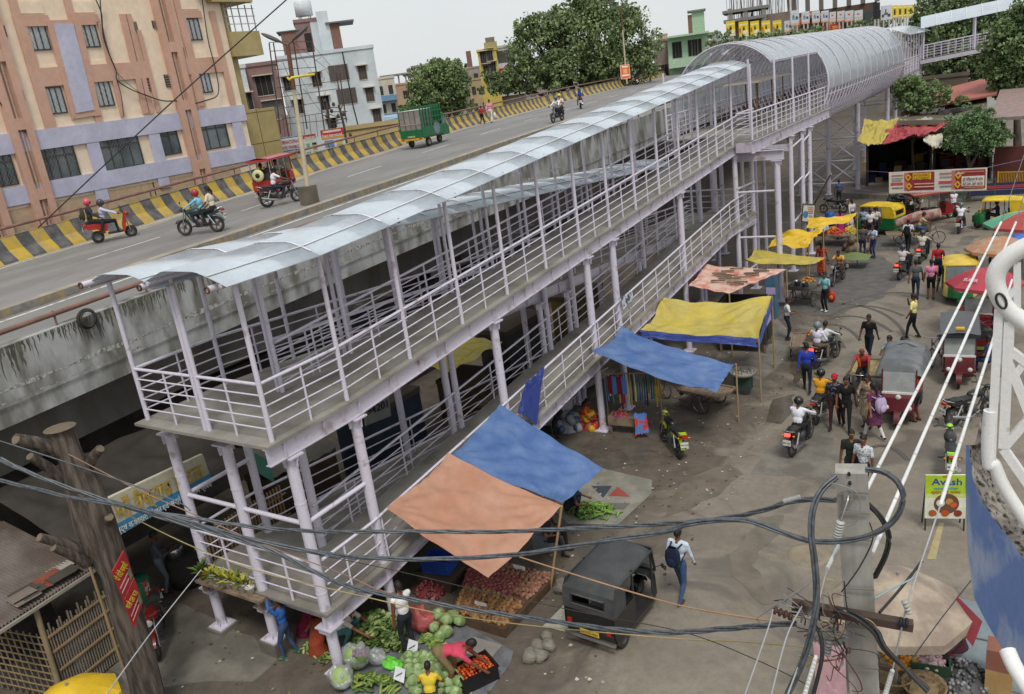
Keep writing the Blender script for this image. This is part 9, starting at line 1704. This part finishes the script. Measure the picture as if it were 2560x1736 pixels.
# ------------------------------------------------ white tubular railing and torn blue wall beside the lens
wp = mat('white_rail_paint', (.72, .72, .71), rough=.4, c2=(.42, .33, .26), scale=14, amt=.7, lo=.26, hi=.36); RR = 3.0
Zr = lambda x, y, r=RR: GD(*z6(x, y), r)
rlg = thing('white_railing', 'chipped white tubular railing with a curved top pipe at the right edge close to us', 'railing', Zr(2200, 1000)); rlo = Vector(rlg.location)
def rr_(name, pts, r, n=12, m=wp): rel(MB().tube(pts, r, m, n), rlo).build(name, rlg)
rr_('top_pipe', smooth_path([Zr(2420, 60), Zr(2259, 130), Zr(2160, 190), Zr(2095, 260), Zr(2070, 340), Zr(2090, 430), Zr(2135, 510), Zr(2200, 575), Zr(2290, 640), Zr(2450, 760)]), .029, 16)
def rb_(a, b, w_=.03, r1=RR, r2=RR): rel(MB().bar(Zr(*a, r1), Zr(*b, r2), w_, w_, wp), rlo).build('truss_bar', rlg)
for a, b, w_ in (((2095, 540), (2060, 1200), .026), ((2060, 1200), (2045, 1576), .026), ((2165, 610), (2125, 1440), .03), ((2215, 230), (2215, 600), .02), ((2100, 780), (2160, 1000), .018), ((2130, 640), (2100, 780), .018), ((2150, 790), (2300, 900), .026), ((2155, 870), (2300, 1240), .026), ((2300, 820), (2180, 1000), .022), ((2120, 1450), (2300, 1240), .026), ((2125, 1450), (2300, 1700), .028), ((2080, 520), (2220, 390), .02), ((2080, 1140), (2105, 980), .016)): rb_(a, b, w_)
rr_('bottom_pipe', smooth_path([Zr(2040, 1200), Zr(2025, 1400), Zr(2032, 1560), GD(*z9(2060, 60), RR), GD(*z9(2110, 180), RR), GD(*z9(2180, 300), RR), GD(*z9(2300, 480), RR)]), .022, 12)
rr_('binding_wire', [Zr(2110+35*math.cos(a), 480+45*math.sin(a)+20*math.cos(a), RR-.03) for a in np.linspace(0, 2*PI, 14)], .004, 5, cabm)
blw = mat('blue_wash', (.15, .24, .50), rough=.75, c2=(.36, .42, .58), scale=3.2, amt=1, bump=.5, lo=.36, hi=.5); rub_ = mat('rubble', (.27, .25, .215), rough=.95, c2=(.13, .115, .10), scale=7, amt=1, bump=1.0)
Lc = [(1878, -60), (1874, 200), (1890, 650), (1930, 940), (2005, 1090), (2115, 1280), (2200, 1440), (2330, 1640)]; Jc = [(1893, -60), (1920, 150), (1990, 320), (2100, 480), (2200, 600), (2290, 740), (2380, 900), (2420, 1100)]; Oc = [(2010, -60), (2060, 120), (2150, 290), (2260, 430), (2400, 560), (2500, 700), (2560, 860), (2600, 1100)]
def curve(Cv, t): k = min(int(t*(len(Cv)-1)), len(Cv)-2); f = t*(len(Cv)-1)-k; return (Cv[k][0]*(1-f)+Cv[k+1][0]*f, Cv[k][1]*(1-f)+Cv[k+1][1]*f)
bwl = thing('blue_wall', 'torn edged blue washed parapet wall with crumbling rubble on top at the right edge', 'wall', GD(*z9(2100, 800), 4)); bwo = Vector(bwl.location)
def wr_(t): return 4.6-1.3*t
def jag(t): x, y = curve(Jc, t); return (x+14*mnoise.noise(Vector((t*25, 1, 0)))+8*mnoise.noise(Vector((t*70, 3, 0))), y)
m_ = MB().grid(lambda u, v: GD(*z9(*( (1-u)*np.array(curve(Lc, v))+u*np.array(jag(v)))), wr_(v)+.25*(1-u)), 8, 60, blw); rel(m_, bwo).build('blue_face', bwl)
m_ = MB().grid(lambda u, v: GD(*z9(*((1-u)*np.array(jag(v))+u*np.array(curve(Oc, v)))), wr_(v)+.06+.12*u+.05*mnoise.noise(Vector((u*6, v*40, 2)))+.03*mnoise.noise(Vector((u*16, v*110, 5)))), 18, 90, rub_); rel(m_, bwo).build('rubble_top', bwl)
m_ = MB().grid(lambda u, v: GD(*z6(*((1-u)*np.array(((1905+90*v, 1576-420*v)))+u*np.array((2045, 1576-420*v)))), wr_(0)+.05*mnoise.noise(Vector((u*6, v*9, 3)))+.2*v), 10, 24, rub_); rel(m_, bwo).build('rubble_end', bwl)
rel(MB().tube(smooth_path([GD(*z9(2150, 1290), 3.1), GD(*z9(2200, 1400), 3.05), GD(*z9(2300, 1560), 3.0)]), .03, wp, 10), bwo).build('white_pipe', bwl)
# ------------------------------------------------ the corner under the beige umbrella
gsP = G(*z9(1735, 500)); gs = thing('menu_board', 'lime green and white standing menu board with dish pictures by the parked bikes', 'menu board', gsP, .32); MB().box(-.42, .42, -.02, .02, .32, 1.42, hm('d8dac8')).build('panel', gs); A_ = MB().box(-.42, .42, -.024, -.0205, .95, 1.42, hm('a8c42a')).box(-.42, .42, -.024, -.0205, .86, .95, hm('c2d07a'))
for x in (-.40, .40): MB().bar((x, 0, 0), (x, 0, .33), .03, .03, blackp).build('leg', gs); MB().bar((x, .35, 0), (x, .02, 1.3), .03, .03, blackp).build('leg', gs)
A_.lathe([(0, 0), (.26, 0)], (.02, -.026, .70), hm('6a4a3a'), 20, (0, -1, 0)); A_.build('printed_picture', gs)
for x, z, r, c in ((-.26, .46, .085, 'a85a2a'), (0, .46, .085, 'b8501e'), (.26, .46, .085, '8a3a22'), (-.1, .72, .09, 'd8d0c0'), (.08, .76, .08, 'b88a4a'), (.16, .68, .07, 'c85a2a')): MB().lathe([(0, .0), (r, 0)], (x, -.030, z), hm(c), 16, (0, -1, 0)).build('dish_picture', gs)
text('Avash', 'lettering', hm('2a3f9a'), gs, (-.30, -.027, 1.18), (1, 0, 0), (0, 0, 1), .17, .62); text('मिठाई', 'lettering', hm('c84a2a'), gs, (-.08, -.027, 1.36), (1, 0, 0), (0, 0, 1), .05, .2); text('स्वाद अनोखा', 'lettering', hm('3a9ab8'), gs, (-.25, -.027, 1.06), (1, 0, 0), (0, 0, 1), .05, .5); text('शुद्ध एवं ताजा', 'lettering', hm('b83a3a'), gs, (-.3, -.027, .97), (1, 0, 0), (0, 0, 1), .055, .6)
lm = hm('c2b184'); put(MB().add([G(*p, .008) for p in (z9(1700, 450), z9(1735, 450), z9(1680, 690), z9(1620, 690))], [(3, 2, 1, 0)], hm('a89a72', scale=4)), 'road_line', 'worn cream road edge line below the menu board', 'road marking')['kind'] = 'structure'
bg2 = 'b9a68e'; uc = headp(*z9(1430, 830), 2.25); umbrella('large beige cloth umbrella with a red panel over the fruit corner', uc, 1.12, 1.75, .62, [mat('dirty_canvas', (.40, .33, .25), rough=.9, c2=(.25, .20, .16), scale=2.2, amt=1, bump=.3)], 8, val=.16); quadthing('red_flap', 'red cloth flap hanging at the right of the beige umbrella', 'cloth', [uc+Vector(v) for v in ((.85, .35, 1.95), (1.25, .0, 1.8), (1.15, -.3, 1.5), (.9, -.05, 1.65))], .02, hm('7a2a32'))
U = lambda x, y, z=0: G(*z9(x, y), z)
heap('orange_heap', 'yellow orange fruit heap under the beige umbrella', 'oranges', U(1465, 1400)+Vector((0, 0, .2)), .34, .22, 110, .045, ('c87a1e', 'b8861e', 'd89a2c'), 81); tag(MB().box(-.4, .4, -.35, .35, 0, .2, wood).build('low_table', loc=U(1465, 1400)), 'low wooden board carrying the oranges under the beige umbrella', 'board')
gcr = thing('plastic_crate', 'dark green crate of pinkish onions under the beige umbrella', 'crate', U(1640, 1440), .15); MB().box(-.32, .32, -.24, .24, 0, .04, hm('24452f')).box(-.32, .32, -.24, -.21, .04, .36, hm('24452f')).box(-.32, .32, .21, .24, .04, .36, hm('24452f')).box(-.32, -.29, -.209, .209, .04, .36, hm('24452f')).box(.29, .32, -.209, .209, .04, .36, hm('24452f')).build('shell', gcr); heap('garlic_heap', 'pale pink garlic heap filling the dark green crate', 'garlic', U(1640, 1440)+Vector((0, 0, .26)), .24, .16, 80, .035, ('b89aa0', 'a8868c', 'c8b0ae'), 82)
for x, y, r, lab in ((1390, 1510, .34, 'wide wicker basket lined with a sack left of the crates'), (1600, 1590, .34, 'wicker basket with straw at the bottom edge by the pole')): p = U(x, y); b_ = tag(MB().lathe([(0, .02), (r*.75, .02), (r, .24), (r+.03, .26), (r+.02, .28), (r*.93, .24), (r*.7, .08), (0, .06)], (0, 0, 0), mat('wicker', (.30, .21, .11), c2=(.16, .11, .06), scale=22, amt=1, bump=.5), 22).build('wicker_basket', loc=p), lab, 'basket'); MB().grid(lambda u, v: Vector(((u-.5)*r*1.3, (v-.5)*r*1.3, .14+.08*mnoise.noise(Vector((u*5+r, v*5, x))))), 10, 10, hm('8a7a5a', scale=6)).build('sacking', b_)
heap('wire_mesh_heap', 'grey heap of netted bulbs at the right of the green crate', 'garlic nets', U(1850, 1480), .5, .35, 160, .035, ('6a6a6c', '8a8a8a', '4a4a4c'), 84); put(MB().box(-.45, .45, -.2, .2, 0, .55, hm('a8a4a2')).box(-.46, .46, -.205, .205, .2, .3, hm('a03a3a')), 'carton', 'white and red carton stack at the back under the beige umbrella', 'carton', org=(0, 0, 0)).location = U(1620, 1300)
person('seller in a maroon shawl sitting at the back under the beige umbrella', U(1800, 1340), 2.6, 'sit', '4a2030', '3a2a30', female=True, gown=.2)
p_ = U(1000, 1640, .3); put(sheet([p_+Vector((-.3, 0, 1.1)), p_+Vector((.2, .1, 1.15)), p_+Vector((.25, 0, .1)), p_+Vector((-.25, -.1, .05))], 0, hm('b9949a', scale=3), wr=.06, seed=4), 'pink_cloth', 'pale pink cloth hanging on the left side of the concrete pole', 'cloth'); bag('plastic_bag', 'red carrier bag hanging low on the left of the concrete pole', U(965, 1600, .3), (.22, .16, .26), hm('b0241e', rough=.4), None, 3)
put(MB().box(-.9, .9, -1.2, 1.2, .0, .04, hm('7a858a')).add([(-.9, 0, .041), (.9, 0, .041), (.9, .05, .041), (-.9, .05, .041)], [(0, 1, 2, 3)], blackp), 'steel_plate', 'grey steel plate ramp on the ground below the blue wall', 'plate', org=(0, 0, 0)).location = U(1960, 1230)
put(MB().box(-.2, .2, -.2, .2, 0, .5, hm('a88a5a')).box(-.2, .2, -.2, .2, .501, .9, hm('8a5a4a')), 'boxes', 'two small stacked boxes at the foot of the blue wall', 'boxes', org=(0, 0, 0)).location = U(2090, 1540)
